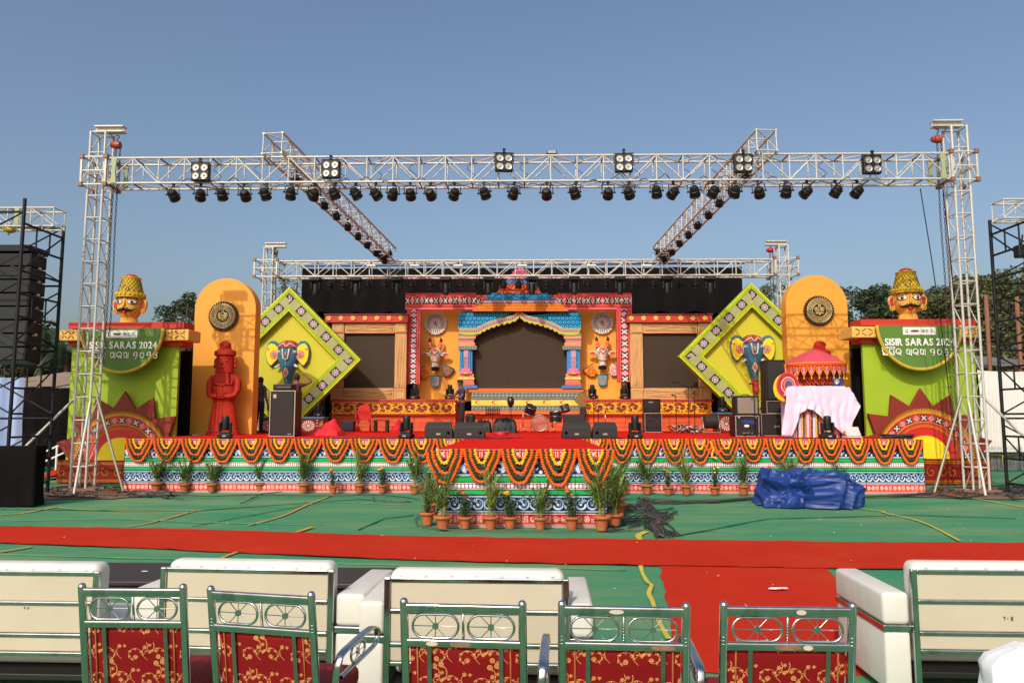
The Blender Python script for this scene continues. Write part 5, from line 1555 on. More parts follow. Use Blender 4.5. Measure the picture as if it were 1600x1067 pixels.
def big_head(cx, ycrown, ybase, side, turn):
 s_ = YHD / FPX
 base = W(cx, ybase, YHD); k_ = (ybase - ycrown) / 77.0
 o = thing('giant_head', 'giant yellow moustached head with gilded crown on top of the %s pylon' % side, 'head sculpture', tuple(base), 'giant heads on the pylons', rz=turn)
 o.scale = (.86, .88, 1.02)
 S_ = s_ * k_
 P = lambda x, z, y=0: (x * S_, -y * S_, z * S_)
 b = MS()
 rows = [(-3, 16.5, 14), (2, 15.5, 14), (6, 14.5, 14), (8, 13, 15), (10, 14, 17), (13, 17, 19), (18, 20, 20), (24, 21.5, 21), (32, 22, 21), (38, 21.5, 20), (43, 20, 19)]
 loft(b, [(z * S_, 0, 0, w_ * S_, d_ * S_) for z, w_, d_ in rows], 26, back=.85); b.build('face', m_face, o, auto=True)
 b = MS()
 b.lathe([(23.5 * S_, 38 * S_), (24.6 * S_, 40 * S_), (23.6 * S_, 43 * S_), (21.6 * S_, 45 * S_), (19.8 * S_, 51.5 * S_), (17.5 * S_, 59 * S_), (15.2 * S_, 67 * S_), (16 * S_, 68.5 * S_), (15.6 * S_, 71 * S_), (12 * S_, 71.5 * S_)], (0, 0, 0), 28, 'z'); cr_ = b.build('crown', m_crown, o, auto=True)
 b = MS()
 b.lathe([(11.5 * S_, 71 * S_), (11 * S_, 73.5 * S_), (7 * S_, 76 * S_), (1 * S_, 77.2 * S_)], (0, 0, 0), 18, 'z'); b.build('crown_cap', m_lip, o, auto=True)
 b = MS()
 for k in range(18):
  for sg in (-1, 1):
   pts = []
   for j in range(8):
    t = j / 7; z = 46 + 21 * t
    rr_ = (21.4 - 6.1 * t) * 1.012
    a_ = 2 * PI * k / 18 + sg * t * 1.05
    pts.append((rr_ * math.cos(a_) * S_, rr_ * math.sin(a_) * S_, z * S_))
   b.tube(pts, .42 * S_, 4)
 b.build('crown_lattice', m_crownd, cr_)
 for k in range(20):
  a_ = 2 * PI * k / 20
  c_ = Vector((24.6 * math.cos(a_) * S_, 24.6 * math.sin(a_) * S_, 43.5 * S_))
  rot = Matrix.Rotation(a_ + PI / 2, 4, 'Z'); b = MS(); b.T = Matrix.Translation(c_) @ rot
  b.lathe([(3.2 * S_, 0), (3.2 * S_, -.8 * S_), (2.4 * S_, -1.2 * S_), (2.1 * S_, -.8 * S_), (1.2 * S_, -1.4 * S_), (.1, -1.6 * S_)][:5], (0, 0, 0), 12, 'y')
  b.build('crown_rosette', m_crown, cr_)
 b = MS()
 b.tube([P(5.5 * math.cos(t) * 1.0, 52 + 5.5 * math.sin(t), 20.6 - .22 * 5.5 * math.sin(t)) for t in [2 * PI * k / 16 for k in range(16)]], .8 * S_, 6, closed=True); b.ball(P(0, 52, 20.4), (2.6 * S_, 1.6 * S_, 2.6 * S_), 10, 6); b.build('crown_jewel', m_gold2, cr_)
 b = MS()
 b.tube([(24.3 * math.cos(t) * S_, 24.3 * math.sin(t) * S_, 39.2 * S_) for t in [2 * PI * k / 36 for k in range(36)]], .9 * S_, 6, closed=True); b.build('crown_band', m_gold2, cr_); b = MS(); b.tube([(15.9 * math.cos(t) * S_, 15.9 * math.sin(t) * S_, 70 * S_) for t in [2 * PI * k / 28 for k in range(28)]], 1.1 * S_, 6, closed=True); b.build('crown_band', m_gold2, cr_)
 b = MS()
 for k in range(12):
  t = 2 * PI * k / 12; b.ball((9 * math.cos(t) * S_, 9 * math.sin(t) * S_, 75 * S_), .55 * S_, 5, 4)
 b.build('cap_beads', m_eyew, cr_)
 for sx in (-1, 1):
  def almond(w_, h_, n=20): return [(sx * 11.6 + w_ * math.cos(t), 31.0 + h_ * math.sin(t) * (1 - .25 * abs(math.cos(t)) ** 3) + .08 * w_ * math.cos(t) * sx * .6) for t in [2 * PI * k / n for k in range(n)]]
  def fy(x, z): return 20.6 * math.sqrt(max(.04, 1 - (x / 23.5) ** 2)) + .3
  for (w_, h_, dy, mm, nm) in ((8.0, 4.4, .0, m_hair, 'eye_outline'), (7.2, 3.8, .35, m_lip, 'eye_rim'), (6.4, 3.2, .7, m_eyew, 'eye_white')):
   b = MS()
   al = almond(w_, h_)
   cI = b.V(P(sx * 11.6, 31, fy(11.6, 31) + dy + .9))
   ids = [b.V(P(x, z, fy(x, z) + dy)) for x, z in al]
   for k in range(len(ids)): b.F([cI, ids[k], ids[(k + 1) % len(ids)]])
   b.build(nm, mm, o)
  b = MS(); b.ball(P(sx * 11.6, 31.1, fy(11.6, 31) + 1.2), (2.9 * S_, 1.0 * S_, 2.9 * S_), 12, 6); ir = b.build('iris', m_hair, o)
  b = MS(); b.ball(P(sx * 11.4 - .4, 31.8, fy(11.6, 31) + 2.1), (.7 * S_, .4 * S_, .7 * S_), 6, 4); b.build('glint', m_eyew, ir)
  b = MS()
  b.tube([P(x * sx, z, fy(x, z) + .4) for x, z in ((3.5, 35), (7, 38), (12, 39.2), (17, 37.5), (20.5, 33.5))], [.4 * S_, .8 * S_, .9 * S_, .8 * S_, .3 * S_], 6); b.build('eyebrow', m_hair, o)
  b = MS()
  b.tube([P(x * sx, z, fy(x, z) + y) for x, z, y in ((.5, 18.6, 1.6), (4, 19.6, 2.4), (8, 18.2, 2.2), (12, 17.4, 1.4), (15.5, 19.2, .8), (17, 21.4, .4))], [1.5 * S_, 2.2 * S_, 2.1 * S_, 1.6 * S_, .9 * S_, .2 * S_], 8); b.build('moustache', m_hair, o)
  b = MS()
  ear = [(21, 34), (24, 36.5), (28, 36), (30.5, 33), (31, 28), (29.5, 22), (27, 17), (23, 14.5), (19.5, 15.5), (20, 24)]
  b.prism([(sx * x * S_, z * S_) for x, z in ear], -3.0 * S_, 2.5 * S_, bev=.8 * S_); er = b.build('ear', m_face, o)
  b = M(); b.prism([(sx * x * S_, z * S_) for x, z in ((22.5, 33), (26, 34), (28.6, 30), (27.6, 24), (24, 19.5), (22, 24))], -3.5 * S_, -3.02 * S_); b.build('ear_inside', m_lip, er)
  b = MS()
  b.tube([(sx * 25 * S_ + 3.4 * S_ * math.cos(t), -3.4 * S_, 17.5 * S_ + 3.4 * S_ * math.sin(t)) for t in [2 * PI * k / 14 for k in range(14)]], .9 * S_, 6, closed=True); b.ball((sx * 25 * S_, -3.4 * S_, 17.5 * S_), 1.6 * S_, 8, 5); b.build('earring', m_gold2, er)
  b = MS(); b.ball(P(sx * 3.0, 21.6, 22.2), (2.6 * S_, 2.2 * S_, 2.2 * S_), 8, 6); b.build('nostril', m_face, o)
  b = MS(); b.tube([P(sx * x, z, fy(x, z) + .2) for x, z in ((17, 24), (18.5, 22), (18, 19.5), (16, 20))], .35 * S_, 4); b.build('cheek_curl', m_darkline, o)
 b = MS(); b.tube([P(0, 35, 20.6), P(0, 29, 22.5), P(0, 24, 24.6), P(0, 21.4, 24)], [1.3 * S_, 2 * S_, 2.8 * S_, 2.2 * S_], 10); b.build('nose', m_face, o)
 b = MS(); b.tube([P(-5, 15.6, 20.2), P(-2, 16.2, 21.6), P(0, 15.7, 21.9), P(2, 16.2, 21.6), P(5, 15.6, 20.2)], [.3 * S_, 1.3 * S_, 1.1 * S_, 1.3 * S_, .3 * S_], 8)
 b.tube([P(-4.2, 14.6, 20), P(0, 13.4, 21.4), P(4.2, 14.6, 20)], [.3 * S_, 1.7 * S_, .3 * S_], 8); b.build('lips', m_lip, o)
 b = MS(); b.tube([P(2.6 * math.cos(t), 9.6 + 2 * math.sin(t), 18.6) for t in [PI + PI * k / 8 for k in range(9)]], .35 * S_, 4); b.build('chin_line', m_darkline, o)
 b = MS(); b.tube([P(-1.2, 41, 20.6), P(-1.2, 36, 21), P(0, 34.6, 21.4), P(1.2, 36, 21), P(1.2, 41, 20.6)], .4 * S_, 4); b.build('forehead_mark', m_eyew, o)
 return o
big_head(202, 427.5, 505, 'left', math.radians(2))
big_head(1419, 419.5, 500, 'right', math.radians(-14))
# ------------------------------------------------------------ trusses
def truss(o, p0, p1, w, h, bay, rc=.024, rb=.014, side=None, pattern='zig', mc=None, bottom_m=None):
 p0, p1 = Vector(p0), Vector(p1)
 d = (p1 - p0); L_ = d.length; d.normalize()
 up = Vector((0, 0, 1)) if abs(d.z) < .9 else Vector((0, 1, 0))
 sd = d.cross(up).normalized() if side is None else Vector(side)
 up = sd.cross(d).normalized()
 if up.z < -.01 and abs(d.z) < .9: up = -up
 C4 = [(-1, -1), (1, -1), (1, 1), (-1, 1)]
 mc = mc or m_alu
 pt = lambda t, c: p0 + d * t + sd * (c[0] * w / 2) + up * (c[1] * h / 2)
 for c in C4: bar('chord', pt(0, c), pt(L_, c), rc, mc, o, n=8)
 n = max(1, round(L_ / bay)); bl = L_ / n
 for i in range(n + 1):
  t = min(max(i * bl, .02), L_ - .02)
  for k in range(4):
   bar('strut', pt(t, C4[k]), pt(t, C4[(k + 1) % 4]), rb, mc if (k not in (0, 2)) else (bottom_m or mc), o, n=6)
 for i in range(n):
  t0, t1 = i * bl, (i + 1) * bl
  for k in range(4):
   if pattern == 'side' and k in (0, 2): continue
   a_, c_ = C4[k], C4[(k + 1) % 4]
   if (i + k // 2) % 2: a_, c_ = c_, a_
   bar('brace', pt(t0, a_), pt(t1, c_), rb * .85, mc, o, n=5)
def base_plate(o, x, y, w):
 b = M(o); b.box(x - w, x + w, y - w, y + w, .024, .05)
 for sx in (-1, 1):
  b.box(x - w * 1.9, x + w * 1.9, y + sx * w * .8 - .04, y + sx * w * .8 + .04, .051, .10)
 b.build('base_frame', m_rust, o)
YT = 17.25          # front truss plane (centre)
XT = 10.28
ZB0, ZB1 = WZ(283, YT - .25), WZ(243.5, YT - .25)   # front beam bottom / top
ZTT = WZ(205, YT)
HB = ZB1 - ZB0
def tower(x, y, ztop, side, w=.33, foot=True, label='', beam_in=0.38, sleeve=None, col='front'):
 o = thing('truss_tower', label, 'truss tower', (x, y, 0), 'truss towers')
 truss(o, (x, y, .06), (x, y, ztop), w, w, .54, .029, .017, side=(1, 0, 0), pattern='side', bottom_m=None)
 base_plate(o, x, y, w * .62)
 s_ = 1 if x < 0 else -1
 b = M(o); b.box(min(x - s_ * .16, x + s_ * (.16 + beam_in)), max(x - s_ * .16, x + s_ * (.16 + beam_in)), y - .10, y + .10, ztop + .02, ztop + .05)
 b.box(min(x - s_ * .16, x + s_ * (.16 + beam_in)), max(x - s_ * .16, x + s_ * (.16 + beam_in)), y - .015, y + .015, ztop + .05, ztop + .15)
 b.box(min(x - s_ * .16, x + s_ * (.16 + beam_in)), max(x - s_ * .16, x + s_ * (.16 + beam_in)), y - .10, y + .10, ztop + .15, ztop + .18); b.build('head_beam', m_alu, o)
 z0, z1, sw = sleeve
 for zz in (z0, z1):
  for q in range(4):
   a_ = [(-1, -1), (1, -1), (1, 1), (-1, 1)][q]; c_ = [(-1, -1), (1, -1), (1, 1), (-1, 1)][(q + 1) % 4]
   bar('sleeve_bar', (x + a_[0] * sw, y + a_[1] * sw, zz), (x + c_[0] * sw, y + c_[1] * sw, zz), .03, m_alu, o, 'box')
 for q in range(4):
  a_ = [(-1, -1), (1, -1), (1, 1), (-1, 1)][q]
  c_ = [(-1, -1), (1, -1), (1, 1), (-1, 1)][(q + 1) % 4]
  bar('sleeve_bar', (x + a_[0] * sw, y + a_[1] * sw, z0), (x + a_[0] * sw, y + a_[1] * sw, z1), .045, m_alu, o, 'box')
  A, B = Vector((x + a_[0] * sw, y + a_[1] * sw, 0)), Vector((x + c_[0] * sw, y + c_[1] * sw, 0))
  zm = (z0 + z1) / 2
  bar('sleeve_bar', A + Vector((0, 0, zm)), B + Vector((0, 0, zm)), .025, m_alu, o, 'box')
  for t0, t1, za, zb in ((0, .5, z0, z1), (.5, 1, z1, z0)):
   bar('sleeve_brace', A.lerp(B, t0) + Vector((0, 0, za)), A.lerp(B, t1) + Vector((0, 0, zb)), .012, m_alu, o, n=5)
  for zz in (z0, z1):
   for dx, dy in ((0, 1),):
    b = M(o); b.box(x + a_[0] * sw - .05, x + a_[0] * sw + .05, y + a_[1] * sw - .05, y + a_[1] * sw + .05, zz - .05, zz + .05); b.build('corner_joint', m_rust, o)
 return o
tl = tower(-XT, YT, ZTT, 'left', .36, label='white lattice truss tower at the front left of the stage', sleeve=(ZB0 - .03, ZB1 + .03, .29))
tr = tower(XT, YT, ZTT, 'right', .36, label='white lattice truss tower at the front right of the stage', sleeve=(ZB0 - .03, ZB1 + .03, .29))
for o, s_ in ((tl, -1), (tr, 1)):
 x = s_ * XT
 bar('raking_leg', (x + s_ * .15, YT - .1, 2.25), (x + s_ * 1.30, YT - .3, .95 if s_ < 0 else .9), .030, m_alu, o)
 bar('raking_leg', (x + s_ * 1.30, YT - .3, .95 if s_ < 0 else .9), (x + s_ * 2.15, YT - .45, .06), .030, m_alu, o)
 bar('raking_leg', (x + .17 * -s_, YT - .17, 2.1), (x - s_ * .42, YT - 1.0, .06), .030, m_alu, o)
 bar('raking_leg', (x - s_ * .25, YT - .05, 2.2), (x - s_ * 1.15, YT - .35, .06), .030, m_galv, o)
ft = thing('front_truss', 'long white box truss spanning the front of the stage', 'truss', (0, YT, ZB0))
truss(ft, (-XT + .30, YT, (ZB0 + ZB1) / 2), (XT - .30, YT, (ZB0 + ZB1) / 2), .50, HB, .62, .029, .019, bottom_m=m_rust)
m_sage = mat('sage_green_steel', S(150, 160, 120), .55, .1, .15, 5)
for s_ in (-1, 1):
 for dy in (-.27, .27):
  b = M(ft); x = s_ * (XT - .48); b.prism([(x - .07, ZB0), (x + .07, ZB0), (x + .04, (ZB0 + ZB1) / 2), (x + .07, ZB1), (x - .07, ZB1), (x - .04, (ZB0 + ZB1) / 2)], YT + dy - .02, YT + dy + .01); b.build('end_plate', m_sage, ft)
YK = 26.2
ZK0, ZK1 = WZ(431, YK - .2), WZ(407, YK - .2)
XKL = W(421, 420, YK).x; XKR = W(1223, 420, YK).x
ZKT = WZ(386, YK)
tower(XKL, YK, ZKT, 'left', .32, label='white lattice truss tower behind the left diamond board', beam_in=.42, sleeve=(ZK0 - .02, ZK1 + .02, .40), col='back')
tower(XKR, YK, ZKT, 'right', .32, label='white lattice truss tower behind the right diamond board', beam_in=.42, sleeve=(ZK0 - .02, ZK1 + .02, .40), col='back')
bt = thing('back_truss', 'long white box truss spanning the back of the stage above the arch', 'truss', (0, YK, ZK0))
truss(bt, (XKL + .42, YK, (ZK0 + ZK1) / 2), (XKR - .42, YK, (ZK0 + ZK1) / 2), .45, ZK1 - ZK0, .66, .032, .021)
SIDE = []
for s_, nm, (fx, bx) in ((-1, 'left', (427, 607)), (1, 'right', (1197, 1032))):
 p0 = Vector((W(fx, 225, YT - .35).x, YT - .42, ZB1 + .29)); p1 = Vector((W(bx, 400, YK).x, YK + .15, ZK1 + .29))
 o = thing('side_truss', 'white box truss running front to back high over the %s half of the stage' % nm, 'truss', tuple(p0), 'trusses running front to back')
 truss(o, p0, p1, .47, .50, .50, .030, .017)
 SIDE.append((p0, p1))
def hoist(x, y, z, m, label, zend, red=True):
 o = thing('chain_hoist', label, 'chain hoist', (x, y, z), 'chain hoists')
 b = MS(o)
 b.lathe([(.04, -.09), (.085, -.08), (.095, -.03), (.095, .03), (.085, .08), (.04, .09)], (x, y, z), 14, 'x'); b.build('hoist_body', m, o, auto=True)
 b = MS(o); b.lathe([(.03, -.15), (.065, -.14), (.07, -.10), (.05, -.09)], (x, y, z), 12, 'x'); b.build('hoist_cap', m, o, auto=True)
 b = MS(o)
 b.tube([(x, y, z + .10), (x, y, z + .16), (x + .045, y, z + .20), (x + .02, y, z + .25), (x - .03, y, z + .24)], .014, 6); b.build('hook', m_chain, o)
 for dx in (-.03, .07):
  b = M(o); zz = z - .1; k = 0
  ze = zend if dx < 0 else zend + .6
  step = .085
  while zz > ze:
   u = Vector((1, 0, 0)) if k % 2 else Vector((0, 1, 0))
   xx = x + dx + .012 * math.sin(zz * 1.7)
   c_ = Vector((xx, y, zz))
   b.tube([c_ + u * (.020 * math.cos(t)) + Vector((0, 0, .048 * math.sin(t))) for t in [2 * PI * q / 8 for q in range(8)]], .0075, 4, closed=True)
   zz -= step; k += 1
  b.build('chain', m_chain, o)
 return o
hoist(W(183, 227, YT).x, YT, W(183, 227, YT).z, m_hoist, 'orange chain hoist hanging from the front left tower head', WZ(565, YT))
hoist(W(1465, 218, YT).x, YT, W(1465, 218, YT).z, m_hoist, 'orange chain hoist hanging from the front right tower head', .6)
hoist(W(430, 394, YK).x, YK, W(430, 394, YK).z, m_rust, 'small rusty chain hoist on the back left tower head', 3.4)
hoist(W(1204, 391, YK).x, YK, W(1204, 391, YK).z, m_lip, 'small red chain hoist on the back right tower head', 3.4)
for i, (xa, ya, xb, yb, lab) in enumerate(((1438, 295, 1492, 700, 'thin black rope slanting down from the front truss past the right sign'), (1474, 300, 1500, 640, 'thin black rope hanging close beside the front right tower'))):
 p, q = W(xa, ya, YT), W(xb, yb, YT + .3)
 b = MS(); b.tube([p.lerp(q, t) + Vector((.06 * math.sin(PI * t), 0, 0)) for t in [k / 10 for k in range(11)]], .012, 5)
 tag(b.build('rope', m_black), lab, 'rope')
# ------------------------------------------------------------ lamps
def clamp_mesh(b, z=0):
 b.box(-.03, .03, -.02, .02, z, z + .07); b.tube([(-.035, 0, z + .08), (.035, 0, z + .08)], .03, 8)
m_parlens = mat('par_lens', (.03, .012, .014), .12, 0, .2, 30, coat=1.0)
PROTO = Vector((0, -40, -30))
bodym = mat('lamp_housing', (.009, .0095, .010), .45, .0, .3, 10, spec=.35)
def make_par(label, yaw=0.0, tilt=0.0, s=1.0, seed=0):
 o = thing('par_can', label, 'stage lamp', (0, 0, 0), 'par cans under the trusses')
 y = M(); clamp_mesh(y, -.08)
 y.tube([(-.15, 0, -.28), (-.15, 0, -.10), (-.13, 0, -.075), (.13, 0, -.075), (.15, 0, -.10), (.15, 0, -.28)], .011, 6)
 for sx in (-1, 1): y.tube([(sx * .13, 0, -.27), (sx * .185, 0, -.27)], .022, 8)
 y.build('yoke', m_black, o)
 T = Matrix.Translation((0, 0, -.27)) @ Matrix.Rotation(math.radians(58), 4, 'X')
 b = MS(); b.T = T
 b.lathe([(.03, .13), (.075, .125), (.10, .09), (.112, .03), (.125, .02), (.128, -.12), (.135, -.125), (.135, -.15), (.12, -.15), (.118, -.10)], (0, 0, 0), 18, 'z', cap=False)
 b.F([b.V((.03 * math.cos(k * PI / 3), .03 * math.sin(k * PI / 3), .13)) for k in range(6)])
 bd = b.build('housing', bodym, o, auto=True)
 b = M(); b.T = T
 b.lathe([(.117, -.11), (.08, -.125), (.01, -.13)], (0, 0, 0), 18, 'z', cap=False); b.build('lens', m_parlens, bd)
 b = M(); b.T = T
 for k in range(10):
  a_ = 2 * PI * k / 10
  b.box(-.004 + .10 * math.cos(a_), .004 + .10 * math.cos(a_), -.004 + .10 * math.sin(a_), .004 + .10 * math.sin(a_), .03, .11)
 b.build('cooling_fin', bodym, bd)
 return o
def make_moving(label, upright=True):
 o = thing('moving_head', label, 'moving head light', (0, 0, 0), 'moving head lights')
 b = M(); b.rbox(-.155, .155, -.14, .14, .01, .12, .025, 2); bs = b.build('base', m_blackp, o)
 b = M(); b.box(-.04, .04, -.143, -.138, .05, .085); b.build('display', m_dispg, bs)
 for sx in (-1, 1):
  b = M(); b.rbox(sx * .115 - .028, sx * .115 + .028, -.075, .075, .14, .38, .03, 2); b.build('arm', m_blackp, o)
 b = M(); b.rbox(-.13, .13, -.075, .075, .115, .16, .02, 2); b.build('yoke', m_blackp, o)
 b = MS()
 b.lathe([(.05, .19), (.082, .20), (.088, .26), (.084, .36), (.088, .42), (.08, .50), (.074, .515)], (0, 0, 0), 20, 'z'); hd = b.build('head', bodym, o, auto=True)
 b = MS(); b.lathe([(.070, .515), (.05, .528), (.004, .533)], (0, 0, 0), 18, 'z'); b.build('lens', m_lens, hd)
 return o
m_dispg = mat('lcd_window', S(150, 156, 160), .2, 0, .1, 5)
pars = [271, 314, 348, 381, 417, 457, 492, 524, 556, 587, 615, 641, 673, 710, 756, 804, 855, 900, 950, 983, 1025, 1052, 1083, 1114, 1149, 1184, 1227, 1261, 1305, 1339]
proto = make_par('x')
random.seed(11)
first = True
for i, px in enumerate(pars):
 lab = 'black par can under the front truss, %s from the left tower' % ordw(i + 1)
 near = i % 5 != 3
 y = YT - .25 + (0 if near else .0)
 loc = (W(px, 290, y).x, y, ZB0 - .03)
 rz = random.uniform(-.5, .5); rx = random.uniform(-.22, .18)
 if first:
  o = proto; o.location = loc; o.rotation_euler = (rx, 0, rz); o['label'] = lab; first = False
  o.name = 'par_can'
 else:
  o = copy_tree(proto, loc, Euler((rx, random.uniform(-.12, .12), rz)), lab)
 o.scale = (.95, .95, .95)
for (p0, p1), nm, s_ in ((SIDE[0], 'left', 1), (SIDE[1], 'right', -1)):
 n = 9
 for k in range(n):
  t = .16 + .80 * k / (n - 1)
  p = p0.lerp(p1, t) + Vector((-s_ * .05, 0, -.06))
  copy_tree(proto, tuple(p), Euler((random.uniform(-.25, .1), 0, s_ * .3 + random.uniform(-.2, .2))), 'black par can under the %s front-to-back truss, %s from the front' % (nm, ordw(k + 1)), scale=.82)
bpar = [516, 537, 576, 603, 643, 674, 721, 741, 786, 810, 854, 878, 918, 947, 987, 1020, 1064, 1086]
for k, px in enumerate(bpar):
 p = W(px, 432, YK + .22); c = copy_tree(proto, (p.x, YK + .22, ZK0 - .02), Euler((-.45, 0, random.uniform(-.25, .25))), 'small reddish-lensed par can under the back truss, %s from its left end' % ordw(k + 1), scale=.92)
 c['group'] = 'small par cans on the back truss'
for k, px in enumerate((494, 557, 621, 697, 763, 831, 897, 968, 1042, 1109)):
 lab = 'black moving head hanging head down from the back truss, %s from its left end' % ordw(k + 1)
 if k == 0: mh = make_moving(lab); c = mh
 else: c = copy_tree(mh, label=lab)
 c.location = (W(px, 430, YK - .2).x, YK - .22, ZK0 - .04); c.rotation_euler = (PI, 0, random.uniform(-.2, .2)); c.scale = (1.25,) * 3
 c['group'] = 'moving heads hung from the back truss'
YRZ = 26.62
for px, py, nm in ((648, 624, 'on the left riser ledge, outer of the two'), (703, 623, 'on the left riser ledge in front of the standing man'), (925.5, 621, 'on the right riser ledge, next to the arch'), (975.5, 621, 'on the right riser ledge under the ikat border')):
 c = copy_tree(mh, (W(px, py, YRZ).x, YRZ, ZJ1 + .052), Euler((0, 0, random.uniform(-.3, .3))), 'black upright moving head %s' % nm, scale=1.0)
 c['group'] = 'moving heads on the riser'
YF = 17.45
for px, nm in ((351.5, 'in front of the left red statue'), (635, 'left of the wedge monitors'), (992.5, 'right of the wedge monitors'), (1293.5, 'in front of the white draped table')):
 c = copy_tree(mh, (W(px, 684, YF).x, YF, SH + .004), Euler((0, 0, random.uniform(-.25, .25))), 'black upright moving head at the stage edge %s' % nm, scale=1.02)
 c['group'] = 'moving heads along the stage edge'
m_refl = mat('blinder_reflector', S(170, 166, 156), .25, .6, .1, 10)
def make_blinder(label):
 o = thing('blinder', label, 'blinder light', (0, 0, 0), 'four-lamp blinders on the front truss')
 b = M(); b.rbox(-.22, .22, 0, .13, -.23, .23, .02, 2); b.build('housing', m_blackp, o)
 for sx in (-1, 1):
  for sz in (-1, 1):
   b = MS()
   b.lathe([(.092, -.004), (.092, -.014), (.078, -.012), (.035, .02), (.002, .03)], (sx * .105, 0, sz * .105), 18, 'y'); lp = b.build('lamp', m_refl, o, auto=True)
   b = MS(); b.lathe([(.034, .01), (.03, -.008), (.002, -.016)], (sx * .105, 0, sz * .105), 12, 'y'); b.build('bulb', m_dispg, lp)
   b = MS(); b.tube([(sx * .105 + .092 * math.cos(t), -.008, sz * .105 + .092 * math.sin(t)) for t in [2 * PI * k / 18 for k in range(18)]], .008, 5, closed=True); b.build('lamp_rim', m_blackp, lp)
 b = M(); b.tube([(-.24, .05, 0), (-.24, .05, .25), (.24, .05, .25), (.24, .05, 0)], .012, 6); clamp_mesh(b, .24); b.build('bracket', m_black, o)
 return o
bp = None
for k, px in enumerate((312.5, 516.5, 787.5, 975, 1162, 1364)):
 lab = 'black four-lamp blinder on the front truss, %s from the left' % ordw(k + 1)
 if bp is None: bp = make_blinder(lab); c = bp
 else: c = copy_tree(bp, label=lab)
 c.location = (W(px, 264, YT - .42).x, YT - .42, WZ([265, 262, 253, 255, 257, 260][k], YT - .42)); c.scale = (.95,) * 3
 c.rotation_euler = (0.0, 0, random.uniform(-.08, .08))
p = W(862, 237, YT - .1)
o = thing('floodlight', 'small floodlight perched on top of the front truss above the arch', 'floodlight', (p.x, YT - .1, ZB1 + .03))
b = M(o); b.rbox(p.x - .12, p.x + .12, YT - .2, YT - .02, ZB1 + .06, ZB1 + .16, .02, 2); b.build('housing', m_hair, o)
b = M(o); b.box(p.x - .10, p.x + .10, YT - .206, YT - .201, ZB1 + .075, ZB1 + .145); b.build('glass', m_dispg, o)
b = M(o); b.tube([(p.x - .14, YT - .1, ZB1 + .1), (p.x - .10, YT - .1, ZB1 + .01), (p.x + .10, YT - .1, ZB1 + .01), (p.x + .14, YT - .1, ZB1 + .1)], .012, 5); b.build('bracket', m_black, o)
for px, nm in ((601, 'left'), (1032, 'right')):
 p = W(px, 402, YK - .1)
 for q in range(3):
  copy_tree(proto, (p.x + (q - 1) * .28, YK - .35, ZK1 + .36), Euler((-.6 + q * .2, .8 * (q - 1), q * .5)), 'black par can atop the back truss below the %s side truss, %s of three' % (nm, ('first', 'middle', 'last')[q]), scale=.85)
m_pale = mat('pale_pink_plastic', S(214, 190, 184), .5, 0, .06, 5)
for k, px in enumerate((580, 648, 716, 816, 924, 1011)):
 p = W(px, 415, YK - .3)
 o = thing('led_bar', 'small pale pink LED bar clipped in the back truss, %s from the left' % ordw(k + 1), 'light bar', tuple(p), 'LED bars on the back truss')
 b = M(o); b.rbox(p.x - .17, p.x + .17, p.y - .05, p.y + .05, p.z - .035, p.z + .035, .01, 2); b.build('housing', m_pinkb, o)
 b = M(o); b.box(p.x - .15, p.x + .15, p.y - .054, p.y - .051, p.z - .005, p.z + .028); b.build('front_glass', m_white, o)
 b = M(o); b.box(p.x - .02, p.x + .02, p.y - .02, p.y + .02, p.z + .036, p.z + .12); b.build('bracket', m_black, o)
random.seed(5)
cb = thing('truss_cables', 'thin black lamp cables looping along the front truss', 'cables', (0, YT - .2, ZB0))
for i in range(len(pars) - 1):
 a_, c_ = W(pars[i], 292, YT - .25), W(pars[i + 1], 292, YT - .25)
 y = YT - .27
 pts = []
 lift = random.uniform(.04, .4); sg = random.choice((-1, 1, 1))
 for k in range(11):
  t = k / 10
  pts.append((a_.x + (c_.x - a_.x) * t, y + .03 * math.sin(t * 9), ZB0 - .06 + sg * (lift * .5 if sg > 0 else -.0 + lift * .25) * math.sin(PI * t) + .02 * math.sin(t * 14)))
 b = MS(cb); b.tube(pts, .009, 4); b.build('cable', m_cable, cb)
 if i % 2:
  x = a_.x + random.uniform(0, .4); b = MS(cb)
  b.tube([(x + .1 * math.sin(k * 1.3), y + .03, ZB1 - .02 - (HB - .02) * k / 8) for k in range(9)], .008, 4); b.build('cable', m_cable, cb)
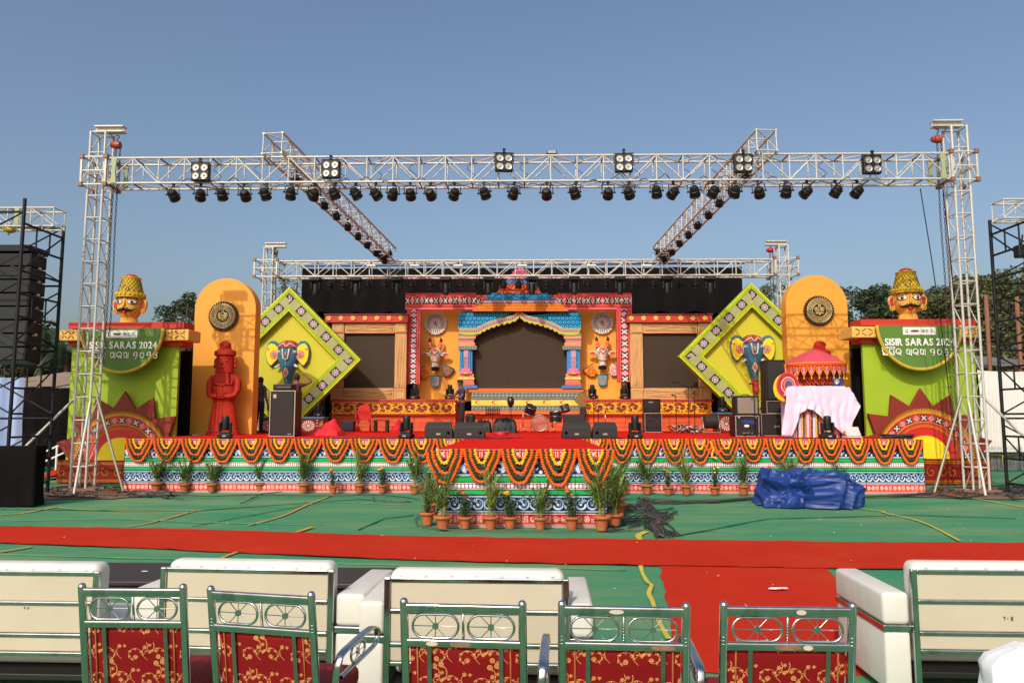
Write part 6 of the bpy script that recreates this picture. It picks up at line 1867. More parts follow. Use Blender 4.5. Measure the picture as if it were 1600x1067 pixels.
# ------------------------------------------------------------ scaffolds, speakers
XSC = W(100, 350, 17.05).x
XSR = W(1550, 400, 17.1).x
def scaffold(nm, x0, x1, y0, y1, ztop, label):
 o = thing('scaffold_tower', label, 'scaffold', ((x0 + x1) / 2, (y0 + y1) / 2, 0), 'black scaffold towers')
 for x in (x0, x1):
  for y in (y0, y1):
   bar('post', (x, y, .03), (x, y, ztop + (.25 if y == y0 and abs(x) < 12 else 0)), .038, m_black, o, n=8)
   bar('foot_plate', (x, y, .004), (x, y, .03), .18, m_black, o, 'box')
 lift = 1.55
 for k in range(4):
  zb = .25 + k * lift
  if zb + 1.2 > ztop + .4: zt_ = ztop
  for x in (x0, x1):
   for zz in (zb, zb + .55, zb + 1.05):
    if zz < ztop: bar('rung', (x, y0, zz), (x, y1, zz), .026, m_black, o)
   if zb + 1.05 < ztop:
    for t in (.33, .66):
     bar('rung_post', (x, y0 + (y1 - y0) * t, zb + .55), (x, y0 + (y1 - y0) * t, zb + 1.05), .02, m_black, o)
    bar('cross_brace', (x, y0, zb), (x, y1, zb + 1.05), .018, m_black, o)
  for y in (y0, y1):
   if zb + 1.2 < ztop:
    bar('cross_brace', (x0, y, zb), (x1, y, zb + 1.3), .018, m_black, o)
    bar('cross_brace', (x1, y, zb), (x0, y, zb + 1.3), .018, m_black, o)
   bar('ledger', (x0, y, min(zb + 1.45, ztop - .05)), (x1, y, min(zb + 1.45, ztop - .05)), .026, m_black, o)
 return o
ZSC = 6.25
scaffold('l', XSC - 2.4, XSC, 15.65, 17.05, ZSC, 'black tube scaffold tower at the far left around the hanging speakers')
scaffold('r', XSR, XSR + 2.4, 15.65, 17.1, ZSC + .05, 'black tube scaffold tower at the far right edge')
for s_, nm, xa in ((-1, 'left', W(92, 335, 16.2).x), (1, 'right', W(1560, 330, 16.2).x)):
 o = thing('truss_beam', 'short white box truss lying on top of the %s scaffold tower' % nm, 'truss', (xa, 16.2, ZSC), 'short trusses on the scaffolds')
 zz = WZ(338 if s_ < 0 else 332, 16.0) + .05
 truss(o, (xa, 16.25, zz), (xa + s_ * 3.2, 16.25, zz), .40, .42, .5, .024, .014)
 b = M(o); b.box(xa + s_ * .85 - .05, xa + s_ * .85 + .05, 16.03, 16.05, zz - .2, zz + .2); b.build('end_plate', m_sage, o)
la = thing('line_array', 'tall column of black loudspeaker cabinets hanging in the left scaffold', 'line array', (-11.65, 16.4, 5.5))
xR = W(54, 400, 16.35).x
for k in range(8):
 zt_ = 5.42 - k * .305; tilt = -.015 * k
 b = M(la); b.T = Matrix.Translation((xR - .55, 16.25, zt_ - .15)) @ Matrix.Rotation(tilt * 1.2, 4, 'X')
 b.o = Vector(la.location)
 b.rbox(-.55, .55, 0, .55, -.145, .145, .02, 2); cbn = b.build('cabinet', m_blackp, la)
 b = M(la); b.T = Matrix.Translation((xR - .55, 16.25, zt_ - .15)) @ Matrix.Rotation(tilt * 1.2, 4, 'X')
 b.box(-.52, .52, -.012, -.003, -.13, .13); b.build('grille', m_black, cbn)
 b = M(la); b.box(xR - .03, xR + .015, 16.5, 16.6, zt_ - .03, zt_ + .03); b.build('link_plate', m_chrome2, la)
b = M(la); b.box(xR - 1.0, xR - .05, 16.2, 16.9, 5.46, 5.60); b.build('fly_bar', m_black, la)
hoist(W(16, 366, 16.4).x, 16.4, W(16, 366, 16.4).z + .12, m_hoisty, 'yellow chain hoist above the left speaker column', 5.9)
o = thing('hanging_lamp', 'black lamp and cables hung on the right scaffold', 'lamp', (W(1596, 395, 15.9).x, 15.9, WZ(395, 15.9)))
px_ = o.location.x; pz_ = o.location.z
b = M(o); b.rbox(px_ - .12, px_ + .25, 15.8, 16.0, pz_ - .15, pz_ + .12, .03, 2); b.build('housing', m_blackp, o)
b = MS(o); b.tube([(px_, 15.9, pz_ + .1), (px_ + .05, 15.9, pz_ + .35)], .02, 6); b.tube([(px_, 15.8, pz_ - .1), (px_ - .05, 15.8, pz_ - .5), (px_ + .15, 15.8, pz_ - .75)], .012, 5); b.build('bracket', m_black, o)
# ------------------------------------------------------------ equipment on the stage
ZS = SH + .004
m_caserim = mat('case_aluminium', S(168, 160, 148), .4, .6, .12, 10)
m_tolex = mat('speaker_grille_brown', S(40, 34, 32), .8, 0, .1, 60, bump=.3, bscale=300)
m_wedge = mat('speaker_black_texture', (.013, .011, .010), .6, 0, .2, 60, bump=.2, bscale=300)
m_greyg = mat('amp_grey_grille', S(128, 118, 106), .75, 0, .1, 60, bump=.3, bscale=250)
m_royal = mat('royal_blue_letters', S(40, 70, 150), .5, 0, .05, 5)
m_navy = mat('navy_box', S(16, 28, 48), .6, 0, .15, 5)
m_redpl = mat('red_plastic', S(206, 24, 26), .35, 0, .05, 4, coat=.2)
m_redcl = mat('red_cloth', S(214, 30, 44), .8, 0, .08, 4, bump=.2, bscale=30)
m_whcl = mat('white_satin_cloth', S(204, 192, 212), .55, 0, .03, 3, bump=.15, bscale=8, sheen=.3)
m_drumh = mat('drum_head_copper', S(186, 112, 94), .35, 0, .1, 4)
m_drums = mat('drum_shell_dark', S(44, 40, 42), .25, .3, .2, 8)
m_umb = mat('umbrella_rose_cloth', S(198, 66, 84), .7, 0, .08, 5, bump=.2, bscale=14)
m_umbr = mat('umbrella_red_cloth', S(170, 24, 24), .75, 0, .2, 16)
m_skin = mat('brown_skin', S(112, 70, 50), .55, 0, .08, 8)
m_nshirt = mat('navy_t_shirt', S(34, 44, 84), .85, 0, .12, 6, bump=.3, bscale=14)
m_pants = mat('dark_trousers', S(32, 30, 34), .85, 0, .15, 6, bump=.3, bscale=14)
m_gshirt = mat('grey_checked_shirt', S(84, 82, 88), .85, 0, .35, 22)
m_mshirt = mat('maroon_shirt', S(66, 22, 30), .85, 0, .25, 14)
m_belt = mat('brown_waist_cloth', S(150, 84, 60), .8, 0, .15, 10)
def wedge(px0, px1, label, lead):
 y0 = 17.5; x0, x1 = W(px0, 672, y0).x, W(px1, 672, y0).x
 o = thing('wedge_monitor', label, 'stage monitor', ((x0 + x1) / 2, y0, ZS), 'wedge monitors at the stage edge')
 h = .39
 prof = [(0, 0), (.48, 0), (.50, .10), (.22, h), (.10, h), (0, .27)]
 b = M(o); n = len(prof)
 A = [b.V((x0 + (.05 if z > .3 else 0), y0 + y, ZS + z)) for y, z in prof]; B = [b.V((x1 - (.05 if z > .3 else 0), y0 + y, ZS + z)) for y, z in prof]
 b.F(A); b.F(B[::-1])
 for i in range(n): b.F([A[i], B[i], B[(i + 1) % n], A[(i + 1) % n]])
 bd = b.build('cabinet', m_wedge, o)
 bv = bd.modifiers.new('b', 'BEVEL'); bv.width = .012; bv.segments = 2
 b = M(o); b.box(x0 + .06, x1 - .06, y0 - .004, y0 - .001, ZS + .03, ZS + .05); b.build('seam', m_black, bd)
 b = MS(o); xh = x0 + (.10 if lead else (x1 - x0) - .10)
 b.lathe([(.035, y0 - .003), (.04, y0 - .008), (.03, y0 - .003)], (xh, 0, ZS + .14), 12, 'y'); b.build('port', m_black, bd)
 b = M(o); b.box((x0 + x1) / 2 - .05, (x0 + x1) / 2 + .05, y0 - .006, y0 - .001, ZS + .09, ZS + .13); b.build('socket_plate', m_caserim, bd)
wedge(663, 707, 'black wedge monitor left of the thrust, outer of the left pair', 0)
wedge(709, 757, 'black wedge monitor left of the thrust, inner of the left pair', 0)
wedge(878, 924, 'black wedge monitor right of the thrust, inner of the right pair', 1)
wedge(926, 965, 'black wedge monitor right of the thrust, outer of the right pair', 1)
def cabinet(name, label, px0, py0, px1, py1, Y, d, grille=m_tolex, rim=m_caserim, cat='amplifier', z0=None, corners=True):
 q = px_rect(px0, py0, px1, py1, Y)
 zb = ZS if z0 is None else z0
 o = thing(name, label, cat, ((q[0] + q[1]) / 2, Y, zb))
 zt = q[3]
 b = M(o); b.rbox(q[0], q[1], Y + .012, Y + d, zb, zt, .02, 2); bd = b.build('body', m_blackp, o)
 b = M(o); b.box(q[0] + .05, q[1] - .05, Y - .004, Y + .010, zb + .05, zt - .05); b.build('grille', grille, o)
 if rim:
  t = .022
  for r_ in ((q[0], q[0] + t, zb, zt), (q[1] - t, q[1], zb, zt)):
   b = M(o); b.box(r_[0], r_[1], Y - .01, Y + .012, r_[2] + t, r_[3] - t); b.build('edge_rail', rim, bd)
  for r_ in ((q[0], q[1], zb, zb + t), (q[0], q[1], zt - t, zt)):
   b = M(o); b.box(r_[0], r_[1], Y - .01, Y + .012, r_[2], r_[3]); b.build('edge_rail', rim, bd)
 return o, q, zb, zt
o, q, zb, zt = cabinet('bass_cabinet', 'tall black bass cabinet in an open road case, left of the stage', 420, 610, 462, 681, 19.3, .6)
b = M(o); b.box(q[0] + .09, q[0] + .17, 19.285, 19.294, zt - .2, zt - .1); b.build('badge', m_caserim, o)
b = M(o); b.box(q[1] - .18, q[1] - .08, 19.285, 19.294, zb + .055, zb + .07); b.build('badge', m_caserim, o)
for x in (q[0] + .1, q[1] - .1):
 for y in (19.42, 19.8):
  pass
o2, q2, zb2, zt2 = cabinet('amplifier_head', 'black amplifier head resting on the tall bass cabinet', 426, 600, 456, 609.5, 19.35, .4, z0=zt + .004, rim=None, grille=m_hair)
for k in range(8):
 b = MS(o2); b.lathe([(.016, 19.345), (.014, 19.325), (.002, 19.323)], (q2[0] + .15 + k * .045, 0, zb2 + .08), 8, 'y'); b.build('knob', m_caserim, o2)
o, q, zb, zt = cabinet('road_case', 'black road case with metal edges under the small amp, centre right', 1007.5, 645, 1034, 673, 24.4, .5, cat='case')
o, q, zb, zt = cabinet('combo_amp', 'small black combo amp on a road case in front of the fretwork', 1006.5, 623, 1032, 644, 24.4, .35, z0=zt + .004, rim=None)
b = M(o); b.box((q[0] + q[1]) / 2 - .12, (q[0] + q[1]) / 2 + .02, 24.385, 24.394, zt - .13, zt - .09); b.build('badge', m_caserim, o)
for x in (-.3, .3):
 pass
o, q, zb, zt = cabinet('road_case', 'dark lettered road case with silver edges carrying the grey amp', 1149.5, 649, 1186, 679.5, 19.6, .6, cat='case', grille=m_hair)
text_obj('TEMPER', (q[0] + q[1]) / 2 + .02, 19.59, zt - .17, .10, m_royal, o, .34, ext=.01)
b = M(o); b.prism([((q[0] + q[1]) / 2 - .02 + .065 * math.cos(t), zt - .27 + .034 * math.sin(t)) for t in [k * PI / 10 for k in range(20)]], 19.588, 19.594); b.build('oval_badge', m_white, o)
text_obj('OFF-TEMPER', (q[0] + q[1]) / 2, 19.59, zb + .09, .035, m_caserim, o, .28, ext=.005)
for sx in (q[0] + .1, q[1] - .1):
 b = MS(o); b.lathe([(.035, 19.585), (.03, 19.575), (.002, 19.572)], (sx, 0, zt - .05), 10, 'y'); b.build('latch', m_caserim, o)
o, q, zb, zt = cabinet('combo_amp', 'grey fronted combo amp standing on the lettered case', 1150, 618, 1186, 648, 19.6, .4, z0=zt + .004, rim=None, grille=m_greyg)
b = MS(o); b.tube([(q[0] + .2, 19.8, zt), (q[0] + .22, 19.8, zt + .03), (q[1] - .22, 19.8, zt + .03), (q[1] - .2, 19.8, zt)], .014, 6); b.build('handle', m_black, o)
o, q, zb, zt = cabinet('road_case', 'black bass speaker box at the bottom of the tall stack by the umbrella', 1190, 646, 1232, 680, 20.2, .6, cat='case', grille=m_wedge)
b = M(o); b.box(q[1] - .4, q[1] - .25, 20.185, 20.194, zb + .22, zb + .28); b.build('badge', m_caserim, o)
o, q, zb, zt3 = cabinet('equipment_rack', 'dark equipment rack with steel edges in the middle of the tall stack', 1198, 626, 1229, 645, 20.2, .5, z0=zt + .004, cat='case')
o, q, zb, zt4 = cabinet('loudspeaker', 'tall narrow black loudspeaker on top of the stack by the umbrella', 1198, 562, 1227, 625, 20.2, .5, z0=zt3 + .004, rim=None, cat='loudspeaker', grille=m_wedge)
for px0, px1, nm, py0, py1 in ((468, 505, 'right half of the left diamond foot', 651, 677), (404, 420, 'left end of the left diamond foot', 651, 682), (1122, 1152, 'foot of the right diamond board', 644, 675)):
 Y = 23.6; q = px_rect(px0, py0, px1, py1, Y)
 o = thing('painted_box', 'maroon box painted with white flower wheels, %s' % nm, 'box', ((q[0] + q[1]) / 2, Y, ZS), 'painted boxes below the diamonds')
 b = M(o); b.box(q[0], q[1], Y + .003, Y + .6, ZS, q[3] - .06); b.mi = 1
 n_ = (q[1] - q[0]) / 1.1
 b.quad((q[0], Y, ZS), (q[1], Y, ZS), (q[1], Y, q[3] - .06), (q[0], Y, q[3] - .06), [(.0, 0), (n_, 0), (n_, 1), (.0, 1)])
 b.build('body', [m_maroon, IM_MAND], o)
 b = M(o); b.box(q[0] - .03, q[1] + .03, Y - .03, Y + .63, q[3] - .058, q[3]); b.build('lid', m_teal, o)
p = W(489, 650, 23.9)
c = copy_tree(mh, (W(497, 650, 23.9).x, 23.9, WZ(651, 23.6) + .004), Euler((0, 0, .3)), 'black upright moving head on the painted box below the left diamond', scale=.9); c['group'] = 'moving heads on the painted boxes'
c = copy_tree(mh, (W(1129, 643, 23.9).x, 23.9, WZ(644, 23.6) + .004), Euler((0, 0, -.3)), 'black upright moving head on the painted box below the right diamond', scale=.95); c['group'] = 'moving heads on the painted boxes'
Y = 23.2; c0 = W(1110, 656, Y)
o = thing('cable_reel', 'big black cable reel on a steel frame beside the painted box', 'cable reel', (c0.x, Y, ZS))
b = MS(o); b.lathe([(.06, c0.x - .20), (.22, c0.x - .20), (.225, c0.x - .19), (.20, c0.x - .17), (.20, c0.x + .17), (.225, c0.x + .19), (.22, c0.x + .2), (.06, c0.x + .2)], (0, Y, ZS + .36), 20, 'x')
b.build('drum', m_hair, o, auto=True)
b = MS(o)
for k in range(11): b.tube([(c0.x - .16 + k * .032, Y + .205 * math.cos(t), ZS + .36 + .205 * math.sin(t)) for t in [2 * PI * j / 16 for j in range(16)]], .014, 5, closed=True)
b.build('wound_cable', m_cable, o)
for sx in (-.25, .25):
 b = MS(o); b.tube([(c0.x + sx, Y - .22, ZS + .02), (c0.x + sx, Y, ZS + .5), (c0.x + sx, Y + .22, ZS + .02), (c0.x + sx, Y - .22, ZS + .02)], .014, 6); b.build('frame_side', m_caserim, o)
for yy in (-.22, .22): bar('frame_bar', (c0.x - .25, Y + yy, ZS + .03), (c0.x + .25, Y + yy, ZS + .03), .016, m_caserim, o)
def mic_stand(px, Y, h, label, boom=0, group='microphone stands'):
 x = W(px, 675, Y).x
 o = thing('microphone_stand', label, 'microphone stand', (x, Y, ZS), group)
 b = MS(o); b.tube([(x, Y, ZS + .1), (x, Y, ZS + h)], .012, 6); b.build('pole', m_black, o)
 for k in range(3):
  a_ = 2 * PI * k / 3 + .4
  b = MS(o); b.tube([(x, Y, ZS + .16), (x + .28 * math.cos(a_), Y + .28 * math.sin(a_), ZS + .015)], .012, 5); b.build('leg', m_black, o)
 e = Vector((x, Y, ZS + h))
 if boom:
  e2 = e + Vector((boom, -.08, .14))
  b = MS(o); b.tube([e - Vector((boom * .4, 0, .05)), e2], .009, 5); b.ball(e, .03, 6, 4); b.build('boom', m_black, o); e = e2
 b = MS(o); b.tube([e, e + Vector((-.10 if boom <= 0 else .1, -.08, .01))], [.014, .018], 6); b.ball(e + Vector((-.12 if boom <= 0 else .12, -.1, .012)), .028, 8, 6); b.build('microphone', m_hair, o)
mic_stand(408, 22.2, 1.62, 'thin black microphone stand with microphone beside the left yellow panel', .0)
for px, h, bm, lab in ((1057, 1.15, 0, 'black microphone stand left of the group in front of the fretwork'), (1077, 1.4, -.35, 'tall black boom microphone stand in the middle of the group by the fretwork'), (1086, 1.25, .1, 'black microphone stand at the right of the group by the fretwork'),
      (928, 1.2, -.3, 'black microphone stand behind the right pair of wedges'), (935, 1.15, .0, 'thin black microphone stand nearest the cymbal stand'), (1180, 1.35, 0, 'black microphone stand in front of the grey amp')):
 mic_stand(px, 22.8 if px < 1150 else 19.2, h, lab, bm)
x = W(798, 672, 24.5).x
o = thing('wrapped_lamp_stand', 'black bag shaped like an egg on top of a thin stand before the screen', 'stand', (x, 24.5, ZS))
b = MS(o); b.lathe([(.01, ZS + .80), (.05, ZS + .83), (.11, ZS + .93), (.125, ZS + 1.03), (.10, ZS + 1.12), (.05, ZS + 1.17), (.01, ZS + 1.175)], (x, 24.5, 0), 14, 'z'); b.build('bag', m_lens, o, auto=True)
for dx in (-.03, .03): bar('pole', (x + dx, 24.5, ZS + .02), (x + dx * .5, 24.5, ZS + .84), .009, m_black, o)
bar('foot', (x - .25, 24.5, ZS + .012), (x + .25, 24.5, ZS + .012), .012, m_black, o); bar('foot', (x, 24.25, ZS + .012), (x, 24.75, ZS + .012), .012, m_black, o)
x = W(770, 672, 24.0).x
o = thing('music_stand', 'black music stand with perforated desk in front of the moulded base', 'music stand', (x, 24.0, ZS))
bar('pole', (x, 24, ZS + .02), (x, 24, ZS + .62), .012, m_black, o)
for k in range(3):
 a_ = 2 * PI * k / 3; bar('leg', (x, 24, ZS + .15), (x + .25 * math.cos(a_), 24 + .25 * math.sin(a_), ZS + .012), .01, m_black, o)
zc = WZ(641, 24); b = M(o)
for k in range(7): b.box(x - .22 + k * .0733 - .012, x - .22 + k * .0733 + .012, 23.97, 23.985, zc - .10, zc + .10)
for k in range(5): b.box(x - .232, x + .232, 23.985, 23.995, zc - .10 + k * .045, zc - .085 + k * .045)
b.box(x - .23, x + .23, 23.90, 23.97, zc - .12, zc - .10); b.build('desk', m_black, o)
random.seed(21)
def lump(o, name, x0, x1, y0, y1, h, m, seed, rough=.35, n=22, base=ZS, flat=.5):
 b = MS(o)
 ids = []
 for j in range(n + 1):
  row = []
  for i in range(n + 1):
   u, v = i / n * 2 - 1, j / n * 2 - 1
   e = max(0, 1 - max(abs(u), abs(v)) ** 6) ** flat
   p = Vector((u * 2.2 + seed, v * 2.2, seed * .3))
   r_ = 1 + rough * noise.noise(p) - rough * .8 * abs(noise.noise(p * 2.3))
   z = base + max(0, h * e * r_)
   uu = u * (1 + .06 * noise.noise(Vector((v * 3, seed, 1))))
   row.append(b.V(((x0 + x1) / 2 + uu * (x1 - x0) / 2, (y0 + y1) / 2 + v * (y1 - y0) / 2, z)))
  ids.append(row)
 for j in range(n):
  for i in range(n): b.F([ids[j][i], ids[j][i + 1], ids[j + 1][i + 1], ids[j + 1][i]])
 b.F([ids[0][i] for i in range(n, -1, -1)]) if False else None
 return b.build(name, m, o)
for px0, px1, h, lab, sd in ((743, 768, .40, 'black padded equipment bag lying left of the music stand', 1), (770, 808, .48, 'long black instrument bag lying right of the music stand', 2)):
 x0, x1 = W(px0, 673, 23.5).x, W(px1, 673, 23.5).x
 o = thing('equipment_bag', lab, 'bag', ((x0 + x1) / 2, 23.5, ZS), 'black bags on the stage')
 lump(o, 'bag_body', x0, x1, 23.2, 23.8, h * .92, m_black, sd * 3.1, .28)
 for k in range(3):
  xx = x0 + (x1 - x0) * (k + 1) / 4; b = MS(o); b.tube([(xx, 23.2, ZS + .1), (xx + .02, 23.3, ZS + h * .9), (xx + .04, 23.5, ZS + h * 1.05)], .014, 5); b.build('strap', m_hair, o)
o = thing('backpack', 'small black backpack on the stage right of the standing man', 'bag', (W(735, 660, 25.2).x, 25.2, ZS))
x = o.location.x; b = M(o); b.rbox(x - .16, x + .16, 25.1, 25.4, ZS, ZS + .62, .09, 3); b.build('bag_body', m_hair, o)
b = MS(o); b.tube([(x - .08, 25.1, ZS + .1), (x - .1, 25.02, ZS + .35), (x - .06, 25.1, ZS + .55)], .016, 5); b.build('strap', m_black, o)
x0, x1 = W(1050, 672, 23.8).x, W(1074, 672, 23.8).x
o = thing('cable_bundle', 'loose bundle of white and dark stage cables on the carpet', 'cables', ((x0 + x1) / 2, 23.8, ZS), 'cable bundles by the stands')
for k in range(12):
 b = MS(o)
 cx_, cz_ = random.uniform(x0, x1 + .45), random.uniform(.02, .16)
 b.tube([(cx_ + random.uniform(.1, .28) * math.cos(t), 23.8 + .14 * math.sin(t), ZS + cz_ + .08 * math.sin(t * 2 + k) + .02) for t in [2 * PI * j / 12 for j in range(12)]], .018, 5, closed=True)
 b.build('coil', m_caserim if k % 3 == 0 else m_cable if k % 3 == 1 else m_pale, o)
YDk = 24.2
kx, kz = W(843, 661, YDk).x, ZS + .30
dk = thing('drum_kit', 'small drum kit with copper-headed bass drum in front of the screen base', 'drum kit', (kx, YDk, ZS))
b = MS(dk); b.lathe([(.25, YDk), (.25, YDk + .38)], (kx, 0, kz), 26, 'y'); b.build('bass_drum', m_drums, dk, auto=True)
b = MS(dk); b.lathe([(.242, YDk - .004), (.002, YDk - .006)], (kx, 0, kz), 26, 'y', cap=False); b.build('drum_head', m_drumh, dk)
b = MS(dk); b.tube([(kx + .258 * math.cos(t), YDk - .004, kz + .258 * math.sin(t)) for t in [2 * PI * k / 28 for k in range(28)]], .022, 6, closed=True); b.build('hoop', m_caserim, dk)
for sx in (-1, 1): bar('spur', (kx + sx * .24, YDk + .1, kz - .05), (kx + sx * .36, YDk - .06, ZS + .01), .010, m_chrome2, dk)
def tom(cx, cz, y, r, h, tilt, tilt2, par, head=m_drumh):
 T = Matrix.Translation((cx, y, cz)) @ Matrix.Rotation(tilt2, 4, 'Y') @ Matrix.Rotation(tilt, 4, 'X')
 b = MS(par); b.T = T; b.lathe([(r, -h / 2), (r, h / 2)], (0, 0, 0), 20, 'z'); t_ = b.build('tom', m_drums, par, auto=True)
 for z in (-h / 2, h / 2):
  b = MS(par); b.T = T; b.tube([(r * 1.03 * math.cos(t), r * 1.03 * math.sin(t), z) for t in [2 * PI * k / 20 for k in range(20)]], .013, 5, closed=True); b.build('hoop', m_chrome2, t_)
 b = M(par); b.T = T
 for k in range(6):
  a_ = 2 * PI * k / 6; b.box(r * 1.02 * math.cos(a_) - .008, r * 1.02 * math.cos(a_) + .008, r * 1.02 * math.sin(a_) - .008, r * 1.02 * math.sin(a_) + .008, -h * .4, h * .4)
 b.build('lugs', m_drums, t_)
 return t_
p = W(829, 640, YDk); tom(p.x, p.z, YDk - .05, .17, .24, .45, .35, dk)
p = W(868, 649, YDk); tom(p.x, p.z + .05, YDk - .05, .19, .15, .05, 0, dk); tom(p.x, p.z - .12, YDk - .05, .19, .18, .0, 0, dk)
p = W(883, 638, YDk); tom(p.x, p.z, YDk, .14, .20, -.3, -.3, dk)
for px in (817, 863, 890, 894):
 x = W(px, 672, YDk).x
 b = MS(dk); b.tube([(x, YDk + .05, ZS + .15), (x + .01, YDk + .05, ZS + (.75 if px < 860 else .55))], .012, 6)
 for k in range(3): b.tube([(x, YDk + .05, ZS + .28), (x + .17 * math.cos(2 * PI * k / 3 + 1), YDk + .05 + .17 * math.sin(2 * PI * k / 3 + 1), ZS + .012)], .010, 5)
 b.build('stand', m_chrome2, dk)
o = thing('cymbal_stand', 'thin chrome cymbal stand behind the right wedge monitors', 'cymbal stand', (W(946, 672, 23.5).x, 23.5, ZS))
x = o.location.x; b = MS(o); b.tube([(x, 23.5, ZS + .1), (x, 23.5, ZS + .72)], .012, 6); b.build('pole', m_chrome2, o)
for k in range(3): bar('leg', (x, 23.5, ZS + .3), (x + .22 * math.cos(2.1 * k), 23.5 + .22 * math.sin(2.1 * k), ZS + .012), .010, m_chrome2, o)
b = MS(o); b.lathe([(.002, ZS + .745), (.03, ZS + .735), (.17, ZS + .718), (.002, ZS + .712)], (x, 23.5, 0), 20, 'z'); b.build('cymbal', m_gold2, o)
o = thing('speaker_box', 'plain black speaker box behind the right wedge monitors', 'speaker', (W(897, 672, 22.0).x, 22.0, ZS))
x0, x1 = W(881, 672, 22).x, W(914, 672, 22).x
b = M(o); b.rbox(x0, x1, 22, 22.5, ZS, WZ(647.5, 22), .02, 2); b.build('body', m_wedge, o)
b = M(o); b.box(x0 + .04, x1 - .04, 21.99, 21.998, ZS + .05, WZ(647.5, 22) - .05); b.build('grille', m_hair, o)
o = thing('fallen_cone', 'brown carton lid leaning at the right end of the moulded base', 'carton', (W(906, 625, 26.4).x, 26.4, ZS + .6))
q0, q1, q2_, q3_ = W(897, 626, 26.35), W(908, 612, 26.5), W(912, 641, 26.3), W(922, 622, 26.45)
m_carton = mat('brown_carton', S(120, 92, 40), .8, 0, .15, 6)
b = M(o); b.poly([q0, q2_, q3_, q1]); b.poly([v + Vector((0, .02, 0)) for v in (q0, q1, q3_, q2_)]); bb = b.build('lid', m_carton, o)
b = M(o); b.rbox(W(907, 640, 26.1).x, W(913, 640, 26.1).x + .05, 26.0, 26.4, ZS + .5, ZS + .86, .03, 2); b.build('black_box', m_hair, o)
b = M(o); b.box(W(908, 640, 26.1).x, W(911, 640, 26.1).x, 26.05, 26.3, ZS, ZS + .5); b.build('post', m_hair, o)
random.seed(8)
for px0, px1, py, h, Y, lab, sd in ((474, 536, 683, .40, 20.6, 'big crumpled bright red cloth heaped near the painted box', 4.2), (613, 632, 676, .40, 25.0, 'small rumpled red cloth beside the little black table', 9.1)):
 x0, x1 = W(px0, py - 10, Y).x, W(px1, py - 10, Y).x
 o = thing('red_cloth', lab, 'cloth', ((x0 + x1) / 2, Y, ZS), 'red cloths lying on stage')
 b = M(o); b.smooth = False
 n = 26; ids = []
 for j in range(n + 1):
  row = []
  for i in range(n + 1):
   u, v = i / n, j / n
   pk = max(0, 1 - abs(u - (.78 if px0 < 600 else .55)) * (1.5 if u < .78 else 4.6)) * max(0, 1 - abs(v - .45) * 2.2)
   z = h * pk + .05 * (1 + noise.noise(Vector((u * 6 + sd, v * 6, sd)))) + .07 * abs(noise.noise(Vector((u * 3 + sd, v * 9, 2))))
   if i in (0, n) or j in (0, n): z = .0
   row.append(b.V((x0 + (x1 - x0) * u + .05 * noise.noise(Vector((v * 5, sd, 0))), Y - .5 + v * 1.1 + .06 * noise.noise(Vector((u * 5, sd, 3))), ZS + max(0, z))))
  ids.append(row)
 for j in range(n):
  for i in range(n): b.F([ids[j][i], ids[j][i + 1], ids[j + 1][i + 1], ids[j + 1][i]])
 b.smooth = True
 b.build('cloth_body', m_redcl, o, auto=False)
q = px_rect(534, 658, 552, 673, 25.8)
o = tag(M().rbox(q[0], q[1], 25.8, 26.2, ZS, q[3], .02, 2).build('navy_crate', m_navy), 'dark navy box between the red cloth and the red chair', 'box')
o = thing('red_cable_pile', 'small heap of red cable on the carpet before the black bags', 'cable', (W(783, 680, 20.6).x, 20.6, ZS))
for k in range(6):
 b = MS(o); b.tube([(o.location.x + (.16 + .03 * (k % 3)) * math.cos(t), 20.6 + .12 * math.sin(t), ZS + .015 + .014 * k + .012 * math.sin(3 * t + k)) for t in [2 * PI * j / 16 for j in range(16)]], .012, 5, closed=True); b.build('coil', m_redpl, o)
cx = W(568, 665, 24.8).x; Y = 24.8
o = thing('plastic_chair', 'red plastic armchair on stage left of the little black table', 'chair', (cx, Y, ZS), rz=.15)
b = M(); b.rbox(-.21, .21, -.21, .21, .40, .425, .012, 2); b.build('seat', m_redpl, o)
for sx in (-1, 1):
 for sy in (-1, 1):
  b = MS(); b.tube([(sx * .19, sy * .18, .41), (sx * .23, sy * .23, .0)], [.03, .018], 6); b.build('leg', m_redpl, o)
 b = MS(); b.tube([(sx * .20, .20, .42), (sx * .26, .12, .62), (sx * .27, -.10, .64), (sx * .22, -.2, .42)], .02, 6); b.build('armrest', m_redpl, o)
b = M(); pts = [(-.2, .42), (.2, .42), (.22, .70), (.17, .86), (.08, .90), (-.08, .90), (-.17, .86), (-.22, .70)]
b.prism(pts, .20, .225, bev=.008); b.build('backrest', m_redpl, o)
x0, x1 = W(583, 665, 24.6).x, W(606, 665, 24.6).x
o = thing('side_table', 'low black side table on stage right of the red chair', 'table', ((x0 + x1) / 2, 24.6, ZS))
b = M(o); b.box(x0, x1, 24.6, 24.95, WZ(657.5, 24.6), WZ(656, 24.6)); b.build('table_top', m_hair, o)
for sx in (x0 + .05, x1 - .05):
 b = M(o); b.box(sx - .04, sx + .04, 24.62, 24.93, ZS, WZ(657.5, 24.6)); b.build('leg', m_hair, o)
YTb = 18.6
X0, X1 = W(1238, 660, YTb).x, W(1322, 660, YTb).x
ztop = WZ(604, YTb)
dt = thing('draped_table', 'table with hanging flower strings under a white satin drape, right of the stage', 'table', ((X0 + X1) / 2, YTb, ZS))
b = M(dt); b.box(X0 + .04, X1 - .04, YTb + .05, YTb + .9, ZS, ztop - .02); b.build('table_body', m_whcl, dt)
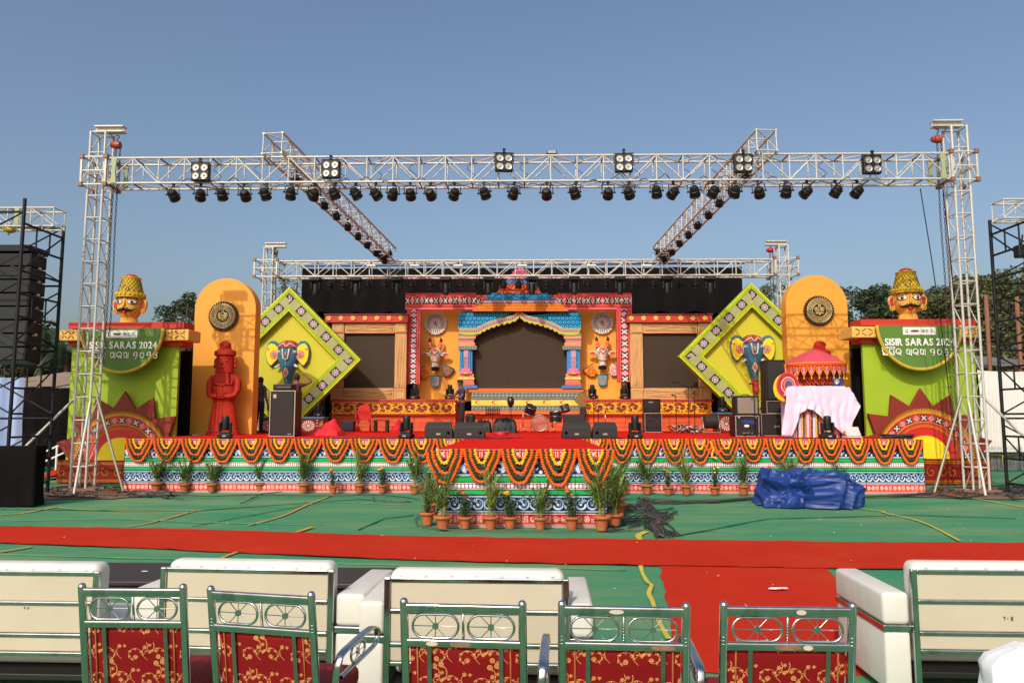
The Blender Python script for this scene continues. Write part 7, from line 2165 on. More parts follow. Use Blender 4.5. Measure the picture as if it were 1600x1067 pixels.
m_fo, m_fy, m_fg = mat('marigold_orange', S(236, 100, 18), .85, 0, .18, 40), mat('marigold_yellow', S(240, 186, 10), .85, 0, .12, 40), mat('garland_leaf_green', S(52, 62, 30), .8, 0, .5, 50)
m_fw = mat('tuberose_white', S(226, 222, 214), .8, 0, .08, 40)
def bead(b, c, r, j=0):
 b.ball(c, (r, r, r * .62), 7, 4)
def bead_string(b, pts, r, step):
 P = [Vector(p) for p in pts]
 L_ = [0]
 for p, q in zip(P, P[1:]): L_.append(L_[-1] + (q - p).length)
 n = max(2, int(L_[-1] / step)); k = 0
 for i in range(n + 1):
  s_ = L_[-1] * i / n
  while k < len(P) - 2 and L_[k + 1] < s_: k += 1
  t = (s_ - L_[k]) / max(1e-6, L_[k + 1] - L_[k])
  c = P[k].lerp(P[k + 1], t); d = (P[k + 1] - P[k]).normalized()
  q = d.to_track_quat('Z', 'Y').to_matrix().to_4x4()
  old = b.T; b.T = Matrix.Translation(c) @ q @ Matrix.Rotation(random.uniform(0, 6), 4, 'Z')
  rr = r * random.uniform(.88, 1.12)
  b.ball((random.uniform(-.1, .1) * r, random.uniform(-.1, .1) * r, 0), (rr, rr, step * .58), 7, 4)
  b.T = old
random.seed(2)
cols = [m_fo, m_fg, m_fw, m_fy, m_fg, m_fo, m_fw]
n = 24
for k in range(n):
 x = X0 + .06 + (X1 - X0 - .12) * (k + .5) / n
 if k % 7 in (2, 6): continue
 b = M(dt); bead_string(b, [(x, YTb + .03, ztop - .05), (x + .01, YTb + .02, ZS + .5), (x, YTb + .03, ZS + .02)], .022, .036); b.build('flower_string', cols[k % 7], dt)
dp = M(); dp.o = Vector(((X0 + X1) / 2, YTb, ztop)); dp.smooth = True
n, m_ = 60, 34
ids = []
ya, yb_ = YTb - .04, YTb + .95
for i in range(n + 1):
 u = i / n; row = []
 x = X0 - .10 + (X1 - X0 + .20) * u
 hl = [.98, 1.0, .55, .45, .50, .62, .72, .80, .95, .82, .40][min(10, int(u * 10))]; h2 = [.98, 1.0, .55, .45, .50, .62, .72, .80, .95, .82, .40][min(10, int(u * 10) + 1)]
 fall = (hl + (h2 - hl) * (u * 10 - int(u * 10))) * (ztop - ZS) * .98
 for j in range(m_ + 1):
  v = j / m_
  if v < .3:
   y = yb_ + (ya - yb_) * v / .3; z = ztop + .004 + .012 * noise.noise(Vector((x * 4, y * 4, 0)))
   if u < .06 or u > .94: z -= .25 * (1 - min(u, 1 - u) / .06)
  else:
   t = (v - .3) / .7
   wob = .05 * math.sin(x * 17 + 2 * noise.noise(Vector((x * 2, t * 2, 0)))) * t + .05 * noise.noise(Vector((x * 5, t * 3, 2))) * t
   y = ya - .05 * t - abs(wob); z = ztop - fall * t
   flare = .22 * t * (1 if u > .5 else -1) * (abs(u - .5) * 2) ** 3
   row.append(dp.V((x + flare + .03 * noise.noise(Vector((x * 3, t * 5, 7))), y, z))); continue
  row.append(dp.V((x, y, z)))
 ids.append(row)
for i in range(n):
 for j in range(m_): dp.F([ids[i][j], ids[i][j + 1], ids[i + 1][j + 1], ids[i + 1][j]])
o = dp.build('satin_drape', m_whcl); o.location = dp.o
tag(o, 'pale white satin sheet thrown over the flower-hung table', 'cloth')
sm = o.modifiers.new('s', 'SOLIDIFY'); sm.thickness = .006
YU = 19.3
ux = W(1273, 570, YU).x; zr = WZ(569, YU); zpk = WZ(549, YU); R_ = 46.5 * YU / FPX
um = thing('ceremonial_umbrella', 'rose and red applique umbrella with zigzag border above the draped table', 'umbrella', (ux, YU, ZS))
bar('pole', (ux, YU, ZS + .0), (ux, YU, zpk + .1), .022, m_brown, um)
n = 40; b = MS(um)
rings = []
for j in range(9):
 t = j / 8; rr = R_ * (t ** .85); z = zpk + .04 - (zpk + .04 - zr) * (t ** 1.15)
 rings.append([b.V((ux + rr * (1 + .01 * math.cos(k * 4)) * math.cos(2 * PI * k / n), YU + rr * math.sin(2 * PI * k / n), z - .035 * t * abs(math.sin(PI * k / 5)))) for k in range(n)] if j else None)
top = b.V((ux, YU, zpk + .045))
for k in range(n): b.F([top, rings[1][(k + 1) % n], rings[1][k]])
for j in range(1, 8):
 for k in range(n): b.F([rings[j][k], rings[j][(k + 1) % n], rings[j + 1][(k + 1) % n], rings[j + 1][k]])
cn = b.build('canopy', m_umb, um, auto=True)
b = M(um); nz = 26
zz0 = WZ(570, YU); zz1 = WZ(598, YU)
for k in range(n):
 a0, a1 = 2 * PI * k / n, 2 * PI * (k + 1) / n
 r0 = R_ * 1.0; r1 = R_ * .97
 dd = lambda k_: .035 * abs(math.sin(PI * k_ / 5))
 P = lambda a, r, z: (ux + r * math.cos(a), YU + r * math.sin(a), z)
 ua, ub = k * 26 / n, (k + 1) * 26 / n
 b.F([b.V(P(a0, r1, zz0 - .16)), b.V(P(a1, r1, zz0 - .16)), b.V(P(a1, r0, zz0 + .02)), b.V(P(a0, r0, zz0 + .02))], [(ua, .5), (ub, .5), (ub, 1), (ua, 1)])
b.build('valance', IM_UMB, um)
for k in range(26):
 a0, a1 = 2 * PI * k / 26, 2 * PI * (k + 1) / 26
 P = lambda a, r, z: (ux + r * math.cos(a), YU + r * math.sin(a), z)
 b = M(um)
 am = (a0 + a1) / 2
 b.F([b.V(P(a0, R_ * .97, zz0 - .161)), b.V(P(am, R_ * .965, zz0 - .36)), b.V(P(a1, R_ * .97, zz0 - .161))], [(0, .72), (.5, .05), (1, .72)])
 pn = b.build('valance_point', IM_UMB, um)
 b = MS(um); b.ball(P(am, R_ * .965, zz0 - .385), (.018, .018, .03), 6, 5); b.build('tassel', m_fy, pn)
b = MS(um); b.lathe([(R_ * .55, zz1 - .02), (R_ * .58, zz0 - .2), (R_ * .62, zz0 - .02)], (ux, YU, 0), 30, 'z', cap=False); b.build('inner_cloth', m_umbr, um)
b = MS(um)
for q in range(3):
 for k in range(28):
  t = 2 * PI * k / 28; zz = zz0 - .24 - .14 * q; b.tube([(ux + R_ * .60 * math.cos(t + dt_ * .1), YU + R_ * .60 * math.sin(t + dt_ * .1), zz + .05 * math.sin(dt_ * 1.6)) for dt_ in range(4)], .010, 4)
b.build('inner_cloth_print', m_orange, um)
bar('umbrella_edge_cord', (ux - R_, YU - .02, zz0 + .0), (ux - R_ + .02, YU - .02, zz0 - .2), .012, m_fy, um)
YFn = 18.9
fx, fz = W(1231, 602, YFn).x, WZ(602, YFn)
o = thing('ceremonial_fan', 'round red and yellow applique fan on a wooden pole left of the umbrella', 'fan', (W(1222, 680, YFn).x, YFn, ZS))
bar('pole', (W(1223, 682, YFn).x, YFn, ZS), (fx, YFn, fz - .2), .018, m_brown, o)
def drop(r): return [(fx + r * math.sin(t) * (1 - .15 * (1 + math.cos(t)) * .5), fz + r * math.cos(t) * 1.06 - (0 if True else 0)) for t in [2 * PI * k / 28 for k in range(28)]]
for r_, mm, y0, nm in ((.34, m_fy, .02, 'yellow_frill'), (.315, m_umb, .0, 'rose_border'), (.285, m_umbr, -.01, 'red_border'), (.20, m_pinkb, -.02, 'pale_band'), (.175, m_rosered, -.035, 'rose_band'), (.125, m_gold2, -.05, 'gold_band'), (.108, m_royal, -.06, 'blue_heart'), (.04, m_umbr, -.07, 'heart_spot')):
 b = M(o); pts = drop(r_)
 if nm == 'yellow_frill': pts = [(x - .05, z - .06) for x, z in pts]
 b.prism(pts, YFn + y0 - .012, YFn + y0 + .006); b.build(nm, mm, o)
o = thing('ceremonial_fan', 'dark blue and red applique fan half hidden under the umbrella at its right', 'fan', (W(1306, 660, 19.0).x, 19.0, ZS))
fx, fz = W(1306, 596, 19.0).x, WZ(596, 19.0)
bar('pole', (fx, 19.0, ZS), (fx, 19.0, fz), .018, m_brown, o)
for r_, mm, y0, nm in ((.22, m_umbr, .0, 'red_border'), (.17, m_royal, -.03, 'blue_heart'), (.07, m_fw, -.05, 'white_spot')):
 b = M(o); b.prism(drop(r_), 19.0 + y0 - .012, 19.0 + y0 + .006); b.build(nm, mm, o)
q = px_rect(1321, 667, 1342, 681, 18.2)
o = thing('light_box', 'pale pink square light fixture lying right of the draped table', 'light fixture', ((q[0] + q[1]) / 2, 18.2, ZS))
b = M(o); b.T = Matrix.Translation((0, 0, 0)); b.poly([(q[0], 18.1, ZS + .06), (q[1], 18.1, ZS + .06), (q[1] + .02, 18.3, q[3]), (q[0] + .02, 18.3, q[3])]); b.poly([(q[0] + .02, 18.34, q[3]), (q[1] + .02, 18.34, q[3]), (q[1], 18.14, ZS + .06), (q[0], 18.14, ZS + .06)])
b.build('front_glass', m_pinkb, o)
b = M(o); b.box(q[0] - .01, q[1] + .01, 18.08, 18.36, ZS, ZS + .05); b.build('base', m_pale, o)
o = thing('cable_coil', 'thick flat coil of black cable on the right front corner of the stage', 'cable', (W(1402, 682, 17.7).x, 17.7, ZS))
random.seed(4)
for k in range(14):
 a_, c_ = random.uniform(.18, .40), random.uniform(.08, .2); b = MS(o)
 b.tube([(o.location.x + a_ * math.cos(t) * 1.0 + random.uniform(-.01, .01), 17.7 + c_ * math.sin(t), ZS + .012 + .006 * k + .012 * math.sin(2 * t + k)) for t in [2 * PI * j / 20 for j in range(20)]], .013, 5, closed=True); b.build('loop', m_cable, o)
o = thing('stage_floor_cables', 'thin black cables trailing along the stage front edge', 'cables', (0, 17.6, ZS))
for k in range(12):
 x0 = random.uniform(-8.6, 8); y0 = random.uniform(17.3, 18.2); L_ = random.uniform(1, 3.4); b = MS(o)
 b.tube([(min(8.7, x0 + L_ * j / 14), y0 + .12 * noise.noise(Vector((j * .4, k * 3, 0))), ZS + .010) for j in range(15)], .009, 4); b.build('cable', m_cable, o)
# ------------------------------------------------------------ people
def person(label, joints, edges, radii, loc, rz, matf, mats, extras=None):
 me = bpy.data.meshes.new('body')
 names = list(joints)
 me.from_pydata([joints[k] for k in names], [(names.index(a_), names.index(c_)) for a_, c_ in edges], [])
 ob = bpy.data.objects.new('body', me); COL.objects.link(ob)
 md = ob.modifiers.new('skin', 'SKIN')
 for i, k in enumerate(names):
  r_ = radii[k]; me.skin_vertices[0].data[i].radius = r_ if isinstance(r_, tuple) else (r_, r_)
 me.skin_vertices[0].data[names.index('pelvis')].use_root = True
 md.use_smooth_shade = True
 s2 = ob.modifiers.new('sub', 'SUBSURF'); s2.levels = 2; s2.render_levels = 2
 dg = bpy.context.evaluated_depsgraph_get(); m2 = bpy.data.meshes.new_from_object(ob.evaluated_get(dg))
 bpy.data.objects.remove(ob)
 for mm in mats: m2.materials.append(mm)
 for p_ in m2.polygons: p_.material_index = matf(p_.center); p_.use_smooth = True
 root = thing('person', label, 'person', loc, rz=rz)
 bo = bpy.data.objects.new('body', m2); COL.objects.link(bo); bo.parent = root
 return root
def std_joints(h=1.72):
 k = h / 1.72
 J = {'pelvis': (0, 0, .95), 'belly': (0, -.01, 1.08), 'chest': (0, .0, 1.26), 'collar': (0, .0, 1.42), 'neck': (0, -.01, 1.49), 'skull': (0, -.03, 1.60), 'crown': (0, -.02, 1.68)}
 R_ = {'pelvis': (.145, .105), 'belly': (.14, .10), 'chest': (.155, .105), 'collar': (.10, .07), 'neck': .052, 'skull': (.078, .092), 'crown': (.062, .072)}
 E = [('pelvis', 'belly'), ('belly', 'chest'), ('chest', 'collar'), ('collar', 'neck'), ('neck', 'skull'), ('skull', 'crown')]
 for s_, n in ((-1, 'l'), (1, 'r')):
  J.update({'hip' + n: (s_ * .09, 0, .90), 'knee' + n: (s_ * .10, -.01, .49), 'ankle' + n: (s_ * .10, .02, .08), 'toe' + n: (s_ * .12, -.15, .035),
     'sho' + n: (s_ * .19, 0, 1.40)})
  R_.update({'hip' + n: .095, 'knee' + n: .062, 'ankle' + n: .045, 'toe' + n: .035, 'sho' + n: .062})
  E += [('pelvis', 'hip' + n), ('hip' + n, 'knee' + n), ('knee' + n, 'ankle' + n), ('ankle' + n, 'toe' + n), ('collar', 'sho' + n)]
 return J, R_, E
def add_arm(J, R_, E, n, elbow, wrist, hdir, curl):
 el, wr, hd = Vector(elbow), Vector(wrist), Vector(hdir).normalized()
 up = Vector(curl).normalized(); sd = hd.cross(up).normalized()
 J['elb' + n] = tuple(el); J['wri' + n] = tuple(wr); J['palm' + n] = tuple(wr + hd * .055)
 R_['elb' + n] = .042; R_['wri' + n] = .027; R_['palm' + n] = (.036, .018)
 E += [('sho' + n, 'elb' + n), ('elb' + n, 'wri' + n), ('wri' + n, 'palm' + n)]
 for f in range(4):
  o_ = (f - 1.5) * .02; l_ = (.070, .080, .076, .058)[f]
  a_ = wr + hd * .085 + sd * o_; c_ = a_ + hd * l_ * .5 + up * .006; e_ = c_ + hd * l_ * .42 + up * .022
  for q, p_ in enumerate((a_, c_, e_)):
   J['f%d%d%s' % (f, q, n)] = tuple(p_); R_['f%d%d%s' % (f, q, n)] = (.0095, .0088, .0075)[q]
  E += [('palm' + n, 'f%d0%s' % (f, n)), ('f%d0%s' % (f, n), 'f%d1%s' % (f, n)), ('f%d1%s' % (f, n), 'f%d2%s' % (f, n))]
 a_ = wr + hd * .035 - sd * .032; c_ = a_ + hd * .03 - sd * .014 + up * .012
 for q, p_ in enumerate((a_, c_)): J['t%d%s' % (q, n)] = tuple(p_); R_['t%d%s' % (q, n)] = (.011, .009)[q]
 E += [('wri' + n, 't0' + n), ('t0' + n, 't1' + n)]
def head_bits(root, c, face, hair, s=1.0, back=False):
 c = Vector(c); f = Vector(face).normalized(); r = f.cross(Vector((0, 0, 1))).normalized(); u = r.cross(f)
 b = MS()
 T = Matrix((( r.x, -f.x, u.x, c.x), (r.y, -f.y, u.y, c.y), (r.z, -f.z, u.z, c.z), (0, 0, 0, 1)))
 b.T = T
 n, m_ = 20, 12; rings = []
 for i in range(m_):
  ph = PI * .66 * i / (m_ - 1)
  ring = []
  for k in range(n):
   th = 2 * PI * k / n
   x, y, z = .088 * math.sin(ph) * math.cos(th), .104 * math.sin(ph) * math.sin(th) + .012, .112 * math.cos(ph) + .015
   if y < -.03 and z < .055: z = max(z, .055); y = max(y, -.088)
   jit = .004 * noise.noise(Vector((x * 60, y * 60, z * 60)))
   ring.append(b.V((x * (1 + jit * 8), y, z + jit)))
  rings.append(ring)
 for A, B in zip(rings, rings[1:]):
  for k in range(n): b.F([A[k], B[k], B[(k + 1) % n], A[(k + 1) % n]])
 b.build('hair', hair, root)
 for s_ in (-1, 1):
  b = MS(); b.T = T; b.ball((s_ * .088, .005, -.01), (.012, .020, .030), 8, 6); b.build('ear', m_skin, root)
  b = MS(); b.T = T; b.ball((s_ * .030, -.090, .004), (.013, .008, .008), 8, 6); b.build('eye', m_eyew, root)
  b = MS(); b.T = T; b.ball((s_ * .030, -.097, .004), (.006, .004, .006), 6, 5); b.tube([(s_ * .014, -.096, .024), (s_ * .045, -.088, .024)], .004, 4); b.build('eyebrow', m_hair, root)
 b = MS(); b.T = T; b.tube([(0, -.092, .008), (0, -.108, -.018), (0, -.104, -.030)], [.007, .013, .013], 6); b.build('nose', m_skin, root)
 b = MS(); b.T = T; b.tube([(-.022, -.088, -.050), (0, -.096, -.050), (.022, -.088, -.050)], [.003, .007, .003], 5); b.build('mouth', m_lipn, root)
m_lipn = mat('lips_brown', S(96, 46, 40), .5, 0, .05, 5)
m_hairn = mat('black_hair', S(14, 12, 13), .6, 0, .3, 30, bump=.6, bscale=120)
J, R_, E = std_joints()
J['skull'] = (0, -.06, 1.585); J['crown'] = (0, -.055, 1.665); J['chest'] = (0, .015, 1.26); J['collar'] = (0, -.01, 1.41)
add_arm(J, R_, E, 'l', (-.24, -.15, 1.20), (-.20, -.40, 1.20), (.05, -1, .05), (0, .1, -1))
add_arm(J, R_, E, 'r', (.25, -.06, 1.16), (.20, -.30, 1.12), (-.1, -1, .1), (0, .1, -1))
def mf(c):
 x, y, z = c
 if z < .10 and y < -.02: return 3
 if z < .10: return 3
 if z < .97 and abs(x) < .24 and y > -.2: return 1
 arm = (y < -.10 and z < 1.30) or (abs(x) > .235 and z < 1.24)
 if arm: return 0
 if z > 1.43 or (y < -.055 and z > 1.38): return 0
 return 2
mn = W(721, 672, 25.5)
m_shoe = mat('dark_sandals', S(24, 20, 18), .6, 0, .1, 5)
pr = person('man in a navy T-shirt reaching to the moving head on the riser', J, E, R_, (mn.x, 25.5, ZS), math.radians(-68), mf, [m_skin, m_pants, m_nshirt, m_shoe])
pr.scale = (1.12, 1.15, 1.03)
b = MS(); b.lathe([(.150, .955), (.163, .97), (.160, 1.03), (.148, 1.05)], (0, 0, 0), 24, 'z', sx=1.0, sy=.78, cap=False); b.build('waist_cloth', m_belt, pr)
head_bits(pr, (0, -.06, 1.61), (0, -1, -.25), m_hairn)
J, R_, E = std_joints()
add_arm(J, R_, E, 'l', (-.25, .03, 1.12), (-.26, -.08, .86), (0, -.1, -1), (0, -1, 0))
add_arm(J, R_, E, 'r', (.25, .03, 1.12), (.26, -.08, .86), (0, -.1, -1), (0, -1, 0))
def mf2(c):
 x, y, z = c
 if z < .10: return 3
 if abs(x) > .20 and z < 1.20: return 0
 if z < .97: return 1
 return 0 if z > 1.455 else 2
pp = person('man in a grey patterned shirt standing behind the left yellow panel edge', J, E, R_, (W(404, 672, 22.6).x, 22.6, ZS), math.radians(160), mf2, [m_skin, m_pants, m_gshirt, m_shoe])
head_bits(pp, (0, -.03, 1.61), (0, -1, 0), m_hairn)
J, R_, E = std_joints()
add_arm(J, R_, E, 'l', (-.44, -.04, 1.52), (-.20, -.10, 1.70), (1, .0, .15), (0, -.3, -1))
add_arm(J, R_, E, 'r', (.25, .03, 1.12), (.26, -.08, .86), (0, -.1, -1), (0, -1, 0))
def mf3(c):
 x, y, z = c
 if z < .10: return 3
 if x < -.30 or (x < -.1 and z > 1.60): return 0
 if x > .20 and z < 1.20: return 0
 if z < .97: return 1
 return 0 if z > 1.455 else 2
pp = person('man in a maroon shirt behind the bass cabinet with one hand on his head', J, E, R_, (W(461, 672, 21.0).x, 21.0, ZS), math.radians(175), mf3, [m_skin, m_pants, m_mshirt, m_shoe])
head_bits(pp, (0, -.03, 1.61), (0, -1, 0), m_hairn)
# ------------------------------------------------------------ marigold garlands
random.seed(31)
def make_swag(label):
 o = thing('garland', label, 'garland', (0, 0, 0), 'flower garlands along the stage front')
 for nm, w_, d_, r_, mm, yy, st_ in (('orange_strand', .278, .53, .031, m_fo, -.010, .036), ('leaf_strand', .236, .45, .032, m_fg, .002, .028), ('orange_strand', .192, .375, .030, m_fo, -.014, .036), ('leaf_strand', .150, .29, .030, m_fg, .002, .028), ('yellow_strand', .108, .215, .030, m_fy, -.018, .036)):
  b = MS()
  pts = []
  for k in range(25):
   t = k / 24 * 2 - 1
   x = w_ * math.copysign(abs(t) ** .62, t) if False else w_ * math.sin(t * PI / 2) ** 1
   z = -d_ * (1 - abs(math.sin(t * PI / 2)) ** 2.4)
   pts.append((x + .008 * math.sin(k), -.045 + yy, z + .0))
  bead_string(b, pts, r_, st_)
  b.build(nm, mm, o)
 b = MS()
 for k, x in enumerate((-.295, .30)): pass
 return o
def swags(x0, x1, y, n, sect, zz=SH - .005):
 global sw0
 for k in range(n):
  x = x0 + (x1 - x0) * (k + .5) / n
  lab = 'five-strand marigold garland on the %s skirt, %s from its left end' % (sect, ordw(k + 1))
  if sw0 is None: sw0 = make_swag(lab); c = sw0
  else: c = copy_tree(sw0, label=lab)
  c.location = (x, y, zz); c.scale = ((x1 - x0) / n / .585, 1, random.uniform(.94, 1.06) * (.95 if sect != 'thrust' else 1.0))
  c.rotation_euler = (0, random.uniform(-.04, .04), 0)
sw0 = None
swags(-XL + .02, RX0 - .02, YS - .03, 12, 'left')
swags(RX1 + .02, XS - .02, YS - .03, 13, 'right')
swags(RX0 - .20, RX1 + .12, YR - .03, 5, 'thrust')
o = thing('torn_garland', 'broken tangle of orange and yellow garland on the right skirt', 'garland', (W(1098, 690, YS).x, YS - .08, SH))
for k, (pts, mm) in enumerate((([(0, -.1), (.1, -.25), (.2, -.18), (.3, -.33), (.42, -.2)], m_fo), ([(.15, -.05), (.22, -.2), (.17, -.38), (.28, -.42)], m_fy))):
 b = M(o); bead_string(b, [(o.location.x + x, YS - .10, SH + z) for x, z in pts], .025, .034); b.build('strand', mm, o)
# ------------------------------------------------------------ potted plants
m_palm1 = mat('palm_leaf', S(92, 120, 52), .5, 0, .3, 6, spec=.4)
m_palm2 = mat('palm_leaf_pale', S(124, 142, 66), .5, 0, .25, 6, spec=.4)
m_bush = mat('marigold_leaf', S(62, 90, 44), .6, 0, .35, 12)
m_stem = mat('palm_stem', S(150, 146, 82), .6, 0, .2, 10)
def pot(o, s_=1.0):
 b = MS()
 b.lathe([(.075 * s_, 0), (.105 * s_, .15 * s_), (.112 * s_, .165 * s_), (.145 * s_, .172 * s_), (.150 * s_, .185 * s_), (.148 * s_, .205 * s_), (.138 * s_, .212 * s_), (.125 * s_, .205 * s_), (.118 * s_, .18 * s_)], (0, 0, 0), 20, 'z', cap=False)
 b.F([b.V((.075 * s_ * math.cos(2 * PI * k / 12), .075 * s_ * math.sin(2 * PI * k / 12), 0)) for k in range(12)])
 b.build('pot', m_terra, o, auto=True)
 b = M(); b.lathe([(.122 * s_, .172 * s_), (.07 * s_, .185 * s_), (.002, .19 * s_)], (0, 0, 0), 14, 'z', cap=False); b.build('soil', m_soil, o)
def blade(b, p, d, L_, w_, droop, n=4):
 d = Vector(d).normalized(); p = Vector(p)
 sd = d.cross(Vector((0, 0, 1)))
 if sd.length < .05: sd = Vector((1, 0, 0))
 sd.normalize(); prev = None
 for i in range(n + 1):
  t = i / n; ww = w_ * (math.sin(PI * min(.98, .12 + t * .86)) ** .8)
  q = p + d * (L_ * t) + Vector((0, 0, -droop * L_ * t * t))
  cur = (b.V(q - sd * ww * .5), b.V(q + sd * ww * .5 + Vector((0, 0, .003))))
  if prev: b.F([prev[0], prev[1], cur[1], cur[0]])
  prev = cur
def make_palm(seed, label, h=.95, mm=None, spread=1.0):
 random.seed(seed)
 o = thing('potted_palm', label, 'potted palm', (0, 0, 0), 'potted palms around the stage')
 pot(o)
 b = M(); l = M(); s_ = 0
 for k in range(random.randint(15, 19)):
  a_ = random.uniform(0, 2 * PI); lean = random.uniform(.05, .62) * spread; L_ = h * random.uniform(.35, .86)
  P = [Vector((.03 * math.cos(a_), .03 * math.sin(a_), .17))]
  for i in range(1, 9):
   t = i / 8; P.append(Vector((math.cos(a_) * lean * L_ * t * t * 1.2 + .03 * math.cos(a_), math.sin(a_) * lean * L_ * t * t * 1.2 + .03 * math.sin(a_), .17 + L_ * t * (1 - .18 * lean * t))))
  b.smooth = True; b.tube(P, [.007, .006, .006, .005, .005, .004, .004, .003, .002], 4)
  for i in range(2, 9):
   for sg in (-1, 1):
    for rep in (0, .5):
     if i == 8 and rep: continue
     base = P[i] if rep == 0 or i == 8 else P[i].lerp(P[i + 1], rep)
     d = (P[i] - P[i - 1]).normalized()
     side = Vector((-math.sin(a_), math.cos(a_), 0)) * sg
     dd = d * random.uniform(.7, 1.1) + side * random.uniform(.35, .8) + Vector((0, 0, .15))
     blade(l, base, dd, random.uniform(.13, .24), random.uniform(.016, .025), random.uniform(.2, .8), 3)
  blade(l, P[8], P[8] - P[7], .2, .014, .4, 3)
 b.build('stems', m_stem, o); l.build('leaves', mm or m_palm1, o)
 return o
def make_marigold(seed, label, fc, h=.42):
 random.seed(seed)
 o = thing('potted_marigold', label, 'potted marigold', (0, 0, 0), 'potted marigolds around the stage')
 pot(o, .86)
 b = M(); l = M()
 tips = []
 for k in range(11):
  a_ = random.uniform(0, 2 * PI); r_ = random.uniform(.02, .13); hh = h * random.uniform(.6, 1.0)
  P = [(.02 * math.cos(a_), .02 * math.sin(a_), .15), (r_ * .6 * math.cos(a_), r_ * .6 * math.sin(a_), .15 + hh * .5), (r_ * math.cos(a_), r_ * math.sin(a_), .15 + hh)]
  b.tube(P, [.006, .005, .003], 4); tips.append(P[2])
  for i in range(26):
   t = random.uniform(.12, 1); q = Vector(P[0]).lerp(Vector(P[2]), t)
   d = Vector((random.uniform(-1, 1), random.uniform(-1, 1), random.uniform(-.2, .8)))
   blade(l, q, d, random.uniform(.05, .10), random.uniform(.014, .026), .3, 2)
 b.build('stems', m_bush, o); l.build('leaves', m_bush, o)
 for k in range(3 if fc is not None else 0):
  f = M(); c = Vector(tips[k]) + Vector((0, 0, .015)); f.smooth = True
  for ring, (rr, nn, zz) in enumerate(((.042, 12, 0), (.03, 9, .010), (.018, 6, .018))):
   for q in range(nn):
    t = 2 * PI * q / nn + ring; f.ball(c + Vector((rr * .6 * math.cos(t), rr * .6 * math.sin(t), zz)), (.014, .014, .008), 5, 3)
  f.build('flower', fc, o)
 return o
PP = [make_palm(s, 'x', h, mm, sp) for s, h, mm, sp in ((1, .95, m_palm1, .8), (2, 1.05, m_palm2, .7), (3, .9, m_palm1, 1.1), (4, 1.0, m_palm1, .6))]
MMg = [make_marigold(11, 'x', m_fo), make_marigold(12, 'x', m_fy), make_marigold(13, 'x', m_bright, .5), make_marigold(14, 'x', None, .45)]
used = set()
def place(proto_list, i, px, py, label, s_=1.0, rz=None):
 pr = proto_list[i]
 g = G(px, py)
 loc = (g.x, g.y + .08, .026)
 rz = random.uniform(0, 6.28) if rz is None else rz
 if pr.name not in used:
  used.add(pr.name); c = pr; c.location = loc; c.rotation_euler = (0, 0, rz); c['label'] = label
 else: c = copy_tree(pr, loc, rz, label)
 c.scale = (s_, s_, s_)
 return c
random.seed(77)
row = [('p', 0, 241, 771), ('p', 2, 285, 771), ('p', 0, 328, 771), ('m', 0, 378, 769), ('p', 2, 404, 770), ('p', 3, 472.5, 772), ('m', 0, 519, 773), ('p', 1, 560, 772), ('m', 1, 596, 772), ('p', 3, 647, 773),
  ('m', 1, 975, 774), ('p', 2, 1012, 774), ('m', 0, 1045, 775), ('p', 1, 1074, 775), ('m', 2, 1118, 775), ('p', 3, 1163, 775), ('m', 0, 1205, 775), ('p', 2, 1242, 775), ('p', 0, 1307, 772), ('m', 2, 1348, 770), ('p', 1, 1376, 770), ('m', 2, 1401, 769), ('p', 3, 1432, 769)]
fn = {0: 'orange', 1: 'yellow', 2: 'bright yellow', 3: 'no'}
np_ = nm_ = 0
cl, cr = [0, 0], [0, 0]
for kind, i, px, py in row:
 left = px < 800; side = 'left' if left else 'right'
 cnt = cl if left else cr
 if kind == 'p':
  cnt[0] += 1; place(PP, i, px, py, 'potted palm along the %s stage skirt, %s palm from its left end' % (side, ordw(cnt[0])), random.uniform(.92, 1.08))
 else:
  cnt[1] += 1; place(MMg, i, px, py, 'small potted marigold with %s flowers by the %s skirt, %s from its left' % (fn[i], side, ordw(cnt[1])), random.uniform(.92, 1.05))
for kind, i, px, py, lab, s_ in (('p', 0, 691, 831, 'large potted palm at the left front corner of the thrust', 1.0), ('m', 0, 726, 829, 'potted orange marigold second from the left along the thrust front', 1.0), ('p', 1, 766, 830, 'potted palm with upright stems left of centre on the thrust front', .92),
         ('m', 1, 797, 829, 'potted marigold with a yellow bud in the middle of the thrust front', 1.0), ('p', 2, 844, 830, 'drooping potted palm right of centre on the thrust front', .85), ('m', 0, 894, 830, 'potted orange marigold near the right end of the thrust front', 1.05), ('p', 3, 941, 832, 'leaning tall potted palm at the right front corner of the thrust', 1.05),
         ('m', 3, 667, 823, 'leafy pot without flowers beside the left front thrust corner', 1.1), ('p', 2, 672, 806, 'potted palm behind the leafy pot on the left side of the thrust', .9), ('m', 3, 671, 793, 'bushy pot without flowers farther back on the left side of the thrust', 1.15),
         ('p', 1, 962, 826, 'potted palm tucked behind the right front thrust corner', .95), ('p', 2, 968, 808, 'potted palm midway along the right side of the thrust', 1.0), ('m', 3, 966, 796, 'bushy pot without flowers on the right side of the thrust', 1.1), ('p', 0, 962, 787, 'potted palm far back on the right side of the thrust', .95)):
 place(PP if kind == 'p' else MMg, i, px, py, lab, s_)
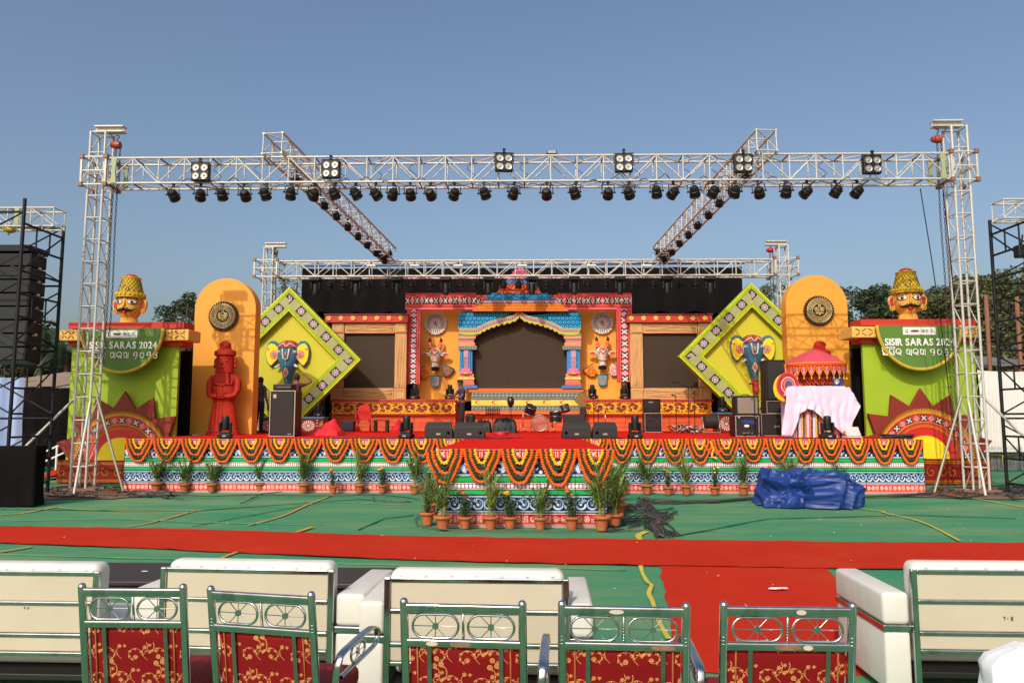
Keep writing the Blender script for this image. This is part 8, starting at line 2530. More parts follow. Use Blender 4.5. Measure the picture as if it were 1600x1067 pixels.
# ------------------------------------------------------------ blue tarpaulin heap
m_tarp = mat('blue_tarpaulin', S(27, 56, 122), .44, 0, .12, 3, bump=.15, bscale=20, dirt=S(80, 106, 160), dirt_amt=.25, spec=.45)
g0, g1 = G(1200, 795), G(1347, 792)
x0, x1 = g0.x, g1.x; ya = 14.25; yb_ = 15.45
tp = M(); tp.o = Vector(((x0 + x1) / 2, ya, 0)); n, m_ = 150, 90; ids = []
rdg = lambda p: 1 - abs(noise.noise(p)) * 2.2
def tarp_pt(u, v):
 a_ = 2 * PI * u
 c, s_ = math.cos(a_), math.sin(a_)
 sx, sy = math.copysign(abs(c) ** .55, c), math.copysign(abs(s_) ** .6, s_)
 side = min(1, v / .62); top = max(0, (v - .62) / .38)
 rr = (1 - .10 * side ** 2) * (1 - top)
 X_ = sx * rr; Y_ = sy * rr
 hgt = .50 + .07 * math.exp(-((X_ + .72) / .16) ** 2) - .03 * X_ + .09 * math.exp(-((X_ - .15) / .45) ** 2)
 Z_ = hgt * (side ** .9) * (1 if top == 0 else 1) - .05 * (1 - rr) * 0
 p = Vector((X_ * 1.9 + 3, Y_ * 1.4, Z_ * 2.2))
 w1 = p + Vector((noise.noise(p * .9), noise.noise(p * .9 + Vector((7, 0, 0))), noise.noise(p * .9 + Vector((0, 7, 0))))) * .8
 d = .13 * rdg(w1 * .8) + .06 * rdg(w1 * 1.7 + Vector((4, 4, 4))) + .022 * rdg(w1 * 3.6)
 d -= .09
 k = .35 + .65 * (1 - top)
 x = (x0 + x1) / 2 + X_ * (x1 - x0) / 2 + sx * d * k * .9 + .04 * noise.noise(Vector((Z_ * 4, Y_, 3)))
 y = (ya + yb_) / 2 + Y_ * (yb_ - ya) / 2 + sy * d * k * 1.25
 z = Z_ + (d * 1.15 if side >= 1 else d * .5 * side)
 if side < .12: x += sx * .05 * noise.noise(Vector((u * 40, 0, 0))); y += sy * .09 * noise.noise(Vector((u * 34, 3, 0)))
 return (x, y, .028 + max(0, z))
for j in range(m_ + 1):
 ids.append([tp.V(tarp_pt(i / n, (j / m_) ** 1.0 * .995)) for i in range(n)])
for j in range(m_):
 for i in range(n): tp.F([ids[j][i], ids[j][(i + 1) % n], ids[j + 1][(i + 1) % n], ids[j + 1][i]])
tp.F(ids[m_])
tp.smooth = True
o = tp.build('tarpaulin', m_tarp, auto=True); o.location = tp.o
tag(o, 'crumpled shiny blue tarpaulin heaped over something in front of the right skirt', 'tarpaulin')
# ------------------------------------------------------------ cables on the ground
random.seed(12)
def gcable(o, pts, r_, wob=.06, m=m_cable, n=36, z=.03):
 P = [Vector((p.x, p.y, z)) for p in (G(*q) for q in pts)]
 Q = []
 sd = random.uniform(0, 99)
 for k in range(n + 1):
  s_ = k / n * (len(P) - 1); i = min(int(s_), len(P) - 2); t = s_ - i
  t = t * t * (3 - 2 * t)
  q = P[i].lerp(P[i + 1], t)
  q = q + Vector((noise.noise(Vector((k * .35, sd, 0))), noise.noise(Vector((k * .35, sd, 7))) * 1.2, 0)) * wob
  q.z = z + .012 * abs(noise.noise(Vector((k * .6, sd, 3)))) + r_
  Q.append(q)
 b = MS(o); b.tube(Q, r_, 5); b.build('cable', m, o)
ch = thing('cable_heap', 'tangled heap of black cables spilling from the thrust to the red carpet', 'cables', tuple(G(1020, 800)))
m_cabl2 = mat('grey_dusty_cable', S(92, 84, 78), .7, 0, .3, 6)
for k in range(12):
 j = lambda a_: random.uniform(-a_, a_)
 gcable(ch, [(955 + j(6), 793 + j(5)), (985 + j(10), 797 + j(5)), (1010 + j(12), 792 + j(8)), (1020 + j(12), 805 + j(8)), (1030 + j(14), 815 + j(5)), (1020 + j(10), 826 + j(5)), (1036 + j(12), 841 + j(2))], .012, .10, m_cable if k % 3 else m_cabl2)
for k in range(12):
 j = lambda a_: random.uniform(-a_, a_)
 gcable(ch, [(1003 + j(8), 782 + j(6)), (1020 + j(10), 786 + j(4)), (1060 + j(10), 787 + j(3)), (1120, 785 + j(2)), (1170, 782 + j(2)), (1205, 779 + j(2))], .012, .05, m_cable if k % 3 else m_cabl2)
for k in range(9):
 j = lambda a_: random.uniform(-a_, a_)
 gcable(ch, [(950 + j(6), 830 + j(4)), (975 + j(14), 822 + j(12)), (1000 + j(16), 812 + j(14)), (1040 + j(18), 803 + j(12)), (1030 + j(26), 822 + j(14)), (1050 + j(14), 838 + j(4))], .011, .14)
o = thing('floor_cable', 'thin cable loop lying on the mat before the thrust pots', 'cable', tuple(G(800, 834)))
gcable(o, [(655, 806), (648, 816), (652, 824), (690, 831), (740, 833), (800, 832), (880, 833), (960, 830), (1005, 832)], .010, .03, m_cabl2, 60)
for pts, lab in (([(200, 778), (260, 776), (330, 778), (400, 776), (520, 777), (600, 776), (655, 783)], 'thin dark cable on the mat along the left skirt'), ([(375, 790), (395, 781), (410, 774), (440, 771)], 'short kinked cable on the mat under the left skirt'),
     ([(1350, 779), (1400, 778), (1440, 774), (1470, 771), (1500, 768)], 'dark cable bundle running to the right tower foot'), ([(582, 775), (583, 785), (600, 787), (640, 786)], 'thin pale cable on the mat left of the thrust')):
 o = thing('floor_cable', lab, 'cable', tuple(G(*pts[0])))
 for q in range(1 if 'bundle' not in lab else 6): gcable(o, [(x, y + random.uniform(-1.5, 1.5) * (q > 0)) for x, y in pts], .010, .06, m_cable if 'pale' not in lab else m_cabl2)
for cx_, cy_, nm in ((140, 768, 'left'), (1500, 768, 'right')):
 o = thing('cable_heap', 'mess of black cables and sticks around the %s tower foot' % nm, 'cables', tuple(G(cx_, cy_)))
 for k in range(34):
  x_ = cx_ + random.uniform(-90, 90); y_ = cy_ + random.uniform(-6, 10)
  gcable(o, [(x_, y_), (x_ + random.uniform(10, 60), y_ + random.uniform(-5, 6)), (x_ + random.uniform(20, 90), y_ + random.uniform(-6, 6))], random.uniform(.008, .018), .16, m_cable if k % 4 else m_cabl2, 20)
 for k in range(6):
  p = G(cx_ + random.uniform(-60, 60), cy_ + random.uniform(-2, 9)); a_ = random.uniform(0, 3)
  b = M(o); b.T = Matrix.Translation((p.x, p.y, .05)) @ Matrix.Rotation(a_, 4, 'Z'); b.box(-.22, .22, -.04, .04, -.02, .02 + .03 * (k % 2)); b.build('wood_offcut', m_brown, o)
# ------------------------------------------------------------ banquet chairs in the front row
random.seed(5)
def wheel(o, root, cx, cz, y, a, h, n=8, ax='x', name='wheel_ring', T=None):
 r = h / 2; st_ = a / 2 - r
 pts = [(st_ + r * math.cos(t), r * math.sin(t)) for t in [-PI / 2 + PI * k / 10 for k in range(11)]] + [(-st_ + r * math.cos(t), r * math.sin(t)) for t in [PI / 2 + PI * k / 10 for k in range(11)]]
 f = (lambda u, v, d=0: (cx + u, y + d, cz + v)) if ax == 'x' else (lambda u, v, d=0: (cx + d, y + u, cz + v))
 b = M(); b.T = T; b.smooth = True; b.tube([f(u, v) for u, v in pts], .0058, 7, closed=True); rg = b.build(name, m_chrome, root)
 for k in range(n):
  t = 2 * PI * k / n + (PI / 2)
  c, s_ = math.cos(t), math.sin(t)
  L_ = 1e9
  for q in [x / 200 for x in range(1, 60)]:
   u, v = c * q, s_ * q
   if (abs(u) <= st_ and abs(v) >= r) or (abs(u) > st_ and math.hypot(abs(u) - st_, v) >= r): L_ = q; break
  b = M(); b.T = T; b.tube([f(0, 0), f(c * L_, s_ * L_)], .0021, 5); b.build('spoke', m_chrome, rg)
 b = M(); b.T = T; b.smooth = True
 b.lathe([(.0135, -.005), (.0135, .005)], f(0, 0), 16, 'y' if ax == 'x' else 'x'); b.build('hub', m_chrome, rg, auto=True)
 return rg
def chair(pl, pr, ztop, label, arms='', wear=0, fab=0.0):
 mid = (Vector(pl) + Vector(pr)) / 2; d = Vector(pr) - Vector(pl); w = Vector((d.x, d.y)).length
 rz = math.atan2(d.y, d.x)
 o = thing('banquet_chair', label, 'chair', (mid.x, mid.y, .024), 'red floral chairs in the front row', rz)
 hw = w / 2; Zt = ztop - .024
 lean = lambda z: (Zt - z) * .17 if z > .42 else (Zt - .42) * .17 - (.42 - z) * .10
 R_ = .0175
 for s_ in (-1, 1):
  b = MS()
  zs = [0, .2, .42, .6, .8, Zt - .016, Zt - .006, Zt - .001]
  b.tube([(s_ * hw, lean(z), z) for z in zs], [R_] * 6 + [R_ * .75, R_ * .25], 18); p_ = b.build('back_post', m_chrome, o)
  for zz in (.80, .815, .83) if wear else ():
   b = MS(); b.tube([(s_ * hw + (R_ + .0005) * math.cos(t), lean(zz) + (R_ + .0005) * math.sin(t), zz) for t in [2 * PI * k / 16 for k in range(16)]], .0012, 4, closed=True); b.build('turned_line', m_chrome2, p_)
 def rail(z0, z1, nm, x0=-hw, x1=hw, d_=.014, m=m_chrome):
  b = M(); zc = (z0 + z1) / 2; y = lean(zc)
  n = 16; A, B = [], []
  b.smooth = True
  for k in range(n):
   t = 2 * PI * k / n; c, s_ = math.cos(t), math.sin(t)
   v = math.copysign(abs(s_) ** .45, s_) * (z1 - z0) / 2; u = math.copysign(abs(c) ** .7, c) * d_
   A.append(b.V((x0, y + u - v * .17, zc + v))); B.append(b.V((x1, y + u - v * .17, zc + v)))
  for k in range(n): b.F([A[k], A[(k + 1) % n], B[(k + 1) % n], B[k]])
  return b.build(nm, m, o, auto=True)
 rail(Zt - .062, Zt - .022, 'top_rail', -hw + .01, hw - .01)
 rail(Zt - .205, Zt - .170, 'middle_rail', -hw + .01, hw - .01)
 zc = Zt - .117; T = Matrix.Translation((0, lean(zc) + zc * .17, 0)) @ Matrix.Shear('XY', 4, (0, 0)) if False else None
 for s_ in (-1, 1):
  wheel(None, o, s_ * hw * .47, zc, lean(zc), hw * .78, .094)
  for q in (-1, 1):
   b = M(); b.tube([(s_ * hw * .47 + q * .028, lean(zc) + .002, Zt - .169), (s_ * hw * .47 + q * .028, lean(zc), Zt - .163)], .004, 6); b.build('weld', m_chrome2, o)
 b = MS(); b.tube([(.0, lean(Zt - .06), Zt - .06), (0, lean(Zt - .17), Zt - .17)], .0055, 8)
 if wear:
  for k in range(9): b.ball((.0, lean(Zt - .06 - k * .012), Zt - .066 - k * .012), (.0075, .0075, .003), 8, 4)
 b.build('centre_bar', m_chrome2, o)
 z0, z1 = .46, Zt - .20
 b = M(); n, m_ = 14, 12; ids = []
 b.smooth = True
 pts = []
 for j in range(m_ + 1):
  row = []
  for i in range(n + 1):
   u, v = i / n, j / m_
   x = -hw + .020 + (2 * hw - .04) * u; z = z0 + (z1 - z0) * v
   e = min(u, 1 - u, v, 1 - v)
   y = lean(z) + .012 + .004 * noise.noise(Vector((x * 9 + fab, z * 9, fab))) - .010 * min(1, e / .12) ** .5 * 1
   row.append((x, y, z))
  pts.append(row)
 def uv(p): return ((p[0] + fab) / .235, (p[2] + fab * .7) / .235)
 for j in range(m_):
  for i in range(n):
   q = [pts[j][i], pts[j][i + 1], pts[j + 1][i + 1], pts[j + 1][i]]
   b.quad(*q, [uv(p) for p in q])
 b.build('back_cloth', IM_FAB, o)
 b = M(); b.rbox(-hw + .02, hw - .02, 0, .045, z0, z1, .02, 2)
 for i, v in enumerate(b.v): b.v[i] = Vector((v.x, v.y + lean(v.z) + .016, v.z))
 b.build('back_cushion', m_fabred, o)
 for s_ in (-1, 1):
  b = MS(); b.tube([(s_ * (hw - .052), lean(z) + .0005, z) for z in (z0 + .01, (z0 + z1) / 2, z1 - .008)], .0038, 5); b.build('piping', m_pipe, o)
 for s_ in (-.57, .62):
  b = M()
  x = s_ * hw * 1.02
  for za, zb in ((.42, z1 + .004),):
   b.quad((x - .009, lean(za) - .010, za), (x + .009, lean(za) - .010, za), (x + .009, lean(zb) - .010, zb), (x - .009, lean(zb) - .010, zb))
   b.quad((x + .009, lean(za) - .006, za), (x - .009, lean(za) - .006, za), (x - .009, lean(zb) - .006, zb), (x + .009, lean(zb) - .006, zb))
   b.quad((x + .009, lean(za) - .010, za), (x + .009, lean(za) - .006, za), (x + .009, lean(zb) - .006, zb), (x + .009, lean(zb) - .010, zb))
   b.quad((x - .009, lean(za) - .006, za), (x - .009, lean(za) - .010, za), (x - .009, lean(zb) - .010, zb), (x - .009, lean(zb) - .006, zb))
  b.build('flat_bar', m_satin, o)
 b = M(); b.rbox(-hw + .01, hw - .01, .10, .56, .40, .50, .035, 3); b.build('seat', m_fabred, o)
 b = M(); b.tube([(-hw, .10, .40), (-hw, .54, .40), (hw, .54, .40), (hw, .10, .40)], .014, 8); b.build('seat_rail', m_chrome, o)
 for s_ in (-1, 1):
  b = MS(); b.tube([(s_ * hw, .54, .40), (s_ * (hw + .01), .56, 0)], .0165, 10); b.build('front_leg', m_chrome, o)
 for a_ in arms:
  s_ = -1 if a_ == 'l' else 1
  X = s_ * (hw + .075)
  path = [(X - s_ * .03, .13, .42), (X - s_ * .01, .12, .58), (X, .125, .645), (X, .16, .675), (X, .30, .69), (X, .46, .70), (X, .53, .685), (X, .56, .655), (X, .545, .62), (X, .50, .605), (X, .32, .590), (X, .15, .575)]
  b = MS()
  prev = None; nP = len(path)
  fine = []
  for i in range(nP - 1):
   for q in range(4):
    t = q / 4; p0 = Vector(path[max(0, i - 1)]); p1 = Vector(path[i]); p2 = Vector(path[i + 1]); p3 = Vector(path[min(nP - 1, i + 2)])
    fine.append(.5 * ((2 * p1) + (-p0 + p2) * t + (2 * p0 - 5 * p1 + 4 * p2 - p3) * t * t + (-p0 + 3 * p1 - 3 * p2 + p3) * t ** 3))
  fine.append(Vector(path[-1]))
  for i, p in enumerate(fine):
   t = (fine[min(i + 1, len(fine) - 1)] - fine[max(i - 1, 0)]).normalized()
   nn = Vector((1, 0, 0)).cross(t).normalized(); wd = .019 if i < len(fine) * .66 else .012; th = .0075
   cur = []
   for k in range(10):
    a2 = 2 * PI * k / 10; c, s2 = math.cos(a2), math.sin(a2)
    cur.append(b.V(p + Vector((1, 0, 0)) * wd * math.copysign(abs(c) ** .6, c) + nn * th * math.copysign(abs(s2) ** .6, s2)))
   if prev:
    for k in range(10): b.F([prev[k], prev[(k + 1) % 10], cur[(k + 1) % 10], cur[k]])
   prev = cur
  ar_ = b.build('armrest', m_chrome, o)
  wheel(None, o, X, .636, .33, .15, .075, ax='y', name='arm_wheel_ring')
 return o
m_fabred = mat('dark_red_upholstery', S(132, 16, 18), .8, 0, .15, 8, bump=.2, bscale=60)
m_pipe = mat('gold_brown_piping', S(150, 84, 40), .8, 0, .2, 30)
m_satin = mat('satin_flat_bar', (.36, .36, .33), .32, 1.0, .12, 14, dirt=(.20, .16, .10), dirt_amt=.6)
ZC = 1.0
T_ = lambda a_, b_: G(a_, b_, ZC)
c1 = chair(T_(128, 910), T_(286, 911), ZC, 'chrome chair with red floral back at the left end of the front row', '', 0, .0)
c2 = chair(T_(329, 914), T_(486, 923), ZC, 'chrome chair with red floral back, turned a little, with a curved armrest at its right', 'r', 1, .13)
c3 = chair(T_(631, 933), T_(816, 937), ZC, 'chrome chair with red floral back and taped middle rail, before the middle sofa', 'r', 0, .22)
c4 = chair(T_(878, 937), T_(1072, 940), ZC, 'chrome chair with red floral back standing before the green mat seam', 'lr', 1, .05)
c5 = chair(T_(1131, 938), T_(1332, 940), ZC, 'chrome chair with red floral back standing before the red carpet', 'l', 1, .31)
m_tape = mat('brown_tape', S(120, 92, 70), .7, 0, .35, 40)
def patch(o, x, z, w, h, m=m_tape, y=-.0155, seed=0):
 b = M(); n = 14; Zt = ZC - .024; ly = (Zt - z) * .17
 pts = [(x + w / 2 * math.cos(2 * PI * k / n) * (1 + .25 * noise.noise(Vector((k, seed, 0)))), z + h / 2 * math.sin(2 * PI * k / n) * (1 + .25 * noise.noise(Vector((k, seed, 4))))) for k in range(n)]
 b.prism(pts, ly + y, ly + y + .002); b.build('tape_remnant', m, o)
patch(c3, -.01, ZC - .212, .09, .022, seed=1); patch(c3, -.13, ZC - .212, .05, .018, m_cream_d, seed=2)
patch(c4, -.03, ZC - .066, .06, .018, m_cream_d, seed=3); patch(c4, .16, ZC - .212, .10, .02, seed=4)
patch(c5, .0, ZC - .212, .11, .022, seed=5); patch(c5, .08, ZC - .212, .04, .02, m_cream_d, seed=6); patch(c5, .05, ZC - .066, .04, .02, m_cream_d, seed=7)
# ------------------------------------------------------------ sofas
def sofa(xl, xr, ypl, ypr, label, al, ar, ztop=.80, seed=0):
 mid = Vector(((xl + xr) / 2, (ypl + ypr) / 2, .024)); w = math.hypot(xr - xl, ypr - ypl); rz = math.atan2(ypr - ypl, xr - xl)
 o = thing('sofa', label, 'sofa', tuple(mid), 'cream sofas facing the stage', rz)
 hw = w / 2; Zt = ztop - .024
 def sq(x0, x1, y0, y1, z0, z1, nm, m=m_chrome, r=.006):
  b = M(); b.rbox(x0, x1, y0, y1, z0, z1, r, 2); return b.build(nm, m, o)
 for s_ in (-1, 1):
  sq(s_ * hw - .019, s_ * hw + .019, 0, .03, 0, Zt, 'back_post')
 for k, (za, zb) in enumerate(((Zt - .026, Zt), (Zt - .205, Zt - .182), (Zt - .395, Zt - .372), (Zt - .505, Zt - .480))):
  sq(-hw + .020, hw - .020, .002, .026, za, zb, 'back_rail', r=.005)
 bz = [(Zt - .183, Zt - .027), (Zt - .371, Zt - .206), (Zt - .479, Zt - .396)]
 for za, zb in bz:
  b = M(); b.rbox(-hw + .021, hw - .021, .014, .04, za, zb, .008, 2); b.build('back_board', m_cream_d, o)
 b = M(); b.rbox(-hw + .005, hw - .005, .035, .19, .30, Zt + .035, .05, 4)
 for i, v in enumerate(b.v):
  b.v[i] = Vector((v.x, v.y, v.z + (.012 * math.cos(v.x / hw * PI / 2) if v.z > Zt - .05 else 0)))
 b.build('back_cushion', m_cream, o, auto=True)
 for k in range(7):
  x = -hw + w * (k + .5) / 7; b = MS(); b.tube([(x - .012, .0345, Zt + .008), (x, .034, Zt + .0035), (x + .012, .0345, Zt + .008)], .0012, 4); b.build('staple_pucker', m_darkline, o)
 b = M(); b.rbox(-hw + .0, hw - .0, .19, .74, .16, .42, .05, 4); b.build('seat_cushion', m_cream, o, auto=True)
 sq(-hw, hw, .03, .72, .12, .158, 'base_frame', m_hair)
 for s_ in (-1, 1):
  sq(s_ * hw - .02, s_ * hw + .02, .68, .72, 0, .12, 'foot')
 for side, on in (('l', al), ('r', ar)):
  if not on: continue
  s_ = -1 if side == 'l' else 1
  x0, x1 = sorted((s_ * (hw + .022), s_ * (hw + .022 + on)))
  b = M(); b.rbox(x0, x1, .03, .80, .435, .63, .028, 4); b.build('arm_pad', m_cream, o, auto=True)
  b = M(); b.rbox(x0 + .003, x1 - .003, .03, .79, .04, .395, .02, 3); b.build('arm_base', m_cream, o, auto=True)
  sq(x0 - .003, x1 + .003, .026, .80, .396, .434, 'arm_band', m_chrome, .004)
 return o
Q = lambda px, py: G(px, py, .80)
a, b_ = Q(150, 893), Q(-140, 890)
sofa(b_.x, a.x, b_.y, a.y, 'cream sofa with chrome back frame cut by the left picture edge', 0, 0, seed=1)
a, b_ = Q(255, 886), Q(517, 891)
s2 = sofa(a.x, b_.x, a.y, b_.y, 'cream sofa with chrome back frame behind the second chair', .21, .185, seed=2)
a, b_ = Q(605, 902), Q(884, 905)
s3 = sofa(a.x, b_.x, a.y, b_.y, 'cream sofa with chrome back frame in the middle, reflecting the red carpet', .155, .14, seed=3)
a, b_ = Q(1428, 890), Q(1760, 893)
s4 = sofa(a.x, b_.x, a.y, b_.y, 'cream sofa with chrome frame at the right with a wide padded arm', .165, .15, seed=4)
def marks(o, cx, cz, strokes, s_=.03):
 b = MS()
 for st_ in strokes: b.tube([(cx + x * s_, .0125, cz + z * s_) for x, z in st_], .0022, 4)
 b.build('pen_mark', m_hair, o)
eight = [(.3 * math.sin(2 * t) if False else .28 * math.cos(t), .25 + .25 * math.sin(t)) for t in [2 * PI * k / 10 for k in range(11)]]
marks(s4, W(1578, 952, 4.75).x - s4.location.x, .80 - .024 - .29, [[(-1.9, .4), (-1.2, .5), (-1.5, .3), (-1.55, -.4)], [(-.9, 0), (-.4, 0)], [(x + .5, z) for x, z in eight], [(x + .5, z - .52) for x, z in eight]], .022)
s1 = [x for x in bpy.data.objects if x.name.startswith('sofa')][0]
marks(s1, W(36, 943, 4.6).x - s1.location.x, .80 - .024 - .225, [[(-1, .3), (-.6, .4), (-.8, -.2)], [(0, .3), (.3, -.3), (.7, .3)]], .02)
def coffee_table(px0, px1, pyf, pyn, label, z=.46):
 A, B, C_, D = G(px0, pyf, z), G(px1, pyf, z), G(px1 + 2, pyn, z), G(px0 - 4, pyn, z)
 x0, x1, y0, y1 = min(A.x, D.x), max(B.x, C_.x), (C_.y + D.y) / 2, (A.y + B.y) / 2
 o = thing('coffee_table', label, 'coffee table', ((x0 + x1) / 2, (y0 + y1) / 2, .024), 'dark low tables between the sofas')
 b = M(o); b.rbox(x0, x1, y0, y1, z - .035, z, .006, 2); b.build('table_top', m_dark, o)
 b = M(o); b.box(x0 + .04, x1 - .04, y0 + .03, y0 + .06, z - .11, z - .037); b.build('apron', m_hair, o)
 for x in (x0 + .06, (x0 + x1) / 2 + .05, x1 - .06):
  b = M(o); b.box(x - .03, x + .03, y0 + .05, y0 + .10, .026, z - .037); b.build('leg', m_brown, o)
 for x in (x0 + .06, x1 - .06):
  b = M(o); b.box(x - .03, x + .03, y1 - .10, y1 - .05, .026, z - .037); b.build('leg', m_brown, o)
 return o
ct = coffee_table(120, 258, 878.5, 908, 'dark brown low table left of the second sofa, with a small white scrap on it')
g = G(226, 892, .462); b = M(ct); n = 8; b.F([b.V((g.x + .03 * math.cos(2 * PI * k / n), g.y + .02 * math.sin(2 * PI * k / n), .4625)) for k in range(n)]); b.build('paper_scrap', m_white, ct)
coffee_table(470, 603, 886, 912, 'dark brown low table between the second and the middle sofa')
g = G(1217, 925); b = M(); n = 9
b.F([b.V((g.x + .10 * math.cos(2 * PI * k / n) * (1 + .3 * math.sin(3 * k)), g.y + .035 * math.sin(2 * PI * k / n), .040 + .006 * math.sin(k * 2))) for k in range(n)])
tag(b.build('litter', m_white), 'small white paper scrap lying on the red carpet', 'litter')
m_cover = mat('white_chair_cover', S(226, 228, 232), .5, 0, .03, 3, bump=.1, bscale=10, sheen=.4)
o = thing('covered_chair', 'chair under a shiny white cloth cover in the lower right corner', 'chair', (1.98, 2.80, .024))
X0, X1, Y0, Y1 = 1.70, 2.30, 2.78, 3.25
b = MS(o)
n, m_ = 50, 30; ids = []
per = []
for k in range(n):
 t = 2 * PI * k / n; c, s_ = math.cos(t), math.sin(t)
 per.append((math.copysign(abs(c) ** .35, c), math.copysign(abs(s_) ** .35, s_)))
for j in range(m_ + 1):
 v = j / m_; z = .03 + (.90 - .03) * v; row = []
 for k, (u, w_) in enumerate(per):
  depth = (Y1 - Y0) / 2 if z < .5 else .07
  cy = (Y0 + Y1) / 2 if z < .5 else Y0 + .09
  sc_ = 1 if v < .93 else max(.0, 1 - ((v - .93) / .07) ** 2 * .35)
  fold = .018 * math.sin(k * 2.1) * (1 - v) + .02 * noise.noise(Vector((k * .35, v * 4, 3)))
  row.append(b.V(((X0 + X1) / 2 + u * ((X1 - X0) / 2 * sc_ + fold), cy + w_ * (depth * sc_ + fold), z + .018 * noise.noise(Vector((u * 2, w_ * 2, 9))) * v)))
 ids.append(row)
for A, B in zip(ids, ids[1:]):
 for k in range(n): b.F([A[k], A[(k + 1) % n], B[(k + 1) % n], B[k]])
b.F(ids[-1])
b.build('cloth_cover', m_cover, o)
b = MS(o)
for q in range(3): b.tube([(X0 + .10 + .09 * q + .25 * t, Y0 - .008 - .0 * t, .86 - .30 * t - .05 * q) for t in [k / 8 for k in range(9)]], [.002, .006, .009, .010, .010, .009, .007, .005, .001], 6)
b.build('cloth_fold', m_cover, o)
# ------------------------------------------------------------ surroundings
m_bark = mat('tree_bark', S(86, 70, 56), .9, 0, .25, 8, bump=.5)
LEAF = [mat('leaf_dark', S(44, 62, 34), .7, 0, .45, 2.0), mat('leaf_olive', S(76, 82, 44), .7, 0, .4, 2.0), mat('leaf_dry', S(92, 92, 56), .75, 0, .35, 2.0)]
def tree(x, y, h, w, label, seed, lm, n=5200, leaf=.20, sparse=1.0, trunk_h=.35):
 random.seed(seed)
 o = thing('tree', label, 'tree', (x, y, 0), 'trees beyond the ground')
 b = MS(o)
 th = h * trunk_h
 b.tube([(x, y, -.1), (x + .1 * w * random.uniform(-.3, .3), y, th * .6), (x + .05 * w, y, th * 1.2)], [.035 * h * .6, .022 * h * .6, .016 * h * .6], 8); b.build('trunk', m_bark, o)
 cl = []
 b = MS(o)
 for k in range(int(26)):
  a_ = random.uniform(0, 2 * PI); rr = w * .5 * random.uniform(.15, 1) ** .6; zz = th + (h - th) * random.uniform(.12, 1) ** .8
  lim = math.sqrt(max(.05, 1 - ((zz - (th + (h - th) * .5)) / ((h - th) * .58)) ** 2))
  c = Vector((x + rr * lim * math.cos(a_), y + rr * lim * math.sin(a_) * .8, zz))
  cl.append((c, random.uniform(.13, .24) * w * (.55 + .45 * lim)))
  mid = Vector((x, y, th)).lerp(c, .5) + Vector((0, 0, -.04 * h))
  b.tube([(x, y, th * random.uniform(.7, 1.1)), mid, c], [.010 * h, .006 * h, .002 * h], 5)
 b.build('limbs', m_bark, o)
 l = M(o)
 for i in range(int(n * sparse)):
  c, r_ = cl[random.randrange(len(cl))]
  d = Vector((random.gauss(0, 1), random.gauss(0, 1), random.gauss(0, 1))).normalized() * r_ * random.uniform(.35, 1.08) ** .6
  d.z *= .7
  p = c + d
  u = Vector((random.uniform(-1, 1), random.uniform(-1, 1), random.uniform(-.6, .6))).normalized(); v = u.cross(Vector((random.uniform(-1, 1), random.uniform(-1, 1), random.uniform(-1, 1)))).normalized()
  s_ = leaf * random.uniform(.6, 1.4)
  l.mi = random.choices((0, 1), (3, 1))[0]
  l.poly([p - u * s_, p + v * s_ * .45, p + u * s_, p - v * s_ * .45])
 l.build('crown', [LEAF[lm], LEAF[(lm + 1) % 3]], o)
 return o
def at(px, py, Y): p = W(px, py, Y); return p.x, p.z
for i, (px, ptop, Y, w, lm, lab) in enumerate(((1345, 450, 44, 5.5, 0, 'dark leafy tree just right of the right yellow panel'), (1392, 474, 47, 5, 0, 'low dark tree behind the right giant head'), (1455, 462, 46, 6, 1, 'olive tree between the giant head and the right truss tower'),
            (1512, 438, 43, 6.0, 1, 'olive tree behind the right truss tower'), (1562, 446, 40, 5.5, 2, 'brownish dry tree behind the right scaffold'), (1622, 430, 40, 6, 2, 'dry brownish tree cut by the right picture edge'),
            (1322, 500, 52, 6, 0, 'distant tree low behind the right yellow panel'))):
 x, z = at(px, ptop, Y); tree(x, Y, z, w, lab, 40 + i, lm, 11000, .115)
x, z = at(284, 462, 42); tree(x, 42, z, 2.6, 'thin half-bare tree between the left pylon and the left yellow panel', 61, 0, 2600, .10, trunk_h=.5)
x, z = at(304, 470, 46); tree(x, 46, z, 3.2, 'dark bushy tree behind the left yellow panel', 66, 0, 3000, .13, trunk_h=.4)
x, z = at(450, 436, 44); tree(x, 44, z, 2.2, 'bare twiggy treetop above the left diamond', 62, 2, 700, .08, trunk_h=.7)
x, z = at(1209, 446, 44); tree(x, 44, z, 3.0, 'sparse brown treetop behind the back right truss tower', 63, 2, 1600, .10, trunk_h=.6)
x, z = at(60, 520, 46); tree(x, 46, z, 5, 'dark tree behind the brown building at the left', 64, 0, 3500, .16)
x, z = at(10, 500, 44); tree(x, 44, z, 6, 'dark tree at the far left behind the scaffold', 65, 0, 4500, .16)
